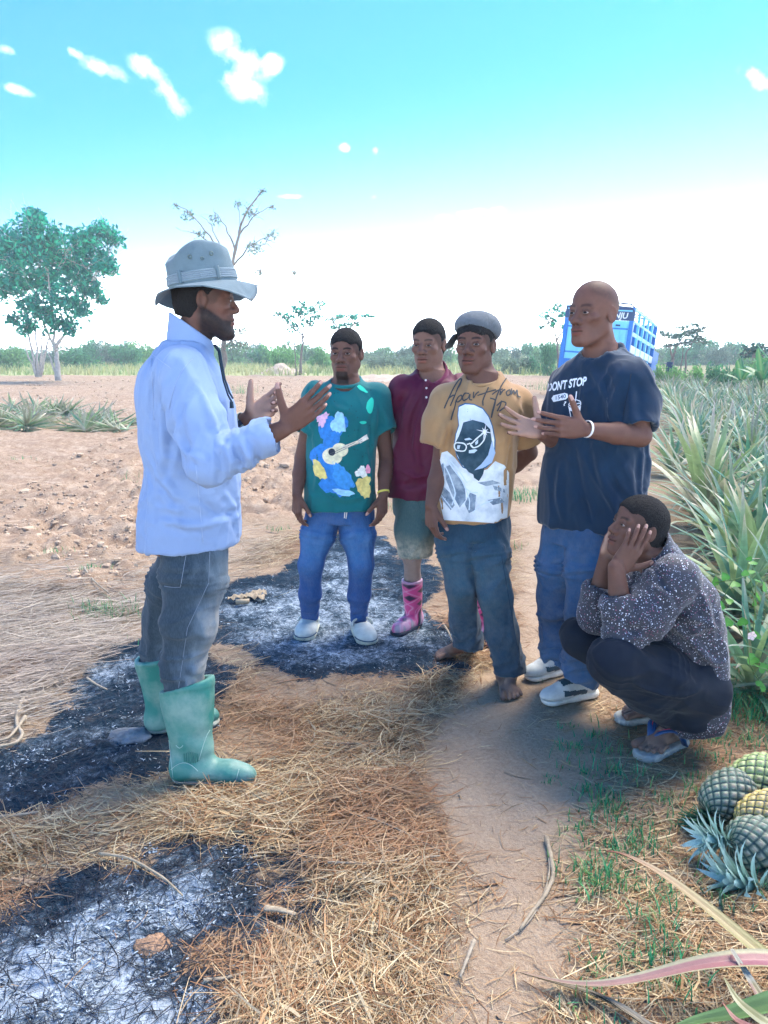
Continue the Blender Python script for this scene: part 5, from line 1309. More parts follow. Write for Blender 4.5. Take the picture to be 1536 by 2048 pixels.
def creases(v, f, lines, w=.011, depth=.007):
    """single folds drawn where they run on the garment: (list of places, sign, strength)"""
    bv = bvh_of(v, f); n = vnormals(v, f); d_ = np.zeros(len(v))
    for ln, sg in lines:
        p = np.array(ln, float); t = np.linspace(0, len(p) - 1, 8 * len(p)); q = np.stack([np.interp(t, range(len(p)), p[:, i]) for i in (0, 1)], 1)
        for _ in range(4): q[1:-1] = (q[:-2] + 2 * q[1:-1] + q[2:]) / 4
        pts = [on_cloth(bv, x, y, 0) for x, y in q]; pts = np.array([a for a in pts if a is not None])
        if len(pts) < 3: continue
        lo, hi = pts.min(0) - .06, pts.max(0) + .06; ids = np.where(((v > lo) & (v < hi)).all(1))[0]
        D = np.linalg.norm(v[ids][:, None] - pts[None], axis=2); k = D.argmin(1); dm = D.min(1); tt = k / (len(pts) - 1)
        fade = np.sin(np.clip(tt * .94 + .03, 0, 1) * math.pi) ** .6; ww = w * (.7 + .5 * fade)
        d_[ids] += sg * depth * fade * (np.exp(-(dm / ww) ** 2) - .55 * np.exp(-((dm - 2.0 * ww) / (1.1 * ww)) ** 2))
    return v + n * d_[:, None]
def near_pt(p, r):
    p = np.asarray(p, float)
    return lambda v: np.exp(-((v - p) ** 2).sum(1) / (r * r))
def rings(v, f, a, b, count, amp, wf=None, seed=1, skew=.6):
    """creases across a limb between a and b, broken and slanting"""
    n = vnormals(v, f); a = np.asarray(a, float); b = np.asarray(b, float); ax = b - a; L = np.linalg.norm(ax); ax = ax / L
    t = (v - a) @ ax / L; o = v - a - np.outer((v - a) @ ax, ax)
    rad = np.linalg.norm(o, axis=1)
    m = smooth01(t, -.05, .22) * (1 - smooth01(t, .78, 1.05)) * smooth01(.17 - rad, 0, .05)
    e1 = nrm(np.cross(ax, (.2, .9, .3))); e2 = np.cross(ax, e1)
    c1, c2 = (o @ e1) / (rad + 1e-6), (o @ e2) / (rad + 1e-6)
    q = np.stack([t * count * 1.15 + skew * c1 * .8 + .3 * noise3(v * 8, seed), c1 * .75, c2 * .75], 1)
    x = 1 - np.abs(noise3(q, seed + 31)) * 2.6
    x = np.where(x > 0, x, x * .3)
    q2 = q * np.array((2.1, 1.3, 1.3)) + 7
    x2 = 1 - np.abs(noise3(q2, seed + 77)) * 2.6
    d = amp * m * (x * .85 + .18 * np.where(x2 > 0, x2, x2 * .3)) * (1 if wf is None else wf(v))
    return v + n * d[:, None]
def shell_ends(F, inner, cuts):
    """open the garment at its ends: inner volume removed near each cut (point, outward normal)"""
    for prim in inner: F.sub(prim, .002)
    for p, n in cuts: F.cut(p, n)
def cloth_mat(name, base, weave=600, rough=.85, var=.12, sheen=.15, bump=.12, **kw):
    return mat(name, base, rough=rough, spec=.2, var=var, vscale=kw.pop('vscale', 9), bump=bump, bscale=weave, sheen=sheen, **kw)
def denim(name, base, fade, dirt=(.42, .36, .28)):
    """'col' attribute: r = worn and faded, g = dusty"""
    m = bpy.data.materials.new(name); m.use_nodes = True; nt = m.node_tree; N, L = nt.nodes, nt.links; b = N['Principled BSDF']
    b.inputs['Roughness'].default_value = .85; b.inputs['Specular IOR Level'].default_value = .2; b.inputs['Sheen Weight'].default_value = .1
    a = N.new('ShaderNodeAttribute'); a.attribute_name = 'col'; sp = N.new('ShaderNodeSeparateColor'); L.new(a.outputs['Color'], sp.inputs[0])
    tc = N.new('ShaderNodeTexCoord')
    def nzn(sc, det, st=None):
        v = tc.outputs['Object']
        if st: mp = N.new('ShaderNodeMapping'); mp.inputs['Scale'].default_value = st; L.new(v, mp.inputs[0]); v = mp.outputs[0]
        n = N.new('ShaderNodeTexNoise'); n.inputs['Scale'].default_value = sc; n.inputs['Detail'].default_value = det; n.inputs['Roughness'].default_value = .65; L.new(v, n.inputs['Vector']); return n.outputs[0]
    big, thread = nzn(14, 5), nzn(240, 2, (1, 1, .25))
    f1 = M('MULTIPLY', sp.outputs[0], M('ADD', .35, M('MULTIPLY', big, 1.3, nt), nt), nt)
    f1 = M('ADD', f1, M('MULTIPLY', M('SUBTRACT', thread, .5, nt), .55, nt), nt)
    mx = N.new('ShaderNodeMix'); mx.data_type = 'RGBA'; L.new(f1, mx.inputs[0]); mx.inputs[6].default_value = (*base, 1); mx.inputs[7].default_value = (*fade, 1)
    g = M('MULTIPLY', sp.outputs[1], M('MULTIPLY', M('SUBTRACT', nzn(23, 6), .28, nt), 2.3, nt), nt)
    m2 = N.new('ShaderNodeMix'); m2.data_type = 'RGBA'; m2.clamp_factor = True; L.new(g, m2.inputs[0]); L.new(mx.outputs[2], m2.inputs[6]); m2.inputs[7].default_value = (*dirt, 1)
    L.new(m2.outputs[2], b.inputs['Base Color'])
    bp = N.new('ShaderNodeBump'); bp.inputs['Strength'].default_value = .15; bp.inputs['Distance'].default_value = .006; L.new(thread, bp.inputs['Height']); L.new(bp.outputs[0], b.inputs['Normal'])
    return m
def trousers(parent, name, waist, right, wl, legs, rad, m, hem_cuts, fade=None, dust=None, folds=(), res=.0065, knee_amp=.006, top=None, ringspec=()):
    """waist: loft (A, B); wl: its levels; legs: joint lists; rad: radius lists"""
    pts = np.array([p for g in legs for p in g] + [waist[0], waist[1]]); mr = max(max(r) for r in rad)
    F = Field(pts.min(0) - mr - .12, pts.max(0) + mr + .12, res)
    F.u(loft(waist[0], waist[1], right, wl), 0)
    for g, r in zip(legs, rad): 
        G_ = Field.__new__(Field); G_.ax = F.ax; G_.D = np.full(F.D.shape, 1., np.float32)
        chain(G_, g, r, .03)
        h = np.clip(.5 + .5 * (G_.D - F.D) / .012, 0, 1); F.D = (G_.D * (1 - h) + F.D * h - .012 * h * (1 - h)).astype(np.float32)
    for g, r, (cp, cn) in zip(legs, rad, hem_cuts):
        d = nrm(g[-1] - g[-2])
        F.sub(rcone(cp - d * .05, cp + d * .10, r[-1] - .012, r[-1] - .006), .002)
        # cut the hem only near this leg
        X, Y, Z = F.ax[0][:, None, None], F.ax[1][None, :, None], F.ax[2][None, None, :]
        cn = nrm(cn)
        plane = (X - cp[0]) * cn[0] + (Y - cp[1]) * cn[1] + (Z - cp[2]) * cn[2]
        nearr = np.sqrt((X - cp[0]) ** 2 + (Y - cp[1]) ** 2 + (Z - cp[2]) ** 2) - .17
        F.D = np.maximum(F.D, np.where(nearr < 0, plane, -1)).astype(np.float32)
    if top is not None: F.cut(top[0], top[1])
    v, f = F.mesh(); v = relax(v, f, 2, .5)
    v = cloth_folds(v, f, folds, 11)
    for g in legs:
        v = rings(v, f, g[1] + (g[0] - g[1]) * .30, g[1] + (g[2] - g[1]) * .30, 4, knee_amp, None, 4)
        v = rings(v, f, g[1] + (g[-1] - g[1]) * .62, g[-1], 5, knee_amp * .9, None, 9)
    for a, b, c, am in ringspec: v = rings(v, f, a, b, c, am, None, 23)
    n = vnormals(v, f)
    col = np.zeros((len(v), 3))
    if fade: col[:, 0] = fade(v, n)
    if dust: col[:, 1] = dust(v, n)
    return part(name, v, f, m, parent, attrs={'col': col}), (v, f)
def sheet_seam(parent, name, pts, m, r=.0016):
    mb = MB(); mb.tube(pts, r, 5); return mb.part(name, m, parent, True)
def bvh_of(v, f): return BVHTree.FromPolygons([tuple(p) for p in v], [tuple(int(i) for i in q) for q in f])
EYE = Vector((0, 0, CAM_H))
def on_cloth(bvh, px, py, off=.003):
    d = px_dir(px, py).normalized(); h = bvh.ray_cast(EYE, d)
    if h[0] is None: return None
    n = h[1] if h[1].dot(d) < 0 else -h[1]
    return np.array(h[0] + n * off)
def inked(parent, name, bvh, polys, m, off=.0025, step=5.0, col=None):
    """flat print lying on the cloth: outlines given where they are seen on the shirt; polys: [outline, hole, hole ...] lists"""
    mb = MB()
    for k, rings_ in enumerate(polys):
        if not isinstance(rings_[0][0], (tuple, list, np.ndarray)): rings_ = [rings_]
        vs, es = [], []
        for r in rings_:
            b = len(vs); rr = []
            for i in range(len(r)):
                a, c = np.array(r[i], float), np.array(r[(i + 1) % len(r)], float); nn = max(1, int(np.linalg.norm(c - a) / step))
                rr += [tuple(a + (c - a) * t / nn) for t in range(nn)]
            vs += rr; es += [(b + i, b + (i + 1) % len(rr)) for i in range(len(rr))]
        A = np.array(vs); x0, y0 = A.min(0); x1, y1 = A.max(0)
        for gx in np.arange(x0 + step / 2, x1, step):
            for gy in np.arange(y0 + step / 2, y1, step): vs.append((gx + .01, gy + .013))
        rv, re, rf, *_ = delaunay_2d_cdt([Vector(p) for p in vs], es, [], 2, 1e-4)
        pts = [on_cloth(bvh, p[0], p[1], off + k * (.0006 if len(polys) < 30 and step < 6 and col is not None else 0)) for p in rv]
        ok = [i for i, p in enumerate(pts) if p is not None]; mp = {i: j for j, i in enumerate(ok)}
        tri = []
        for t in rf:
            if all(i in mp for i in t) and max(np.linalg.norm(pts[t[i]] - pts[t[i - 1]]) for i in range(len(t))) < .045:
                for q in range(1, len(t) - 1): tri.append((mp[t[0]], mp[t[q + 1]], mp[t[q]]))
        if tri: mb.add([pts[i] for i in ok], tri, col[k] if col is not None else None)
    if mb.n: return mb.part(name, m, parent, True)
def strokes(lines, w):
    """pen strokes as outlines"""
    out = []
    for ln in lines:
        ww = w
        if isinstance(ln, tuple): ln, ww = ln
        p = np.array(ln, float)
        # smooth the line
        t = np.linspace(0, len(p) - 1, max(6, len(p) * 5)); q = np.stack([np.interp(t, range(len(p)), p[:, i]) for i in (0, 1)], 1)
        for _ in range(3): q[1:-1] = (q[:-2] + 2 * q[1:-1] + q[2:]) / 4
        d = np.gradient(q, axis=0); d /= np.linalg.norm(d, axis=1)[:, None] + 1e-9; nn = np.stack([-d[:, 1], d[:, 0]], 1)
        for i in range(len(q) - 1):
            out.append([tuple(q[i] - nn[i] * ww / 2), tuple(q[i + 1] - nn[i + 1] * ww / 2), tuple(q[i + 1] + nn[i + 1] * ww / 2), tuple(q[i] + nn[i] * ww / 2)])
    return out
# ------------------------------------------------------------------ person with the sun hat
SKIN_D = np.array((.125, .058, .042)); PALM_D = np.array((.42, .24, .17))
SKIN_M = np.array((.130, .062, .044)); PALM_M = np.array((.44, .26, .19))
SKIN_L = np.array((.19, .095, .068))
M_bluejeans = denim('blue_denim', (.004, .050, .20), (.05, .19, .42))
M_greyjeans = denim('grey_denim', (.016, .032, .048), (.13, .18, .23), (.46, .40, .32))
M_darkjeans = denim('dark_denim', (.003, .024, .058), (.03, .10, .155), (.17, .165, .155))
M_midjeans = denim('mid_denim', (.003, .034, .105), (.02, .105, .25))
M_shorts = denim('shorts_denim', (.028, .085, .095), (.20, .26, .24), (.52, .47, .36))
M_navy = cloth_mat('navy_twill', (.003, .008, .019), var=.2, bump=.08, sheen=.05)
M_seam = mat('seam_thread', (.16, .20, .26), .85)
M_button = mat('button', (.75, .72, .70), .35)

def levels_px(Y, k, rows, A, B):
    """rows: (py, centre offset in m along right, along front, half width m, half depth m)"""
    zA, zB = A[2], B[2]; out = []
    for (py, ox, oy, w, d) in rows:
        z = P(768, py, Y)[2]; out.append(((z - zA) / (zB - zA), ox, oy, w, d))
    return out

def person_a():
    Y = 2.74
    root = thing('person', 'bearded person in grey sun hat, pale blue shirt and green rubber boots, gesturing', 'person', (G(400, 1560)[0], Y, 0))
    H = Head(P(411, 600, Y), 101, -3, 0, 1.0, jaw=1.02, nose=1.12, lips=1.05, beard=2)
    R = facing(104); rt, fw = R[:, 0], R[:, 1]
    A, B = P(379, 1085, Y), P(372, 690, Y)
    rows = [(1100, 0, 0, .185, .180), (1085, 0, 0, .187, .182), (1030, 0, .002, .19, .180), (960, 0, .016, .188, .162), (930, 0, .016, .19, .160), (860, 0, .004, .20, .168), (790, 0, -.010, .206, .164), (745, 0, -.018, .198, .140), (712, 0, -.010, .150, .100), (685, 0, .0, .085, .075)]
    tl = levels_px(Y, 1, rows, A, B)
    shN, elN, wrN = P(368, 752, 2.56), P(420, 928, 2.46), P(566, 858, 2.47)
    shF, elF, wrF = P(388, 745, 2.93), P(430, 900, 3.0), P(490, 840, 2.92)
    hN = Hand(P(572, 852, 2.47), (.80, .10, .60), (-.10, .95, .30), True, 1.0, curl=((8, 10, 8), (4, 8, 6), (10, 14, 10), (16, 18, 12)), spread=3, thumb=(.35, .95, .25), tbend=6)
    hF = Hand(P(499, 835, 2.92), (.80, .0, .48), (-.05, -1, .15), False, 1.02, curl=((14, 16, 10), (34, 40, 25), (42, 45, 30), (46, 45, 30)), spread=4, thumb=(.55, .85, .1), tbend=4)
    bh, bt, bh2, bt2 = G(347, 1556), G(514, 1570), G(294, 1462), G(440, 1445)
    legN = [P(386, 1060, 2.67), P(376, 1240, 2.63), bh + nrm(bt - bh) * .062 + UP * .12]
    legF = [P(384, 1060, 2.86), P(338, 1240, 2.93), bh2 + nrm(bt2 - bh2) * .085 + UP * .12]
    feet = [Foot(legN[2], bh + nrm(bt - bh) * .02, bt, True, toes=False), Foot(legF[2], bh2 + nrm(bt2 - bh2) * .02, bt2, False, toes=False)]
    body = grow_body(root, H, P(385, 690, Y), (A, B, rt, tl), [[shN, elN, wrN], [shF, elF, wrF]], [hN, hF], [legN, legF], feet, SKIN_D, PALM_M,
                     hair=(.004, .055), leg_r=(.075, .052, .034, .028))
    # shirt
    F = Field((A[0] - .25, Y - .40, A[2] - .06), (A[0] + .38, Y + .42, B[2] + .09), .0062)
    F.u(loft(A, B, rt, tl), 0)
    cufN = wrN + (elN - wrN) * .22; cufF = wrF + (elF - wrF) * .30
    sl = [([shN + UP * .012 - fw * .01, (shN + elN) / 2, elN], (.084, .077, .064)), ([elN, (elN + cufN) / 2, cufN], (.064, .058, .051))]
    for pts, rr in sl: chain(F, pts, rr, .03)
    for pts, rr in [([shF + UP * .01, (shF + elF) / 2, elF], (.086, .078, .066)), ([elF, cufF], (.066, .056))]: chain(F, pts, rr, .03)
    dN, dF = nrm(cufN - elN), nrm(cufF - elF)
    for cu, dd in ((cufN, dN), (cufF, dF)):                                 # turned-back cuffs
        F.u(rcone(cu - dd * .052, cu - dd * .002, .058, .063), .006); F.sub(rcone(cu - dd * .04, cu + dd * .05, .046, .052), .002)
    F.sub(rcone(H.w((0, -.022, -.055)), P(385, 700, Y), .066, .070), .01)
    F.sub(loft(A - UP * .02, A + UP * .06, rt, [(0, 0, 0, .172, .166), (1, 0, 0, .17, .16)]), .002)
    F.cut(A + UP * .004 + rt * .0, -UP + fw * .05)
    v, f = F.mesh(); v = relax(v, f, 2, .5)
    body_w = lambda v: 1 - np.exp(-((v - elN) ** 2).sum(1) / .03)
    v = cloth_folds(v, f, [(UP * 1 + fw * .30, 13, 1.5, .0042, None), (UP - fw * .9, 14, 2, .0045, near_pt(P(330, 960, 2.6), .22)), ((1, 0, -.25), 16, 2, .005, near_pt(P(400, 960, 2.6), .14)), (nrm(elN - shN), 14, 1.6, .0045, near_pt((shN + elN) / 2, .15)),
                           ((1, 0, .1), 19, 2, .0035, near_pt(P(380, 1030, 2.6), .16))], 3)
    v = rings(v, f, elN + (shN - elN) * .22, elN + dN * .10, 4, .006, None, 2)
    v = rings(v, f, elN, cufN - dN * .03, 9, .0065, None, 6, .9)
    v = creases(v, f, [([(392, 765), (350, 840), (338, 900), (330, 960)], -1), ([(330, 770), (322, 850), (330, 930)], 1), ([(300, 840), (318, 930), (352, 1000), (360, 1060)], 1), ([(308, 960), (340, 1000), (400, 1030)], -1), ([(296, 940), (300, 1000), (292, 1060)], 1), ([(320, 1040), (380, 1052), (440, 1046)], 1), ([(400, 1000), (440, 1030), (480, 1020)], -1), ([(450, 985), (470, 1020), (478, 1070)], 1),
        ([(450, 890), (462, 925), (458, 960)], 1), ([(464, 884), (480, 915), (482, 945)], -1), ([(478, 878), (496, 908), (500, 935)], 1), ([(492, 872), (510, 898), (514, 925)], -1), ([(436, 905), (444, 940), (436, 965)], -1), ([(400, 780), (430, 850), (440, 900)], 1), ([(360, 800), (368, 870), (385, 930)], -1), ([(345, 860), (372, 905), (410, 925)], 1), ([(310, 730), (302, 790), (296, 860)], -1), ([(350, 700), (330, 730), (318, 760)], 1)], .011, .0085)
    bv = bvh_of(v, f)
    M_sh = cloth_mat('blue_chambray', (.22, .31, .50), weave=1400, var=.05, vscale=500, bump=.05, sheen=.1)
    shirt = part('shirt', v, f, M_sh, root)
    # stand-and-fall collar
    nA, nB = P(383, 703, Y), P(388, 640, Y)
    F = Field(nA - .13, nB + .13, .005)
    F.u(rcone(nA - fw * .006, nB - fw * .012 + UP * .012, .083, .072), 0); F.sub(rcone(nA - fw * .006 - UP * .1, nB + UP * .12 - fw * .012, .071, .057), 0)
    F.cut(nB - UP * .030, nrm(UP + fw * .72)); F.cut(nA - UP * .02, nrm(-UP - fw * .25))
    F.sub(rcone(nA + fw * .115 + UP * .07, nA + fw * .115 - UP * .05, .055, .012), .004)
    cv, cf = F.mesh(); part('collar', relax(cv, cf, 2), cf, M_sh, shirt)
    def seam(px, nm='seam', r=.0012):
        pts = [on_cloth(bv, x, y, .0008) for x, y in px]; pts = [p for p in pts if p is not None]
        sheet_seam(shirt, nm, pts, mat_seam_sh, r)
    mat_seam_sh = mat('shirt_seam', (.30, .38, .55), .9)
    t = np.linspace(0, 1, 12)
    seam([(385 - 8 * math.sin(a * 3) - 45 * a, 714 + 0 * a + 4 + 60 * a ** 1.5 + 40 * a) for a in t])
    seam([(392 + 14 * a, 930 + 155 * a) for a in t])
    seam([(302 + 6 * a, 690 + 150 * a) for a in t])
    seam([(300 + 42 * a, 705 + 32 * a) for a in t])
    # jeans with pocket, seams and patch
    wl = [(0, 0, 0, .165, .120), (.5, 0, -.006, .175, .125), (1, 0, 0, .165, .120)]
    W0, W1 = P(385, 1090, 2.745), P(383, 1010, 2.745)
    hemN, hemF = P(368, 1405, 2.63), P(312, 1340, 2.94)
    lgN = [P(390, 1090, 2.68), P(387, 1160, 2.66), P(378, 1240, 2.63), P(362, 1330, 2.63), hemN]; rN = [.116, .108, .090, .068, .062]
    lgF = [P(388, 1090, 2.84), P(352, 1170, 2.88), P(330, 1240, 2.93), P(316, 1300, 2.95), hemF]; rF = [.106, .098, .082, .062, .054]
    fadeA = lambda v, n: np.clip(smooth01(n @ fw, -.2, .8) * .55 + .75 * smooth01(P(0, 1210, 2.6)[2] - v[:, 2], -.1, .2) * smooth01(n @ fw, -.5, .6) + .12, 0, 1)
    jeans, (jv, jf) = trousers(root, 'jeans', (W0, W1), rt, wl, [lgN, lgF], [rN, rF], M_greyjeans, [(hemN, UP * -1), (hemF, UP * -1)], fadeA,
             lambda v, n: .55 * smooth01(n @ fw, .2, .9) * smooth01(P(0, 1130, 2.6)[2] - v[:, 2], 0, .25), [(UP, 8, 2.5, .005, None), ((1, .3, .25), 11, 3, .007, near_pt(P(350, 1110, 2.6), .14))], knee_amp=.010,
             ringspec=[(P(384, 1100, 2.62), P(378, 1260, 2.60), 4, .006), (P(380, 1230, 2.6), P(356, 1370, 2.62), 6, .009)], top=(A + UP * .012, UP))
    jb = bvh_of(jv, jf)
    for px in ([(420 - 3 * a, 1086 + 80 * a) for a in t], [(417 - 42 * a, 1166 + 90 * a) for a in t], [(375 - 18 * a, 1256 + 120 * a) for a in t], [(376 - 15 * a, 1088 + 86 * a) for a in t], [(361 - 32 * a, 1174 - 2 * a + 6 * a * (1 - a)) for a in t]):
        pts = [on_cloth(jb, x, y, .001) for x, y in px]; sheet_seam(jeans, 'seam', [p for p in pts if p is not None], M_seam, .0013)
    inked(jeans, 'patch', jb, [[(351, 1087), (370, 1087), (370, 1104), (350, 1103)]], mat('patch_leather', (.50, .50, .52), .7))
    hx = [(360 + 6 * math.cos(i * math.pi / 3 + .5), 1094 + 5 * math.sin(i * math.pi / 3 + .5)) for i in range(7)]
    inked(jeans, 'patch_emblem', jb, strokes([hx], 1.1), mat('patch_ink', (.08, .09, .10), .7), .0035)
    # rubber boots
    M_boot = mat('green_rubber', (.03, .20, .165), rough=.5, spec=.4, var=.9, vscale=7, vcol=(.24, .36, .30), bump=.15, bscale=35)
    M_sole = mat('boot_sole', (.40, .42, .34), .7, var=.3, vscale=30)
    def boot(top, mid, heel, toe, tops, label=None, cz=None):
        top, mid, heel, toe = [np.asarray(p, float) for p in (top, mid, heel, toe)]
        f = nrm((toe - heel) * (1, 1, 0)); sd = np.cross(f, UP); L = np.linalg.norm((toe - heel) * (1, 1, 0))
        F = Field(np.minimum.reduce([top, heel, toe]) - .13, np.maximum.reduce([top, heel, toe]) + .13, .0058)
        a = heel + f * .085; a[2] = .05
        ax = top - a
        up = nrm(ax); frt = nrm(f - up * (f @ up))
        F.u(loft(a, top, sd, [(-.05, 0, 0, .056, .084), (.12, 0, -.004, .055, .080), (.30, 0, -.002, .058, .079), (.55, 0, .0, .072, .090), (.8, 0, 0, .082, .101), (1.08, 0, .002, .087, .106)], 2.1), 0)
        F.u(rcone(heel + f * .05 + UP * .045, heel + f * (L - .115) + UP * .042, .050, .048, UP, .9), .03)
        F.u(ell(heel + f * (L - .075) + UP * .036, (.046, .075, .046), np.stack([sd, f, UP], 1)), .03)
        F.u(ell(heel + f * .045 + UP * .05, (.046, .046, .06), np.stack([sd, f, UP], 1)), .025)
        cutn = nrm(up - frt * .18)
        F.u(loft(top - up * .016, top + up * .012, sd, [(0, 0, 0, .089, .1085), (1, 0, 0, .0895, .109)], 2.1), .003)
        F.sub(loft(top - up * .11, top + up * .1, sd, [(0, 0, 0, .056, .071), (1, 0, 0, .071, .088)], 2.1), .002)
        F.cut(top, cutn); F.cut(heel * (1, 1, 0) + UP * .012, -UP)
        v, f_ = F.mesh(); v = relax(v, f_, 2)
        n = vnormals(v, f_)
        dd = noise3(v * 8.5, 4) * .005 * smooth01(v[:, 2], .12, .22) + .006 * np.sin(v[:, 2] * 60 + (v @ f) * 25) * np.exp(-((v - (a + UP * .10 + f * .02)) ** 2).sum(1) / .006)
        v = v + n * dd[:, None]
        b = part('boot', v, f_, M_boot, root, label=label)
        F = Field(heel - .12, heel + f * L + .12, .0055)
        F.u(rcone(heel + f * .045 + UP * .012, heel + f * .16 + UP * .012, .048, .040, UP, .45), 0); F.u(rcone(heel + f * .16 + UP * .012, heel + f * (L - .052) + UP * .012, .040, .053, UP, .4), .02)
        F.cut(heel * (1, 1, 0) + UP * .028, UP); F.cut(heel * (1, 1, 0) - UP * .004, -UP)
        sv, sf = F.mesh(); part('sole', relax(sv, sf, 1), sf, M_sole, b)
        bb = bvh_of(v, f_)
        return b, bb
    b, bb = boot(P(371, 1366, 2.63), bh, bh, bt, None)
    M_rib = mat('boot_rib', (.03, .17, .14), .5)
    for i in range(7):
        pts = [on_cloth(bb, 368 + i * 4.4 + .05 * (y - 1503), y, .0005) for y in np.linspace(1504 + abs(i - 3), 1528 - abs(i - 3) * 1.5, 5)]
        sheet_seam(b, 'ankle_rib', [p for p in pts if p is not None], M_rib, .0023)
    M_line = mat('boot_ridge', (.35, .48, .42), .5)
    for px in ([(338 + 8 * a, 1480 + 75 * a) for a in t], [(352 + 14 * a, 1490 + 6 * math.sin(a * 3)) for a in t], [(420 - 22 * a ** .7, 1460 + 60 * a) for a in t], [(330 + 66 * a, 1552 + 6 * a - 30 * math.sin(a * 2.6)) for a in t], [(470 + 8 * a, 1568 - 30 * a) for a in t]):
        pts = [on_cloth(bb, x, y, .0004) for x, y in px]; pts = [p for p in pts if p is not None]
        if len(pts) > 2: sheet_seam(b, 'moulded_ridge', pts, M_line, .0014)
    boot(P(318, 1306, 2.95), bh2, bh2, bt2, None)
    # watch
    M_strap = mat('watch_strap', (.14, .20, .20), .5); M_scr = mat('watch_face', (.01, .02, .05), .15, spec=.6)
    wd = nrm(hF.w - elF); wc = wrF - wd * .012
    mb = MB(); e1 = nrm(np.cross(wd, UP)); e2 = np.cross(wd, e1)
    th = np.linspace(0, 2 * math.pi, 25); ring = [wc + .0335 * (math.cos(a) * e1 + math.sin(a) * e2) for a in th]
    V, Fc = [], []
    for i, p in enumerate(ring[:-1]):
        o = nrm(p - wc)
        for s, r in ((-1, 0), (1, 0), (1, .003), (-1, .003)): V.append(p + wd * s * .011 + o * r)
    for i in range(24):
        for q in range(4): Fc.append((i * 4 + q, i * 4 + (q + 1) % 4, ((i + 1) % 24) * 4 + (q + 1) % 4, ((i + 1) % 24) * 4 + q))
    w = part('wristwatch', V, Fc, M_strap, root, False)
    tocam = nrm(np.array((0, 0, CAM_H)) - wc); tocam = nrm(tocam - wd * (tocam @ wd) + UP * .15)
    mb = MB(); mb.box(wc + tocam * .0355, (.012, .010, .004), np.stack([wd, np.cross(tocam, wd), tocam], 1)); mb.part('watch_face', M_scr, w)
    # sun hat
    M_hat = cloth_mat('hat_canvas', (.115, .165, .19), weave=700, var=.12, vscale=30, bump=.12)
    M_band = cloth_mat('hat_band', (.19, .245, .28), weave=500, bump=.2)
    M_met = mat('brass_eyelet', (.12, .16, .15), .3, metal=.7)
    Rh = facing(101, 8, 3); hc = P(407, 571, Y)
    def hw(p): return hc + Rh @ np.asarray(p, float)
    hat = obj('hat', make_mesh('hat_anchor', np.zeros((3, 3)), np.array([(0, 1, 2)])), root) if False else None
    nT, hgt = 72, [(-.002, 1.0), (.02, .995), (.045, .975), (.07, .955), (.095, .935), (.115, .90), (.124, .82), (.124, .60), (.121, .3), (.12, .02)]
    def crown_pt(t, z, s):
        rx, ry = .094 * s, .116 * s
        dz = (.010 * math.sin(t * 2 + .8) + .006 * math.sin(t * 3 + 2)) * float(smooth01(np.array(z), .07, .125)) - .016 * max(0, math.cos(t + 1.57)) * float(smooth01(np.array(z), .07, .125))
        k = 1 + (.020 * math.sin(5 * t + z * 30) + .012 * math.sin(9 * t - z * 50)) * float(smooth01(np.array(z), .05, .1))
        return (rx * math.cos(t) * k, ry * math.sin(t) * k - .10 * z * .25, z + dz)
    V = [hw(crown_pt(2 * math.pi * j / nT, z, s)) for z, s in hgt for j in range(nT)]
    Fq = [(i * nT + j, i * nT + (j + 1) % nT, (i + 1) * nT + (j + 1) % nT, (i + 1) * nT + j) for i in range(len(hgt) - 1) for j in range(nT)]
    hat = part('hat', V, Fq, M_hat, root)
    V = []
    prof = [(.0, 0), (.25, 0), (.5, 0), (.75, 0), (1, 0)]
    for side in (0, 1):
        for r in np.linspace(0, 1, 9):
            for j in range(nT):
                a = 2 * math.pi * j / nT     # 90 deg is the front, 0 is the right side (towards the camera)
                w_ = .062 + .008 * math.cos(2 * a)
                rx, ry = .094 + w_ * r, .116 + w_ * 1.02 * r
                zt = np.interp(math.degrees(a) % 360, (0, 25, 55, 75, 90, 112, 140, 180, 220, 250, 270, 300, 330, 360), (-.020, -.044, -.080, -.052, -.020, -.026, -.05, -.03, -.05, -.030, -.048, -.016, -.010, -.020))
                ry *= 1 + .05 * r * max(0, math.sin(a)) ** 3
                V.append(hw((rx * math.cos(a), ry * math.sin(a), .0 + zt * r ** 1.5 - side * .004)))
    n9 = 9
    Fq = []
    for i in range(n9 - 1):
        for j in range(nT):
            q = (i * nT + j, i * nT + (j + 1) % nT, (i + 1) * nT + (j + 1) % nT, (i + 1) * nT + j)
            Fq.append(q[::-1]); Fq.append(tuple(x + n9 * nT for x in q))
    for j in range(nT): Fq.append(((n9 - 1) * nT + j, (n9 - 1) * nT + (j + 1) % nT, (2 * n9 - 1) * nT + (j + 1) % nT, (2 * n9 - 1) * nT + j))
    part('brim', V, Fq, M_hat, hat)
    for k in range(5):          # the ribbed band
        z = .012 + k * .0062
        pts = []
        for j in range(nT + 1):
            x, y, zz = crown_pt(2 * math.pi * j / nT, z, .995 - .018 * k * .25); pts.append(hw((x * 1.02, y * 1.02, zz)))
        mb = MB(); mb.tube(pts, .0034, 6, cap=False); mb.part('hat_band', M_band, hat, True)
    for a in (-35, 28, 120, 200):
        a = math.radians(a); pts = []
        for z in np.linspace(.004, .046, 6):
            x, y, zz = crown_pt(a, z, .985); pts.append(hw((x * 1.05, y * 1.05, zz)))
        mb = MB(); mb.tube(pts, .0075, 8, flat=1, cap=True)
        v_, f_ = mb.data(); part('band_loop', v_, f_, M_hat, hat)
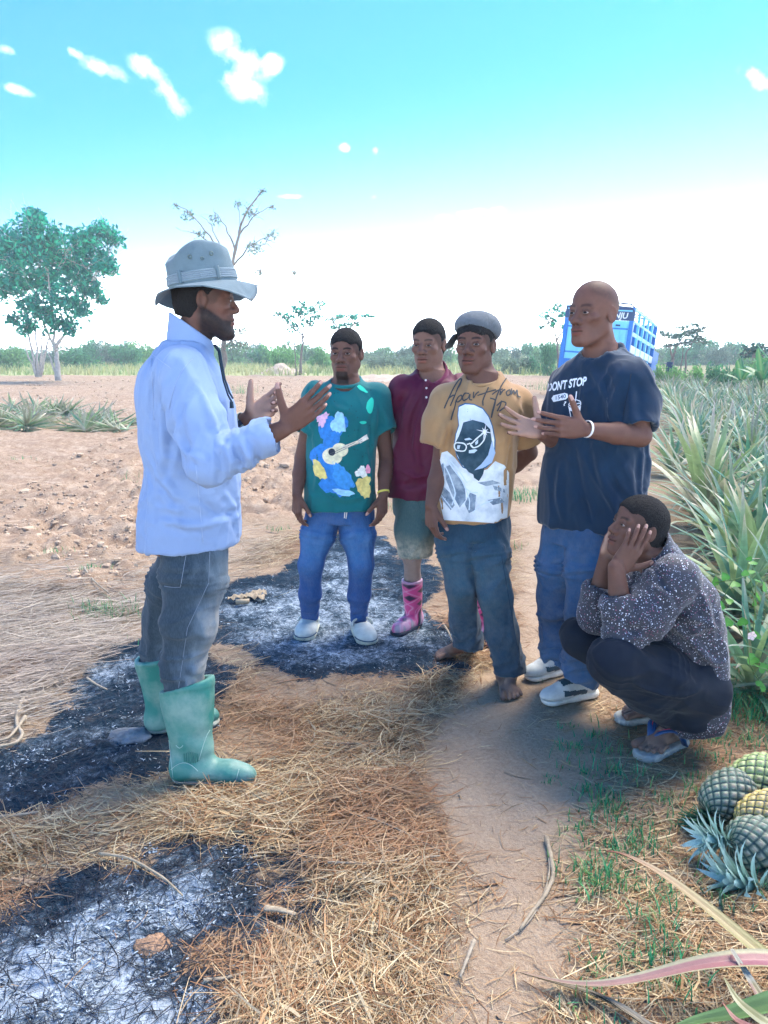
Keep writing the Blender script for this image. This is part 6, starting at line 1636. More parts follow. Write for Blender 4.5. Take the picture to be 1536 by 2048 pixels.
    for a, z in ((-12, .083), (26, .086), (8, .074)):
        a = math.radians(a); x, y, zz = crown_pt(a, z, .945); c = hw((x * 1.012, y * 1.012, zz)); o = nrm(Rh @ np.array((math.cos(a), math.sin(a), .1)))
        e1 = nrm(np.cross(o, UP)); e2 = np.cross(o, e1); r = .0062 if z > .08 else .0045
        mb = MB(); mb.tube([c + r * (math.cos(q) * e1 + math.sin(q) * e2) for q in np.linspace(0, 2 * math.pi, 15)], .0018, 6, cap=False); mb.part('eyelet', M_met, hat, True)
    M_cord = mat('chin_cord', (.012, .03, .05), .8)
    cp = [P(428, 690, 2.70), P(437, 703, 2.62), P(441, 730, 2.60), P(447, 762, 2.585), P(456, 790, 2.575), P(463, 803, 2.57)]
    mb = MB(); mb.tube(cp, .0032, 6)
    cp2 = [p + np.array((.006, -.004, .002 * i)) for i, p in enumerate(cp)]
    mb.tube(cp2, .0032, 6); mb.tube([cp[-1], cp[-1] - UP * .022], (.006, .0075), 7); mb.part('chin_cord', M_cord, hat, True)

# ------------------------------------------------------------------ T-shirts and the people standing
def tshirt(root, name, A, B, rt, fw, tl, sleeves, neck_cut, m, folds, hem_n=None, res=.0062, pw=2.35, hem_in=.016, neck_rib=None, ringsp=(), cr=()):
    pts = [A, B] + [p for s in sleeves for p in s[0]]
    pts = np.array(pts); F = Field(pts.min(0) - .30, pts.max(0) + .22, res)
    F.u(loft(A, B, rt, tl, pw), 0)
    nk = neck_cut[1]
    for pl, rr in sleeves: F.u(rcone(nk - UP * .045 + (pl[0] - nk) * .15, pl[0], .060, rr[0] * .92), .03)
    X, Y, Z = F.ax[0][:, None, None], F.ax[1][None, :, None], F.ax[2][None, None, :]
    for pl, rr in sleeves:
        S = Field.__new__(Field); S.ax = F.ax; S.D = np.full(F.D.shape, 1., np.float32)
        chain(S, pl, rr, .028)
        d = nrm(pl[-1] - pl[-2]); c = pl[-1]
        S.sub(rcone(c - d * .05, c + d * .12, rr[-1] - .013, rr[-1] - .004), .002)
        S.D = np.maximum(S.D, (X - c[0]) * d[0] + (Y - c[1]) * d[1] + (Z - c[2]) * d[2]).astype(np.float32)
        k = .022; h = np.clip(.5 + .5 * (S.D - F.D) / k, 0, 1); F.D = (S.D * (1 - h) + F.D * h - k * h * (1 - h)).astype(np.float32)
    a, b, ra, rb = neck_cut
    F.sub(rcone(a, b, ra, rb), .008)
    w0 = [l for l in sorted(tl)][1]
    F.sub(loft(A - UP * .06, A + UP * .07, rt, [(0, w0[1], w0[2], w0[3] - hem_in, w0[4] - hem_in), (1, w0[1], w0[2], w0[3] - hem_in - .01, w0[4] - hem_in - .01)], pw), .002)
    F.cut(A, -UP if hem_n is None else hem_n)
    v, f = F.mesh(); v = relax(v, f, 2, .5)
    v = cloth_folds(v, f, folds, sum(map(ord, name)) % 50)
    for r in ringsp: v = rings(v, f, *r)
    if cr: v = creases(v, f, cr, .013, .0085)
    s = part(name, v, f, m, root)
    if neck_rib:
        c, ax, r1, rr, e = neck_rib
        ax = nrm(ax); e1 = nrm(rt - ax * (rt @ ax)); e2 = np.cross(ax, e1)
        mb = MB(); mb.tube([c + r1 * (math.cos(q) * e1 + e * math.sin(q) * e2) for q in np.linspace(0, 2 * math.pi, 41)], rr, 8, cap=False); mb.part('neckband', m, s, True)
    return s, bvh_of(v, f), v

def person_b():
    Y = 4.06
    root = thing('person', 'person in teal printed T-shirt, bright blue jeans and pale clogs standing on the ash', 'person', (G(670, 1275)[0], Y, 0))
    H = Head(P(692, 707, Y), -14, -1, 0, 1.02, jaw=1.03, nose=1.1, lips=1.05, beard=1, brow=1.3)
    R = facing(-6); rt, fw = R[:, 0], R[:, 1]
    A, B = P(679, 1012, Y), P(692, 762, Y)
    rows = [(1025, 0, 0, .186, .135), (1010, 0, 0, .187, .136), (960, 0, 0, .184, .134), (900, 0, .004, .178, .132), (850, 0, .006, .182, .132), (815, 0, .004, .192, .125), (795, 0, 0, .185, .110), (779, 0, -.004, .145, .090), (765, 0, -.004, .085, .075), (752, 0, 0, .07, .07)]
    tl = levels_px(Y, 1, rows, A, B)
    shL, elL, wrL = P(632, 795, Y), P(604, 915, Y + .02), P(594, 990, Y - .10)
    shR, elR, wrR = P(754, 796, Y), P(773, 915, Y + .02), P(766, 992, Y - .10)
    hL = Hand(P(594, 992, Y - .10), (-.02, -.12, -1), (.75, .6, 0), True, .97, curl=((16, 26, 18), (22, 32, 20), (28, 36, 22), (32, 38, 24)), spread=2, thumb=(.8, .45, .35), tbend=12)
    hR = Hand(P(766, 994, Y - .10), (-.06, -.12, -1), (-.75, .6, 0), False, .97, curl=((16, 26, 18), (22, 32, 20), (28, 36, 22), (32, 38, 24)), spread=4, thumb=(.7, .6, .3), tbend=8)
    legL = [P(645, 1015, Y), P(621, 1128, Y - .05), P(620, 1232, Y + .05)]
    legR = [P(713, 1015, Y), P(722, 1130, Y - .05), P(717, 1236, Y + .03)]
    tL_ = G(606, 1280); hl = tL_ + np.array((.035, .255, 0))
    tR_ = G(738, 1288); hr = tR_ + np.array((-.075, .245, 0))
    feet = [Foot(legL[2], hl + fw * .01, tL_, True, toes=False), Foot(legR[2], hr + fw * .01, tR_, False, toes=False)]
    grow_body(root, H, P(692, 765, Y), (A, B, rt, tl), [[shL, elL, wrL], [shR, elR, wrR]], [hL, hR], [legL, legR], feet, SKIN_D, PALM_D * .8, hair=(.0055, .060), look=-.2, leg_r=(.07, .048, .040, .028), arm_r=(.047, .039, .034, .026))
    M_t = cloth_mat('teal_jersey', (.002, .135, .145), weave=700, bump=.06)
    s, bv, v = tshirt(root, 'tshirt', A, B, rt, fw, tl, [([shL + UP * .008, (shL + elL) / 2 - UP * .0, P(612, 868, Y)], (.070, .066, .064)), ([shR + UP * .008, (shR + elR) / 2, P(771, 868, Y)], (.072, .068, .068))],
           (P(692, 700, Y), P(691, 766, Y - .02), .075, .074), M_t, [(UP, 6, 1.6, .006, None), ((.5, 0, 1), 8, 2.5, .006, near_pt(P(640, 840, Y - .1), .16)), ((-.5, 0, 1), 8, 2.5, .006, near_pt(P(745, 840, Y - .1), .16)), ((1, 0, .2), 10, 2, .005, near_pt(P(680, 985, Y - .1), .16))],
           nrm(-UP - rt * .02 - fw * .08), neck_rib=(P(691.5, 764, Y - .005), UP + fw * .30, .079, .010, 1.0),
           cr=[([(640, 800), (632, 840), (640, 880)], -1), ([(745, 810), (742, 860), (738, 920)], -1), ([(628, 880), (640, 930), (630, 980)], 1), ([(735, 900), (742, 950), (735, 1000)], 1), ([(650, 985), (690, 1000), (730, 992)], 1), ([(655, 790), (670, 815), (700, 825)], 1), ([(615, 830), (622, 855)], 1), ([(765, 820), (775, 850)], 1)])
    # printed front: paint splashes, a guitar and small leaves
    M_pr = mat('shirt_print', attr='col', rough=.8, var=.30, vscale=45)
    rnd = random.Random(4)
    def blob(cx, cy, rx, ry, n=26, j=.18, rot=0.0):
        ca, sa = math.cos(rot), math.sin(rot); o = []
        for i in range(n):
            a = 2 * math.pi * i / n; k = 1 + j * math.sin(3 * a + cx) * .6 + rnd.uniform(-j, j) * .5
            x, y = rx * k * math.cos(a), ry * k * math.sin(a); o.append((cx + x * ca - y * sa, cy + x * sa + y * ca))
        return o
    BL, LB, CR, YE = (.03, .22, .62), (.35, .66, .86), (.86, .88, .80), (.80, .66, .22)
    polys = [(blob(664, 862, 27, 34, j=.3, rot=.3), BL), (blob(652, 912, 24, 36, j=.35, rot=.25), BL), (blob(668, 966, 30, 24, j=.3, rot=.8), BL), (blob(684, 953, 16, 30, j=.25, rot=-.6), (.05, .3, .7)),
             (blob(688, 985, 22, 7, j=.2, rot=.2), LB), (blob(678, 846, 14, 20, j=.3), LB), (blob(646, 838, 9, 14, j=.4, rot=.5), (.75, .45, .62)), (blob(727, 972, 14, 22, j=.3), YE), (blob(722, 944, 11, 11, j=.3), CR), (blob(735, 938, 5, 9), (.85, .35, .5)), (blob(640, 940, 10, 22, j=.2, rot=-.5), YE)]
    inked(s, 'print_splash', bv, [p for p, c in polys], M_pr, .0022, 5, [c for p, c in polys])
    g = [(blob(680, 900, 16, 14, 24, .02), (.80, .74, .50)), (blob(665, 912, 20, 17, 24, .02), (.80, .74, .50))]
    neck = [(683, 893), (716, 880), (718, 886), (686, 900)]; headst = [(716, 879), (733, 868), (736, 877), (719, 887)]
    g += [(neck, (.72, .66, .52)), (headst, (.85, .82, .72))]
    inked(s, 'print_guitar', bv, [p for p, c in g], M_pr, .0034, 4, [c for p, c in g])
    inked(s, 'print_sound_hole', bv, [blob(664, 904, 7, 7.5, 16, .01)], mat('print_ink', (.02, .03, .05), .8), .0046, 3)
    inked(s, 'print_strings', bv, strokes([[(660, 908), (724, 878)], [(662, 911), (726, 881)]], .9), mat('print_ink_thin', (.10, .10, .10), .8), .0050, 4)
    inked(s, 'print_leaves', bv, [blob(740, 812, 7, 16, 20, .12, .15), blob(724, 778, 12, 4, 18, .2, .6), blob(726, 845, 7, 3, 14, .1)], mat('print_mint', (.02, .62, .42), .7), .0022, 4)
    inked(s, 'print_speckle', bv, [blob(rnd.uniform(655, 755), rnd.uniform(780, 1000), 1.2, 1.2, 7, .1) for _ in range(46)], mat('print_dark', (.003, .06, .07), .8), .0020, 3)
    # jeans
    wl = [(0, 0, 0, .165, .105), (.5, 0, 0, .168, .108), (1, 0, 0, .16, .105)]
    hemL, hemR = P(620, 1238, Y + .05), P(716, 1243, Y + .03)
    lgL = [P(648, 1025, Y), P(634, 1070, Y - .02), P(621, 1128, Y - .05), P(620, 1185, Y - .02), hemL]
    lgR = [P(712, 1025, Y), P(716, 1070, Y - .02), P(722, 1130, Y - .05), P(719, 1188, Y - .02), hemR]
    jeans, (jv, jf) = trousers(root, 'jeans', (P(680, 1040, Y), P(680, 990, Y)), rt, wl, [lgL, lgR], [[.094, .086, .060, .054, .040]] * 2, M_bluejeans, [(hemL, -UP), (hemR, -UP)],
             lambda v, n: np.clip(.62 * np.exp(-((v[:, 2] - P(0, 1085, Y)[2]) / .15) ** 2) * smooth01(n @ fw, .3, .95) + .05, 0, 1), lambda v, n: .10 * smooth01(n @ fw, .4, 1), [(UP, 9, 2, .004, None), ((1, 0, .4), 13, 3, .005, near_pt(P(680, 1050, Y - .1), .1))], knee_amp=.007, top=(A + UP * .03, UP))
    jb = bvh_of(jv, jf)
    for px in ([(690, 1022), (689, 1036)], [(694, 1022), (692, 1037)]):
        pts = [on_cloth(jb, px[0][0] + (px[1][0] - px[0][0]) * t, px[0][1] + (px[1][1] - px[0][1]) * t, .004) for t in np.linspace(0, 1, 4)]
        sheet_seam(jeans, 'drawstring', [p for p in pts if p is not None], M_button, .003)
    # clogs
    M_clog = mat('white_foam', (.50, .53, .50), .6, var=.22, vscale=22, bump=.05, bscale=60); M_clsole = mat('foam_sole', (.58, .58, .46), .7, var=.25, vscale=35); M_trim = mat('clog_trim', (.06, .10, .15), .6)
    for h, t, an in ((hl, tL_, legL[2]), (hr, tR_, legR[2])):
        f = nrm(t - h); sd = np.cross(f, UP); L = np.linalg.norm(t - h) + .02
        F = Field(np.minimum(h, t) - .1, np.maximum(h, t) + .15, .005)
        F.u(rcone(h + f * .035 + UP * .035, h + f * .13 + UP * .042, .046, .050, UP, .95), 0); F.u(ell(h + f * (L - .085) + UP * .030, (.060, .092, .052), np.stack([sd, f, UP], 1)), .03)
        F.sub(rcone(h + f * .01 + UP * .08, h + f * .10 + UP * .10, .040, .048), .006)
        F.cut(h * (1, 1, 0) + UP * .020, -UP)
        v, ff = F.mesh(); c = part('clog', relax(v, ff, 2), ff, M_clog, root)
        F = Field(np.minimum(h, t) - .1, np.maximum(h, t) + .1, .0045)
        F.u(rcone(h + f * .045 + UP * .008, h + f * (L - .065) + UP * .010, .046, .062, UP, .6), 0); F.cut(h * (1, 1, 0) + UP * .023, UP); F.cut(h * (1, 1, 0) - UP * .002, -UP)
        v, ff = F.mesh(); part('sole', relax(v, ff, 1), ff, M_clsole, c)
        mb = MB(); mb.tube([h + f * (L - .085) + UP * .024 + (sd * .0615 * math.cos(a) + f * .094 * math.sin(a)) for a in np.linspace(.0, math.pi, 17)], .0035, 6); mb.part('trim', M_trim, c, True)
        st = h + f * .115 + UP * .062
        mb = MB(); mb.tube([st + sd * .056 * math.cos(a) + UP * (.038 * math.sin(a)) - f * (.008 * math.sin(a)) for a in np.linspace(-.1, math.pi + .1, 15)], .0125, 8, flat=.5); mb.part('strap', M_clog, c, True)
        mb = MB()
        for i in range(9):
            q = h + f * (L - .10 + .03 * (i % 3 - 1)) + sd * .02 * (i // 3 - 1) + UP * (.0805 - .004 * abs(i // 3 - 1) - .004 * (i % 3 - 1)); mb.tube([q - UP * .004, q + UP * .001], .0035, 7)
        v_, f_ = mb.data()
    # wristband
    band(root, wrR + (elR - wrR) * .10, nrm(hR.w + hR.f * .05 - elR), .030, .010, mat('yellow_band', (.72, .62, .10), .5), mat('green_band_patch', (.05, .38, .10), .5))

def band(root, c, ax, r, w, m, m2=None, tilt=.25):
    ax = nrm(ax + np.array((tilt, 0, 0))); e1 = nrm(np.cross(ax, (0, 1, .1))); e2 = np.cross(ax, e1); V, Fc = [], []
    for i in range(24):
        a = 2 * math.pi * i / 24; o = math.cos(a) * e1 + math.sin(a) * e2
        for s, k in ((-1, 0), (1, 0), (1, .0025), (-1, .0025)): V.append(c + ax * s * w / 2 + o * (r + k))
    for i in range(24):
        for q in range(4): Fc.append((i * 4 + q, i * 4 + (q + 1) % 4, ((i + 1) % 24) * 4 + (q + 1) % 4, ((i + 1) % 24) * 4 + q))
    b = part('wristband', V, Fc, m, root, False)
    if m2:
        V2 = [x for i in range(24) for x in V[i * 4:i * 4 + 4]]; sel = [i for i in range(24) if 17 <= i <= 20]
        vv, ff = [], []
        for i in range(17, 22):
            a = 2 * math.pi * i / 24; o = math.cos(a) * e1 + math.sin(a) * e2
            vv += [c + ax * s * w / 2 * 1.02 + o * (r + .0033) for s in (-1, 1)]
        for i in range(4): ff.append((i * 2, i * 2 + 1, i * 2 + 3, i * 2 + 2))
        part('band_patch', vv, ff, m2, b, False)

def person_c():
    Y = 4.10
    root = thing('person', 'person in maroon polo shirt, frayed cut-off shorts and pink checked rubber boots', 'person', (G(850, 1275)[0], Y, 0))
    H = Head(P(857, 689, Y), -24, -4, 0, 1.06, jaw=.98, nose=1.2, lips=1.15, beard=0, brow=.9)
    R = facing(-20); rt, fw = R[:, 0], R[:, 1]
    A, B = P(838, 990, Y), P(866, 748, Y)
    rows = [(1004, 0, 0, .160, .120), (990, 0, 0, .161, .121), (940, 0, 0, .158, .119), (880, 0, .004, .158, .12), (830, 0, .006, .172, .124), (800, 0, .004, .185, .118), (780, 0, 0, .180, .105), (764, 0, -.004, .14, .088), (751, 0, -.004, .085, .075), (740, 0, 0, .07, .07)]
    tl = levels_px(Y, 1, rows, A, B)
    shL, elL, wrL = P(808, 782, Y), P(793, 885, Y + .14), P(800, 955, Y + .22)
    shR, elR, wrR = P(918, 778, Y + .04), P(925, 885, Y + .1), P(880, 940, Y + .22)
    hL = Hand(wrL + (wrL - elL) * .04, nrm(wrL - elL + np.array((.15, .05, 0))), (.2, 1, 0), True, .97, curl=(30, 32, 34, 36))
    hR = Hand(wrR + (wrR - elR) * .04, nrm(wrR - elR + np.array((-.2, .05, 0))), (0, 1, .2), False, .97, curl=(30, 32, 34, 36))
    fY = G(960, 1305)[1] + .10
    legL = [P(830, 1010, Y), P(824, 1115, Y - .03), P(828, 1225, Y + .05)]
    legR = [P(890, 1010, Y - .02), P(930, 1120, fY + .08), P(962, 1265, fY + .10)]
    tl_ = G(793, 1270); hl = tl_ + np.array((.135, .19, 0))
    hr = np.array((P(960, 1275, legR[2][1])[0], legR[2][1] + .05, 0)); tr_ = hr + np.array((.07, -.23, 0))
    legL[2] = hl + nrm(tl_ - hl) * .06 + UP * .10; legR[2] = hr + nrm(tr_ - hr) * .06 + UP * .10
    feet = [Foot(legL[2], hl, tl_, True, toes=False), Foot(legR[2], hr, tr_, False, toes=False)]
    def legdust(v, n, col):
        w = smooth01(P(0, 1090, Y)[2] - v[:, 2], 0, .08)[:, None] * .7; col[:] = col * (1 - w) + np.array((.34, .27, .24)) * w
    grow_body(root, H, P(866, 752, Y), (A, B, rt, tl), [[shL, elL, wrL], [shR, elR, wrR]], [hL, hR], [legL, legR], feet, SKIN_L, PALM_M, hair=(.0045, .064), extra=legdust, look=-.15, leg_r=(.07, .050, .044, .030), arm_r=(.047, .039, .034, .026))
    M_p = cloth_mat('maroon_jersey', (.095, .006, .032), weave=800, bump=.06, sheen=.05, rough=.6)
    s, bv, v = tshirt(root, 'polo_shirt', A, B, rt, fw, tl, [([shL + UP * .006, P(800, 805, Y + .03), P(797, 834, Y + .05)], (.066, .060, .058)), ([shR, P(926, 815, Y + .05), P(928, 850, Y + .06)], (.068, .064, .064))],
           (P(864, 700, Y), P(864, 752, Y - .02), .072, .070), M_p, [((.6, 0, 1), 7, 1.6, .008, None), ((1, 0, .15), 9, 2, .006, near_pt(P(830, 955, Y - .1), .14)), ((.8, 0, 1), 10, 3, .006, near_pt(P(830, 810, Y - .1), .14))], nrm(-UP - fw * .05),
           cr=[([(830, 775), (812, 810), (806, 850)], 1), ([(842, 790), (826, 840), (818, 900)], -1), ([(835, 830), (830, 900), (842, 950)], 1), ([(800, 940), (830, 955), (858, 950)], 1), ([(795, 965), (825, 972), (860, 968)], -1)])
    nA, nB = P(865, 760, Y), P(862, 728, Y)
    F = Field(nA - .14, nB + .14, .005)
    F.u(rcone(nA - UP * .006, nB + UP * .02, .094, .077), 0); F.sub(rcone(nA - UP * .1, nB + UP * .12, .082, .060), 0); F.cut(nB - UP * .030, nrm(UP + fw * .85)); F.cut(nA - UP * .022, nrm(-UP - fw * .35))
    F.sub(rcone(nA + fw * .12 + UP * .06, nA + fw * .12 - UP * .05, .045, .012), .004)
    cv, cf = F.mesh(); part('collar', relax(cv, cf, 2), cf, cloth_mat('maroon_rib', (.16, .018, .06), weave=500), s)
    for y in (761, 776, 795):
        p = on_cloth(bv, 852 + (y - 761) * .02, y, .003)
        if p is not None:
            mb = MB(); n = nrm(np.array((0, 0, CAM_H)) - p); mb.tube([p - n * .001, p + n * .002], .0058, 10); mb.part('button', M_button, s)
    for x in (846, 859):
        pts = [on_cloth(bv, x, y, .001) for y in np.linspace(760, 812, 10)]; sheet_seam(s, 'placket_seam', [p for p in pts if p is not None], mat('maroon_seam', (.06, .004, .02), .9), .0013)
    # frayed shorts
    wl = [(0, 0, 0, .155, .115), (.5, 0, 0, .16, .118), (1, 0, 0, .155, .11)]
    hemL = P(829, 1110, Y - .03); hemR = legR[1] + (legR[0] - legR[1]) * .08
    lgL = [P(832, 1005, Y), P(830, 1060, Y - .02), hemL]; lgR = [P(886, 1005, Y), (legR[0] + legR[1]) / 2 + UP * .02, hemR]
    sh, (jv, jf) = trousers(root, 'shorts', (P(845, 1030, Y), P(845, 975, Y)), rt, wl, [lgL, lgR], [[.108, .104, .086]] * 2, M_shorts, [(hemL, -UP), (hemR, -UP)],
         lambda v, n: .15 + 0 * v[:, 0], lambda v, n: 1.0 * smooth01(P(0, 1055, Y)[2] - v[:, 2], -.02, .13), [(UP, 8, 2, .006, None)], knee_amp=.0, top=(A + UP * .03, UP))
    mb = MB(); rnd = random.Random(8)
    for i in range(60):
        a = rnd.uniform(0, 2 * math.pi); p = hemL + np.array((math.cos(a) * .082, math.sin(a) * .082, .004)); L = rnd.uniform(.008, .028)
        mb.tube([p, p + np.array((rnd.uniform(-.006, .006), rnd.uniform(-.006, .006), -L * .6)), p + np.array((rnd.uniform(-.008, .008), rnd.uniform(-.008, .008), -L))], .0009, 3)
    mb.part('frayed_threads', M_seam, sh)
    # checked rubber boots
    m = bpy.data.materials.new('checked_rubber'); m.use_nodes = True; nt = m.node_tree; N, L = nt.nodes, nt.links; b = N['Principled BSDF']; b.inputs['Roughness'].default_value = .3
    a = N.new('ShaderNodeAttribute'); a.attribute_name = 'col'; L.new(a.outputs['Color'], b.inputs['Base Color'])
    M_bs = mat('dark_boot_sole', (.03, .04, .06), .6, var=.4, vscale=30)
    for kn, an, h, t in ((P(824, 1158, Y + .0), legL[2], hl, tl_), (legR[1] + (legR[2] - legR[1]) * .34, legR[2], hr, tr_)):
        f = nrm(t - h); sd = np.cross(f, UP); L_ = np.linalg.norm(t - h) + .03
        F = Field(np.minimum.reduce([kn, h, t]) - .12, np.maximum.reduce([kn, h, t]) + .12, .0055)
        a0 = h + f * .06; a0[2] = .05
        F.u(loft(a0, kn, sd, [(-.1, 0, 0, .043, .058), (.2, 0, 0, .043, .056), (.5, 0, 0, .050, .060), (1.05, 0, 0, .056, .064)], 2.1), 0)
        F.u(rcone(h + f * .045 + UP * .045, h + f * (L_ - .12) + UP * .04, .045, .042), .03); F.u(ell(h + f * (L_ - .08) + UP * .034, (.044, .078, .042), np.stack([sd, f, UP], 1)), .03)
        F.sub(loft(kn - nrm(kn - a0) * .06, kn + nrm(kn - a0) * .08, sd, [(0, 0, 0, .038, .046), (1, 0, 0, .044, .052)], 2.1), .002); F.cut(kn, UP); F.cut(h * (1, 1, 0) + UP * .014, -UP)
        v, ff = F.mesh(); v = relax(v, ff, 2)
        q = v - h; th = np.arctan2(q @ sd, q @ f - .05); uu = th * .052 * 34; vv = v[:, 2] * 30
        foot_w = smooth01(.13 - v[:, 2], -.02, .03)
        uu = uu * (1 - foot_w) + (q @ sd) * 38 * foot_w; vv = vv * (1 - foot_w) + (q @ f) * 34 * foot_w
        A1, B1 = uu + vv, uu - vv
        ca = smooth01(np.sin(A1 * 2.6), -.25, .25); cb = smooth01(np.sin(B1 * 2.6), -.25, .25)
        pink = np.array((.62, .06, .24)); dk = np.array((.035, .02, .05)); pale = np.array((.72, .45, .58))
        c = pink * (1 - ca * cb)[:, None] + dk * (ca * cb)[:, None]
        wl_ = np.maximum(np.exp(-(np.sin(A1 * 1.3 + .4) / .12) ** 2), np.exp(-(np.sin(B1 * 1.3 + .4) / .12) ** 2))[:, None] * .6; c = c * (1 - wl_) + pale * wl_
        mud = (smooth01(.10 - v[:, 2], -.02, .05) * smooth01(noise3(v * 24, 3), -.2, .5))[:, None] * .6; c = c * (1 - mud) + np.array((.62, .52, .60)) * mud
        rim = smooth01(v[:, 2], kn[2] - .02, kn[2] - .012)[:, None]; c = c * (1 - rim) + np.array((.55, .30, .42)) * rim
        bt = part('boot', v, ff, m, root, attrs={'col': c})
        F = Field(h - .1, np.maximum(h, t) + .1, .005); F = Field(np.minimum(h, t) - .1, np.maximum(h, t) + .1, .005)
        F.u(rcone(h + f * .045 + UP * .01, h + f * (L_ - .05) + UP * .01, .044, .048, UP, .5), 0); F.cut(h * (1, 1, 0) + UP * .022, UP); F.cut(h * (1, 1, 0) - UP * .002, -UP)
        sv, sf = F.mesh(); part('sole', relax(sv, sf, 1), sf, M_bs, bt)
def person_d():
    Y = 3.46
    root = thing('person', 'barefoot person in grey flat cap, tan T-shirt with hooded figure print and dusty jeans', 'person', (G(960, 1350)[0], Y, 0))
    H = Head(P(950, 690, Y), -24, 1, 0, 1.03, jaw=.98, nose=1.15, lips=1.2, brow=1.2)
    R = facing(-16); rt, fw = R[:, 0], R[:, 1]
    A, B = P(941, 1031, Y), P(967, 752, Y)
    rows = [(1046, 0, 0, .164, .13), (1030, 0, 0, .165, .13), (970, 0, 0, .168, .132), (910, 0, .004, .172, .132), (850, 0, .006, .177, .134), (815, 0, .004, .188, .125), (792, 0, 0, .180, .105), (774, 0, -.004, .14, .088), (758, 0, -.004, .083, .073), (745, 0, 0, .07, .07)]
    tl = levels_px(Y, 1, rows, A, B)
    shL, elL, wrL = P(896, 806, Y), P(882, 925, Y - .02), P(862, 1010, Y - .12)
    shR, elR, wrR = P(1036, 808, Y + .03), P(1058, 905, Y + .14), P(1000, 955, Y + .22)
    hL = Hand(P(861, 1013, Y - .12), (.05, -.10, -1), (.80, .5, 0), True, .97, curl=((20, 28, 18), (26, 34, 20), (32, 38, 22), (36, 40, 24)), spread=1, thumb=(.85, .30, .42), tbend=10)
    hR = Hand(wrR + (wrR - elR) * .03, nrm(wrR - elR), (0, .9, .4), False, .97, curl=(30, 32, 34, 36))
    legL = [P(912, 1035, Y), P(920, 1170, Y - .03), P(942, 1285, Y + .06)]
    legR = [P(978, 1035, Y), P(990, 1185, Y - .10), P(1021, 1338, Y - .06)]
    tl_ = G(866, 1316); hl = tl_ + nrm(np.array((.95, .30, 0))) * .255; tr_ = G(1026, 1404); hr = tr_ + np.array((-.01, .255, 0))
    feet = [Foot(legL[2], hl, tl_, True, 1.0), Foot(legR[2], hr, tr_, False, 1.0)]
    grow_body(root, H, P(967, 757, Y), (A, B, rt, tl), [[shL, elL, wrL], [shR, elR, wrR]], [hL, hR], [legL, legR], feet, SKIN_D * 1.0, PALM_M, hair=(.004, .05), look=-.2, leg_r=(.07, .050, .044, .032), arm_r=(.048, .040, .035, .027))
    M_t = cloth_mat('tan_jersey', (.37, .215, .10), weave=700, bump=.06)
    s, bv, v = tshirt(root, 'tshirt', A, B, rt, fw, tl, [([shL + UP * .004, P(882, 844, Y - .01), P(873, 888, Y - .02)], (.072, .070, .068)), ([shR + UP * .004, P(1050, 848, Y + .05), P(1057, 884, Y + .08)], (.072, .070, .068))],
           (P(962, 700, Y), P(964, 755, Y - .02), .070, .070), M_t, [(UP, 6, 1.6, .006, None), ((.7, 0, 1), 8, 2.5, .006, near_pt(P(905, 870, Y - .1), .15)), ((-.35, 0, 1), 7, 2, .010, near_pt(P(1020, 910, Y - .1), .15)), ((1, 0, .1), 10, 2, .004, near_pt(P(940, 1000, Y - .1), .14))],
           nrm(-UP - rt * .05 - fw * .05), neck_rib=(P(965, 758, Y - .005), UP + fw * .35, .076, .009, 1.0),
           cr=[([(905, 830), (890, 860), (880, 885)], 1), ([(1010, 850), (1004, 920), (1012, 990)], 1), ([(1022, 880), (1016, 950), (1020, 1010)], -1), ([(990, 960), (1000, 1000), (1004, 1028)], 1), ([(1040, 815), (1052, 850), (1050, 880)], 1), ([(895, 815), (900, 860), (892, 910)], -1), ([(880, 990), (890, 1010), (885, 1026)], 1)])
    ink = mat('script_ink', (.05, .055, .06), .8)
    # the hand-written line
    L = [[(888, 817), (896, 800), (908, 775), (921, 758), (925, 760), (915, 780), (903, 806), (901, 812)], [(896, 798), (906, 791), (911, 792)],
         [(913, 800), (910, 815), (903, 840)], [(911, 806), (917, 794), (924, 790), (925, 798), (917, 805), (912, 803)],
         [(938, 788), (931, 786), (925, 796), (928, 803), (936, 797), (940, 787), (938, 800), (944, 801)], [(947, 784), (946, 799), (952, 788), (958, 784)],
         [(977, 775), (971, 788), (965, 803), (966, 812)], [(955, 792), (974, 785), (992, 780)],
         [(1014, 755), (1004, 768), (993, 793), (984, 826), (982, 838), (986, 822), (992, 800), (980, 797)], [(984, 790), (994, 782), (1005, 779)],
         [(1001, 782), (999, 792), (1005, 782), (1010, 780)], [(1018, 780), (1011, 785), (1014, 793), (1021, 788), (1018, 780)], [(1022, 778), (1021, 792), (1026, 780), (1029, 790), (1033, 779), (1034, 794), (1040, 795)],
         [(1003, 802), (1000, 812), (994, 823)], [(993, 812), (1003, 803), (1012, 806), (1009, 815), (998, 823)]]
    for g_ in ((0, 1), (2, 3), (4,), (5,), (6, 7), (8, 9), (10,), (11,), (12,), (13, 14)): inked(s, 'print_letter', bv, strokes([L[i] for i in g_], 2.6), ink, .0042, 6)
    WH, GR, DK, BLU = (.82, .86, .88), (.38, .50, .62), (.020, .055, .080), (.22, .38, .60)
    col, pol = [], []
    def add(p, c): pol.append(p); col.append(c)
    hood = [(917, 812), (930, 806), (948, 808), (966, 816), (978, 832), (986, 852), (991, 880), (990, 905), (984, 925), (972, 936), (950, 942), (926, 936), (914, 915), (908, 890), (911, 868), (917, 850), (915, 830)]
    add(hood, (.05, .16, .30))
    add([(x + (948 - x) * .05, y + (870 - y) * .045) for x, y in hood], WH)
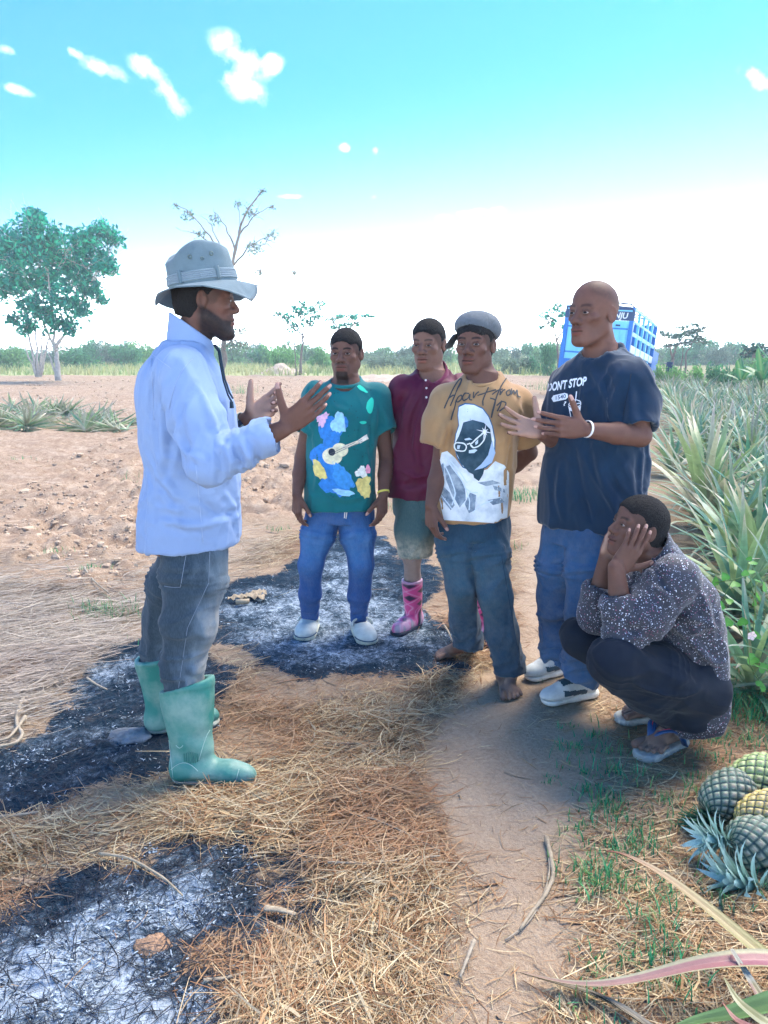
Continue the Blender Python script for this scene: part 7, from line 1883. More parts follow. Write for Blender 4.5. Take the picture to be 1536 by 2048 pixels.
    inked(s, 'print_hood', bv, pol[1:], mat('print_white', (.82, .86, .88), .8, var=.5, vscale=14, vcol=(.45, .54, .62)), .0028, 5); inked(s, 'print_hood_outline', bv, pol[:1], mat('print_navy', (.03, .12, .24), .8), .0018, 5)
    robe = [(884, 905), (895, 902), (910, 915), (925, 935), (950, 945), (975, 938), (990, 922), (1008, 930), (1018, 945), (1017, 985), (1013, 1047), (888, 1040), (880, 1000), (872, 985), (872, 960)]
    inked(s, 'print_robe', bv, [robe], mat('print_pale', (.78, .82, .84), .8, var=.75, vscale=13, vcol=(.30, .38, .46)), .0022, 6)
    folds_ = [[(890, 935), (900, 930), (915, 945), (930, 970), (932, 1000), (920, 1015), (905, 990), (893, 960)], [(885, 970), (900, 985), (910, 1010), (902, 1020), (886, 1002), (878, 980)], [(940, 985), (952, 990), (950, 1020), (938, 1026), (930, 1008)], [(985, 970), (1008, 978), (1010, 985), (990, 980)], [(975, 1000), (1000, 995), (1008, 1004), (985, 1010)], [(955, 965), (985, 960), (1000, 966), (972, 972)], [(878, 935), (888, 925), (890, 950), (882, 958)]]
    inked(s, 'print_folds', bv, folds_, mat('print_grey', (.14, .20, .27), .8, var=.8, vscale=28, vcol=(.45, .52, .58)), .0032, 5)
    inked(s, 'print_fold_lines', bv, strokes([[(893, 912), (905, 935), (925, 960), (940, 1000), (938, 1020)], [(888, 925), (900, 950), (912, 985), (905, 1010)], [(900, 920), (918, 940), (934, 965)], [(930, 975), (943, 985), (955, 985)], [(880, 985), (892, 1002), (905, 1018)], [(945, 1025), (960, 1010), (985, 1000)]], 2.2), mat('print_ink_line', (.62, .72, .80), .8), .0040, 5)
    face = [(927, 845), (945, 840), (968, 846), (980, 858), (984, 885), (980, 912), (968, 935), (950, 950), (938, 944), (922, 925), (914, 905), (908, 892), (918, 872), (923, 858)]
    inked(s, 'print_face', bv, [face, [(944, 940), (970, 930), (966, 948), (958, 962), (948, 955)]], mat('print_charcoal', (.014, .045, .070), .8, var=.8, vscale=11, vcol=(.07, .13, .17)), .0048, 5)
    inked(s, 'print_veil', bv, [[(984, 880), (990, 905), (983, 925), (965, 936), (948, 940), (962, 928), (976, 910)]], mat('print_blue', (.35, .48, .68), .8), .0056, 5)
    gl = [[(910, 888), (914, 884), (930, 887), (934, 893), (930, 902), (914, 901), (910, 895), (910, 888)], [(941, 888), (952, 878), (966, 866), (971, 868), (968, 880), (958, 892), (946, 896), (941, 888)], [(934, 888), (941, 886)]]
    inked(s, 'print_glasses', bv, strokes(gl, 2.6), mat('print_glass_rim', (.72, .78, .76), .8), .0060, 5)
    inked(s, 'print_highlights', bv, [[(938, 900), (950, 898), (955, 900), (948, 906), (938, 906)], [(916, 890), (922, 890), (920, 898), (915, 897)], [(929, 878), (940, 876), (944, 879), (932, 881)], [(950, 884), (956, 878), (956, 886), (951, 890)]], mat('print_shine', (.55, .66, .74), .8), .0060, 4)
    star = []
    for i in range(16):
        a = i * math.pi / 8; r = (17, 3.2, 9, 3.2)[i % 4]; star.append((969 + r * math.cos(a + .2), 863 + r * math.sin(a + .2)))
    inked(s, 'print_sparkle', bv, [star], mat('print_star', (.92, .93, .94), .8), .0070, 3)
    # dusty flared jeans
    wl = [(0, 0, 0, .150, .115), (.5, 0, 0, .152, .117), (1, 0, 0, .148, .11)]
    hemL, hemR = P(936, 1293, Y + .04), P(1020, 1346, Y - .07)
    lgL = [P(908, 1045, Y), P(912, 1100, Y - .03), P(921, 1172, Y - .05), P(926, 1240, Y + .02), hemL]
    lgR = [P(976, 1045, Y), P(978, 1110, Y - .05), P(990, 1188, Y - .10), P(1004, 1265, Y - .09), hemR]
    jeans, (jv, jf) = trousers(root, 'jeans', (P(942, 1070, Y), P(942, 1010, Y)), rt, wl, [lgL, lgR], [[.093, .086, .066, .066, .066], [.093, .088, .068, .066, .074]], M_darkjeans, [(hemL, nrm((-.15, 0, -1))), (hemR, nrm((.08, -.1, -1)))],
        lambda v, n: np.clip(.55 * smooth01(n @ fw, 0, .8) * np.exp(-((v[:, 2] - P(0, 1140, Y)[2]) / .20) ** 2) + .12, 0, 1), lambda v, n: .30 * smooth01(n @ fw, .0, .7) * np.exp(-((v[:, 2] - P(0, 1170, Y)[2]) / .24) ** 2) + .12 * smooth01(P(0, 1200, Y)[2] - v[:, 2], 0, .1),
        [(UP, 8, 2, .006, None), ((1, 0, .3), 12, 3, .007, near_pt(P(985, 1130, Y - .1), .16)), ((1, 0, .2), 14, 3, .008, near_pt(hemR, .10)), ((1, 0, -.2), 14, 3, .007, near_pt(hemL, .1))], knee_amp=.009, top=(A + UP * .03, UP))
    jb = bvh_of(jv, jf)
    pts = [on_cloth(jb, x, y, .001) for x, y in zip(np.linspace(1003, 1040, 30), np.linspace(1110, 1330, 30))]
    sheet_seam(jeans, 'seam', [p for p in pts if p is not None], mat('dark_seam', (.02, .05, .09), .9), .002)
    # flat cap worn backwards-tilted: puffed crown, band, peak drooping at the side
    M_cap = cloth_mat('grey_wool', (.10, .115, .13), weave=420, var=.22, vscale=90, bump=.25)
    F = Field(H.c - .19, H.c + .19, .005)
    F.u(H.e((.004, -.024, .080), (.092, .110, .066)), 0); F.u(H.e((-.012, -.050, .066), (.086, .094, .064)), .02)
    F.sub(H.e((0, -.014, .026), (.079, .100, .094)), .004); F.cut(H.w((0, .0, .046)), -H.R[:, 2] - H.R[:, 1] * -.38)
    v, f = F.mesh(); v = relax(v, f, 2); q = H.l(v); n = vnormals(v, f)
    ang = np.arctan2(q[:, 0], q[:, 1] + .03); v = v - n * (np.exp(-(np.sin(ang * 4) / .10) ** 2) * .0022 * smooth01(q[:, 2], .05, .1))[:, None] + n * (noise3(v * 30, 3) * .002)[:, None]
    cap = part('cap', v, f, M_cap, root)
    F = Field(H.c - .18, H.c + .18, .0045)
    F.u(H.e((0, -.014, .032), (.0825, .104, .095)), 0); F.sub(H.e((0, -.014, .032), (.0775, .099, .092)), 0)
    nn = nrm(H.R[:, 2] - H.R[:, 1] * .38)
    F.cut(H.w((0, 0, .066)), nn); F.cut(H.w((0, 0, .045)), -nn)
    v, f = F.mesh(); part('cap_band', relax(v, f, 1), f, M_cap, cap)
    mb = MB()
    for lay in (0,):
        base = [H.w((.084 * math.cos(a) * 1.0, .03 + .075 * math.sin(a), .045 - .01 * math.sin(a))) for a in np.linspace(-.75, .75, 9)]
        tip = [H.w((.100 + .012 * math.cos(a * 2), .025 + .070 * math.sin(a), -.005 - .012 * math.cos(a * 2))) for a in np.linspace(-.75, .75, 9)]
    V = []; Fq = []
    for o in (0, 1):
        for r in np.linspace(0, 1, 5):
            for b_, t_ in zip(base, tip): V.append(b_ + (t_ - b_) * r + H.R[:, 0] * (.004 * o + .008 * math.sin(r * 2.6)))
    for i in range(4):
        for j in range(8):
            q = (i * 9 + j, i * 9 + j + 1, (i + 1) * 9 + j + 1, (i + 1) * 9 + j); Fq += [q, tuple(x + 45 for x in q[::-1])]
    for i in range(4): Fq += [(i * 9, (i + 1) * 9, (i + 1) * 9 + 45, i * 9 + 45), (i * 9 + 8, i * 9 + 53, (i + 1) * 9 + 53, (i + 1) * 9 + 8)]
    for j in range(8): Fq.append((36 + j, 36 + j + 1, 36 + j + 46, 36 + j + 45))
    part('cap_peak', V, Fq, cloth_mat('dark_peak', (.02, .03, .045)), cap)

def person_e():
    Y = 3.26
    root = thing('person', 'bald person in loose black T-shirt, wide jeans and white running shoes, hands held out', 'person', (G(1140, 1395)[0], Y, 0))
    H = Head(P(1187, 628, Y - .03), -54, 1, 0, 1.08, jaw=.96, nose=1.15, lips=1.1, gaunt=.8, brow=.8, scalp=0)
    R = facing(-42); rt, fw = R[:, 0], R[:, 1]
    A, B = P(1180, 1050, Y), P(1203, 700, Y)
    rows = [(1066, 0, 0, .215, .160), (1050, 0, 0, .215, .160), (980, 0, 0, .215, .160), (910, 0, .0, .212, .158), (850, 0, .0, .212, .152), (800, 0, .004, .215, .142), (765, 0, 0, .212, .125), (740, 0, -.004, .185, .105), (718, 0, -.004, .125, .088), (704, 0, 0, .082, .076), (690, 0, 0, .07, .07)]
    tl = levels_px(Y, 1, rows, A, B)
    shN, elN, wrN = P(1258, 762, Y - .13), P(1281, 872, Y - .22), P(1174, 860, Y - .32)
    shF, elF, wrF = P(1142, 770, Y + .14), P(1122, 880, Y + .10), P(1084, 868, Y - .10)
    hN = Hand(P(1168, 858, Y - .325), (-.96, -.05, .10), (.05, .92, .05), False, 1.04, curl=((4, 8, 6), (8, 8, 6), (16, 14, 8), (22, 20, 12)), spread=5, thumb=(.48, .85, -.1), tbend=2)
    hF = Hand(P(1082, 862, Y - .11), (-.93, -.10, .22), (.05, -.95, .30), True, 1.04, curl=((14, 12, 8), (10, 12, 8), (12, 14, 10), (16, 18, 12)), spread=9, thumb=(.30, .85, .05), tbend=2)
    legF = [P(1125, 1060, Y + .06), P(1112, 1195, Y + .08), P(1112, 1325, Y + .10)]
    legN = [P(1180, 1060, Y - .06), P(1178, 1200, Y - .08), P(1162, 1365, Y - .04)]
    hf = G(1112, 1372) + np.array((.02, .03, 0)); tf = G(1052, 1362); hn = G(1184, 1388); tn = G(1084, 1410)
    hf = tf + nrm(np.array((.85, .45, 0))) * .285; hn = tn + nrm(np.array((.9, .36, 0))) * .285
    legF[2] = hf + nrm(tf - hf) * .055 + UP * .10; legN[2] = hn + nrm(tn - hn) * .055 + UP * .10
    feet = [Foot(legF[2], hf, tf, True, toes=False), Foot(legN[2], hn, tn, False, toes=False)]
    def stubble(v, n, col):
        q = H.l(v); cap = smooth01(q[:, 2] + q[:, 1] * -.35, .035, .06) * (np.abs(q) < .15).all(1) * smooth01(.075 - q[:, 1], 0, .02)
        m = (cap * (.40 + .2 * noise3(v * 300, 1)))[:, None]; col[:] = col * (1 - m) + np.array((.02, .018, .018)) * m
    grow_body(root, H, P(1203, 702, Y), (A, B, rt, tl), [[shN, elN, wrN], [shF, elF, wrF]], [hN, hF], [legF, legN], feet, SKIN_D * 1.12, PALM_M * .95, extra=stubble, look=-.1, neck_r=.058)
    M_t = cloth_mat('black_jersey', (.002, .019, .048), weave=700, bump=.07, sheen=.25, var=.25)
    s, bv, v = tshirt(root, 'tshirt', A, B, rt, fw, tl, [([shN, P(1268, 812, Y - .17), P(1273, 856, Y - .21)], (.078, .078, .078)), ([shF, P(1128, 820, Y + .13), P(1121, 852, Y + .12)], (.074, .074, .074))],
           (P(1197, 640, Y), P(1200, 703, Y - .02), .076, .078), M_t, [(UP, 8, 1.0, .009, None), ((-.45, 0, 1), 10, 1.4, .010, near_pt(P(1220, 980, Y - .15), .20)), ((-.5, 0, 1), 11, 1.6, .008, near_pt(P(1235, 800, Y - .15), .15)), ((.8, 0, 1), 12, 2, .008, near_pt(P(1250, 890, Y - .15), .12))],
           nrm(-UP + fw * .02), neck_rib=(P(1201, 707, Y - .01), UP + fw * .32, .085, .0085, 1.0),
           cr=[([(1185, 880), (1205, 960), (1232, 1030)], 1), ([(1205, 900), (1235, 980), (1262, 1020)], -1), ([(1230, 900), (1262, 960), (1275, 1010)], 1), ([(1150, 900), (1160, 970), (1180, 1040)], -1), ([(1225, 760), (1216, 800), (1222, 850)], 1), ([(1250, 760), (1240, 800), (1246, 845)], -1), ([(1265, 780), (1262, 815), (1268, 850)], 1), ([(1180, 735), (1200, 760), (1215, 800)], 1), ([(1120, 930), (1115, 990), (1125, 1040)], 1), ([(1285, 900), (1280, 960), (1284, 1010)], 1)])
    seam = [on_cloth(bv, x, y, .001) for x, y in ((1262, 748), (1258, 775), (1252, 800), (1247, 830), (1244, 852))]
    sheet_seam(s, 'seam', [p for p in seam if p is not None], mat('black_seam', (.005, .01, .02), .9), .0015)
    wh = mat('print_white_ink', (.82, .84, .86), .75)
    # lettering, bent round the chest as it is worn
    def line(txt, x0, y0, x1, y1, h, shear=.22, bold=.034, m=wh, nm='print_letters', off=.0035):
        polys, W = text_polys(txt, lambda x, y: (x, y), 1.0, shear, bold)
        sx = (x1 - x0) / (W[1] - W[0])
        f = lambda x, y: (x0 + (x - W[0]) * sx, y0 + (y1 - y0) * (x - W[0]) / (W[1] - W[0]) - y * h * 1.38)
        polys = [[f(x, y) for x, y in p] for p in polys]
        return inked(s, nm, bv, polys, m, off, 6)
    line("DON'T", 1096, 783, 1136, 777, 17); line("STOP", 1138, 776, 1174, 770, 17)
    inked(s, 'print_badge', bv, [[(1104, 797), (1108, 791), (1130, 786), (1136, 788), (1137, 795), (1132, 799), (1108, 804)]], wh, .003, 4)
    line('1540', 1113, 800, 1133, 796, 8, 0, .01, mat('print_badge_ink', (.01, .06, .14), .8), 'print_badge_letters', .0045)
    line('?', 1128, 812, 1134, 810, 8, .1, .01)
    # the drink cup
    cup = [strokes([[(1151, 807), (1153, 793), (1154, 783)]], 2.2), strokes([[(1138, 810), (1142, 802), (1152, 799), (1161, 802), (1163, 809), (1158, 813), (1146, 815), (1138, 810)], [(1140, 806), (1150, 809), (1161, 806)]], 1.6), strokes([[(1138, 812), (1143, 836)], [(1162, 812), (1158, 836)]], 1.6)]
    inked(s, 'print_cup', bv, [p for c in cup for p in c], wh, .003, 4)
    inked(s, 'print_cup_bands', bv, [[(1139, 814), (1150, 817), (1162, 813), (1161, 820), (1150, 824), (1140, 821)], [(1148, 832), (1156, 827), (1160, 829), (1158, 838), (1147, 838)]], wh, .003, 4)
    # jeans
    wl = [(0, 0, 0, .175, .130), (.5, 0, 0, .178, .132), (1, 0, 0, .175, .13)]
    hemF, hemN = P(1113, 1330, Y + .08), P(1158, 1358, Y - .06)
    lgF = [P(1126, 1070, Y + .05), P(1118, 1130, Y + .06), P(1113, 1195, Y + .07), P(1112, 1265, Y + .09), hemF]
    lgN = [P(1176, 1070, Y - .06), P(1178, 1135, Y - .08), P(1177, 1200, Y - .09), P(1166, 1290, Y - .07), hemN]
    jeans, _ = trousers(root, 'jeans', (P(1165, 1085, Y), P(1170, 1030, Y)), rt, wl, [lgF, lgN], [[.098, .094, .080, .074, .074], [.102, .098, .084, .080, .086]], M_midjeans, [(hemF, nrm((-.45, 0, -1))), (hemN, nrm((-.5, 0, -1)))],
        lambda v, n: np.clip(.10 + .5 * smooth01(n @ fw, .2, .9) * np.exp(-((v[:, 2] - P(0, 1110, Y)[2]) / .15) ** 2) + .45 * smooth01(P(0, 1260, Y)[2] - v[:, 2], 0, .2), 0, 1), lambda v, n: .12 + 0 * v[:, 0], [(UP, 7, 1.8, .007, None), ((1, 0, .5), 10, 3, .008, near_pt(P(1120, 1220, Y), .14))], knee_amp=.012,
        ringspec=[(lgF[2], hemF, 5, .010), (lgN[2], hemN, 5, .010)], top=(A + UP * .03, UP))
    # running shoes
    M_up = mat('white_mesh', (.48, .51, .50), .7, var=.15, vscale=40, bump=.25, bscale=380); M_ov = mat('dark_overlay', (.015, .05, .075), .5); M_mid = mat('shoe_midsole', (.72, .70, .62), .6, var=.2, vscale=25, bump=.15, bscale=40); M_lace = mat('shoe_lace', (.012, .02, .03), .8)
    for h, t, an in ((hf, tf, legF[2]), (hn, tn, legN[2])):
        f = nrm(t - h); sd = np.cross(f, UP); L = .295; B3 = np.stack([sd, f, UP], 1)
        F = Field(np.minimum(h, t) - .1, np.maximum(h, t) + .16, .0048)
        F.u(rcone(h + f * .04 + UP * .055, h + f * .17 + UP * .05, .040, .044), 0); F.u(ell(h + f * (L - .085) + UP * .042, (.048, .085, .038), B3), .03); F.u(rcone(h + f * .05 + UP * .06, h + f * .07 + UP * .105, .040, .040), .02)
        F.u(rcone(h + f * .08 + UP * .09, h + f * .19 + UP * .062, .030, .028), .02); F.sub(rcone(h + f * .055 + UP * .10, h + f * .06 + UP * .16, .033, .038), .004); F.cut(h * (1, 1, 0) + UP * .030, -UP)
        v, ff = F.mesh(); v = relax(v, ff, 2); q = (v - h) @ B3
        n = vnormals(v, ff)
        sh_ = part('shoe', v, ff, M_up, root)
        # dark tongue, heel and side sweep as raised overlays
        sel = lambda mask, nm, m_, off: patch(sh_, nm, v, ff, n, mask, m_, off)
        sel((q[:, 2] > .072) & (q[:, 1] > .06) & (q[:, 1] < .20) & (np.abs(q[:, 0]) < .030), 'tongue', M_ov, .0025)
        zz = .045 + .030 * np.sin((q[:, 1] - .06) * 20); sel((np.abs(q[:, 2] - (.046 + (q[:, 1] - .07) * .10)) < .013) & (q[:, 1] > .075) & (q[:, 1] < .205) & (np.abs(q[:, 0]) > .02), 'side_overlay', M_ov, .0022)
        sel((q[:, 1] < .05) & (q[:, 2] > .06), 'heel_overlay', M_ov, .002)
        F = Field(np.minimum(h, t) - .1, np.maximum(h, t) + .1, .0048)
        F.u(rcone(h + f * .035 + UP * .018, h + f * .13 + UP * .018, .046, .040, UP, .75), 0); F.u(rcone(h + f * .13 + UP * .018, h + f * (L - .06) + UP * .020, .040, .050, UP, .6), .02)
        F.cut(h * (1, 1, 0) + UP * .040 - f * 0, nrm(UP + f * .05)); F.cut(h * (1, 1, 0) + UP * .001, -UP)
        sv, sf = F.mesh(); part('midsole', relax(sv, sf, 2), sf, M_mid, sh_)
        mb = MB()
        for i in range(4):
            c = h + f * (.105 + .024 * i) + UP * (.112 - .011 * i); mb.tube([c - sd * .020, c + UP * .004, c + sd * .020 + f * .012], .0028, 6)
        c = h + f * .10 + UP * .118
        for a in (-1, 1): mb.tube([c, c + sd * .02 * a + UP * .018 + f * .01, c + sd * .035 * a + UP * .006 + f * .02, c + f * .01], .0024, 5)
        mb.part('laces', M_lace, sh_, True)
    band(root, P(1174, 858, Y - .32), nrm(hN.w - elN), .031, .009, mat('white_band', (.80, .78, .76), .5), mat('red_band_patch', (.60, .06, .08), .5), .2)

def patch(parent, name, v, f, n, mask, m, off):
    """a thin overlay following a region of a surface"""
    fm = mask[f].all(1)
    if not fm.any(): return
    ff = f[fm]; ids = np.unique(ff); mp = np.full(len(v), -1); mp[ids] = np.arange(len(ids))
    return part(name, v[ids] + n[ids] * off, mp[ff], m, parent)

def person_f():
    Y = 2.78
    root = thing('person', 'person squatting in dark speckled shirt and flip-flops, cheeks resting in both hands', 'person', (G(1340, 1500)[0], Y, 0))
    H = Head(P(1276, 1056, Y), -79, 15, 0, .98, jaw=.98, nose=1.1, lips=1.1)
    R = facing(-76); rt, fw = R[:, 0], R[:, 1]
    A, B = P(1378, 1388, Y + .02), P(1314, 1128, Y)
    tl = [(-.22, 0, .0, .13, .10), (-.10, 0, -.005, .155, .118), (.1, 0, -.016, .165, .116), (.35, 0, -.036, .170, .114), (.6, 0, -.042, .180, .116), (.8, 0, -.034, .192, .112), (.92, 0, -.022, .150, .095), (1.02, 0, -.008, .088, .075), (1.1, 0, 0, .07, .07)]
    shN, elN, wrN = P(1352, 1162, Y - .15), P(1246, 1272, Y - .16), P(1232, 1135, Y - .13)
    shF, elF, wrF = P(1312, 1150, Y + .18), P(1190, 1235, Y + .16), P(1212, 1118, Y + .12)
    hN = Hand(P(1238, 1141, Y - .12), (.44, -.02, .90), (-.05, 1, .0), False, .98, curl=((6, 10, 8), (6, 10, 8), (6, 12, 8), (8, 12, 10)), spread=3, thumb=(.45, .88, .1), tbend=12)
    hF = Hand(P(1213, 1114, Y + .12), (.30, -.05, .92), (.10, -1, .05), True, .98, curl=((10, 12, 8), (10, 12, 8), (10, 12, 8), (12, 14, 10)), spread=3, thumb=(.6, .7, .2), tbend=8)
    legN = [P(1400, 1378, Y - .06), P(1228, 1322, Y - .22), P(1352, 1462, Y - .16)]
    legF = [P(1390, 1372, Y + .10), P(1165, 1278, Y + .20), P(1270, 1425, Y + .24)]
    hn = G(1402, 1468); tn = G(1282, 1520); hn = tn + nrm(hn - tn) * .262; hf = G(1330, 1436); tf = G(1238, 1444); hf = tf + nrm(hf - tf) * .262
    z = .028
    legN[2] = hn + nrm(tn - hn) * .055 + UP * .115; legF[2] = hf + nrm(tf - hf) * .055 + UP * .115
    feet = [Foot(legN[2], hn, tn, False, 1.0, z), Foot(legF[2], hf, tf, True, 1.0, z)]
    grow_body(root, H, P(1312, 1128, Y), (A, B, rt, tl), [[shN, elN, wrN], [shF, elF, wrF]], [hN, hF], [legN, legF], feet, SKIN_M, PALM_M, hair=(.0055, .066), look=-.05, arm_r=(.050, .042, .036, .029), leg_r=(.076, .058, .050, .040))
    # shirt
    m = bpy.data.materials.new('speckled_cotton'); m.use_nodes = True; nt = m.node_tree; N, L = nt.nodes, nt.links; b = N['Principled BSDF']; b.inputs['Roughness'].default_value = .7; b.inputs['Sheen Weight'].default_value = .2
    tc = N.new('ShaderNodeTexCoord'); base = None; col = None
    def vor(sc, th, c, prev, rnd=1.0):
        vo = N.new('ShaderNodeTexVoronoi'); vo.inputs['Scale'].default_value = sc; L.new(tc.outputs['Object'], vo.inputs['Vector'])
        wn_ = N.new('ShaderNodeSeparateColor'); L.new(vo.outputs['Color'], wn_.inputs[0])
        a = M('LESS_THAN', vo.outputs['Distance'], M('MULTIPLY', wn_.outputs[0], th, nt), nt)
        mx = N.new('ShaderNodeMix'); mx.data_type = 'RGBA'; L.new(a, mx.inputs[0]); L.new(prev, mx.inputs[6]); mx.inputs[7].default_value = (*c, 1); return mx.outputs[2]
    nz_ = N.new('ShaderNodeTexNoise'); nz_.inputs['Scale'].default_value = 26; L.new(tc.outputs['Object'], nz_.inputs['Vector'])
    rp = N.new('ShaderNodeMix'); rp.data_type = 'RGBA'; L.new(nz_.outputs[0], rp.inputs[0]); rp.inputs[6].default_value = (.005, .009, .020, 1); rp.inputs[7].default_value = (.026, .029, .048, 1)
    c = vor(110, .30, (.22, .06, .12), rp.outputs[2]); c = vor(150, .34, (.36, .40, .50), c); c = vor(98, .28, (.66, .68, .74), c)
    L.new(c, b.inputs['Base Color'])
    cufN = wrN + (elN - wrN) * .50; cufF = wrF + (elF - wrF) * .52
    pts = np.array([A, B, shN, elN, shF, elF]); F = Field(pts.min(0) - .20, pts.max(0) + .16, .006)
    F.u(loft(A, B, rt, tl, 2.2), 0)
    for pl, rr in (([shN, (shN + elN) / 2, elN], (.082, .078, .066)), ([elN, cufN], (.064, .056)), ([shF, (shF + elF) / 2, elF], (.082, .076, .066)), ([elF, cufF], (.064, .056))): chain(F, pl, rr, .03)
    for cu, el in ((cufN, elN), (cufF, elF)):
        d = nrm(cu - el); F.u(rcone(cu - d * .050, cu - d * .004, .060, .065), .006); F.sub(rcone(cu - d * .04, cu + d * .05, .046, .056), .002)
    F.sub(rcone(H.w((0, -.022, -.055)), P(1312, 1130, Y), .060, .066), .01)
    v, f = F.mesh(); v = relax(v, f, 2)
    bk = nrm(np.array((.9, -.2, .4)))
    v = cloth_folds(v, f, [((-.4, 0, 1), 6, 1.8, .006, None), ((1, 0, .5), 9, 2.5, .010, near_pt(P(1385, 1240, Y - .15), .13)), ((1, 0, -.7), 9, 2.5, .009, near_pt(P(1400, 1330, Y - .15), .14)), ((-.6, 0, 1), 12, 3, .007, near_pt(P(1335, 1160, Y - .15), .11))], 8)
    v = rings(v, f, elN + (shN - elN) * .45, elN, 4, .008, None, 2); v = rings(v, f, elN, cufN, 4, .006, None, 5)
    v = creases(v, f, [([(1300, 1170), (1330, 1190), (1350, 1230)], 1), ([(1345, 1250), (1390, 1290), (1430, 1330)], 1), ([(1330, 1270), (1370, 1320), (1410, 1350)], -1), ([(1360, 1230), (1400, 1240), (1440, 1260)], 1), ([(1250, 1230), (1275, 1240), (1290, 1220)], 1), ([(1240, 1250), (1262, 1262), (1280, 1262)], -1), ([(1300, 1130), (1320, 1150), (1330, 1180)], -1), ([(1400, 1180), (1420, 1230), (1428, 1280)], 1)], .012, .010)
    s = part('shirt', v, f, m, root)
    nA, nB = P(1322, 1142, Y), P(1305, 1098, Y)
    ax = nrm(nB - nA); F = Field(nA - .15, nB + .15, .005)
    F.u(rcone(nA - ax * .01, nB + ax * .02, .094, .077), 0); F.sub(rcone(nA - ax * .1, nB + ax * .1, .082, .060), 0); F.cut(nB + ax * .012, nrm(ax + fw * .75)); F.cut(nA - ax * .018, nrm(-ax - fw * .1)); F.sub(rcone(nA + fw * .12 + ax * .06, nA + fw * .12 - ax * .05, .06, .02), .004)
    cv, cf = F.mesh(); part('collar', relax(cv, cf, 2), cf, m, s)
    # trousers
    kN, kF = legN[1], legF[1]
    hemN = legN[2] + nrm(kN - legN[2]) * .035; hemF = legF[2] + nrm(kF - legF[2]) * .035
    wl = [(-.1, 0, 0, .14, .10), (.3, 0, 0, .170, .125), (1, 0, 0, .172, .125)]
    tr, (tv, tf_) = trousers(root, 'trousers', (A + np.array((-.01, 0, -.06)), A + (B - A) * .35), rt, wl, [[legN[0], (legN[0] + kN) / 2 + UP * .005, kN, (kN + hemN) / 2, hemN], [legF[0], (legF[0] + kF) / 2, kF, (kF + hemF) / 2, hemF]], [[.108, .100, .080, .082, .062]] * 2, M_navy,
        [(hemN, legN[2] - kN), (hemF, legF[2] - kF)], None, None, [((1, 0, -.35), 9, 2, .006, None), ((1, 0, -.6), 11, 2.5, .009, near_pt(P(1310, 1370, Y - .2), .16))], knee_amp=.004)
    for hm, an, kn in ((hemN, legN[2], kN), (hemF, legF[2], kF)):
        d = nrm(an - kn); F = Field(hm - .12, hm + .12, .005); F.u(rcone(hm - d * .035, hm + d * .012, .068, .066), 0); F.sub(rcone(hm - d * .1, hm + d * .1, .057, .055), 0); F.cut(hm + d * .014, d); F.cut(hm - d * .035, -d)
        cv, cf = F.mesh(); part('turn_up', relax(cv, cf, 1), cf, M_navy, tr)
    # flip-flops
    M_ff = mat('grey_foam', (.36, .37, .34), .7, var=.3, vscale=40, bump=.2, bscale=90); M_st = mat('blue_strap', (.012, .055, .17), .5); M_red = mat('red_piping', (.55, .05, .06), .5); M_wh = mat('strap_letters', (.75, .78, .80), .5)
    for h, t, right in ((hn, tn, False), (hf, tf, True)):
        f = nrm(t - h); sd = np.cross(f, UP) * (-1 if right else 1); L = np.linalg.norm(t - h)
        F = Field(np.minimum(h, t) - .1, np.maximum(h, t) + .1, .0045)
        F.u(rcone(h + f * .040 + UP * .014, h + f * .13 + UP * .014, .044, .043, UP, .9), 0); F.u(rcone(h + f * .13 + UP * .014, h + f * (L - .035) + UP * .014, .043, .054, UP, .8), .02); F.cut(h * (1, 1, 0) + UP * .030, UP); F.cut(h * (1, 1, 0) + UP * .0, -UP)
        v, ff = F.mesh(); v = relax(v, ff, 1); q = (v - h)
        v = v + vnormals(v, ff) * (np.sin((q @ f) * 420) * .0013 * (np.abs(q[:, 2] - .014) < .010))[:, None]
        fl = part('flip_flop', v, ff, M_ff, root)
        toeg = h + f * .182 + sd * .018 + UP * .030
        for a in (-1, 1):
            end = h + f * .070 + sd * .053 * a + UP * .030; mid = h + f * .140 + sd * .066 * a + UP * .135
            tt = np.linspace(0, 1, 9); pl = [(1 - u) ** 2 * (toeg + UP * .036) + 2 * u * (1 - u) * (mid + UP * .022) + u * u * end for u in tt]
            mb = MB(); mb.tube(pl, .017, 8, flat=.35); stp = mb.part('strap', M_st, fl, True)
            mb = MB(); mb.tube([p + UP * .0062 - f * .002 for p in pl], .0022, 5); mb.part('strap_piping', M_red, stp, True)
            if a == (-1 if not right else 1): pass
            polys, W = text_polys('ONITAD', lambda x, y: (x, y), 1.0, 0, .01)
            side = nrm(pl[8] - pl[5]); o_ = nrm(sd * a); upv = nrm(np.cross(o_, side)); upv = upv if upv[2] > 0 else -upv
            c = pl[6] + o_ * .0085
            sx = .030 / (W[1] - W[0]); dr = 1 if (np.cross(side, upv) @ o_) > 0 else -1
            mb = MB()
            for p in polys:
                V = [c + side * dr * ((x - W[0]) * sx - .015) + upv * (y * .009 - .003) for x, y in p]
                for k in range(1, len(V) - 1): mb.add([V[0], V[k], V[k + 1]], [(0, 1, 2)])
            mb.part('strap_lettering', M_wh, stp)
        mb = MB(); mb.tube([toeg + UP * .026, toeg - UP * .002], .004, 6); mb.part('toe_post', M_st, fl, True)
for fn in (person_a, person_b, person_c, person_d, person_e, person_f): fn()
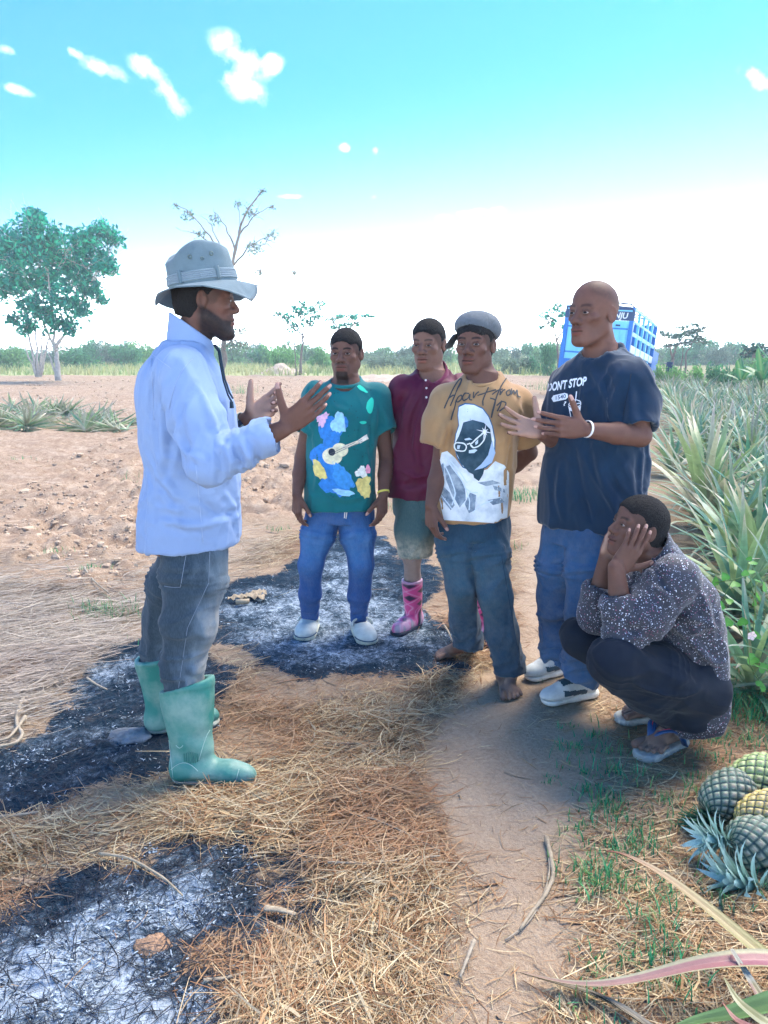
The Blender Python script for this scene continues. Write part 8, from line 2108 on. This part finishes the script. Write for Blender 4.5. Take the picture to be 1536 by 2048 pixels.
# ------------------------------------------------------------------ the air
hm = bpy.data.materials.new('air'); hm.use_nodes = True; hn = hm.node_tree; hn.nodes.clear()
ho = hn.nodes.new('ShaderNodeOutputMaterial'); hv_ = hn.nodes.new('ShaderNodeVolumePrincipled')
hv_.inputs['Color'].default_value = (.86, 1.0, 1.0, 1); hv_.inputs['Density'].default_value = .0022
hn.links.new(hv_.outputs[0], ho.inputs['Volume'])
mb = MB(); xm = float(max(abs(gx[0]), gx[-1])) + 3; y0_, y1_ = float(gy[0]) - 3, float(gy[-1]) + 3
mb.box((0, (y0_ + y1_) / 2, 5.2), (xm, (y1_ - y0_) / 2, 8.6)); props(obj('haze', mb.mesh('haze', hm)), kind='stuff')
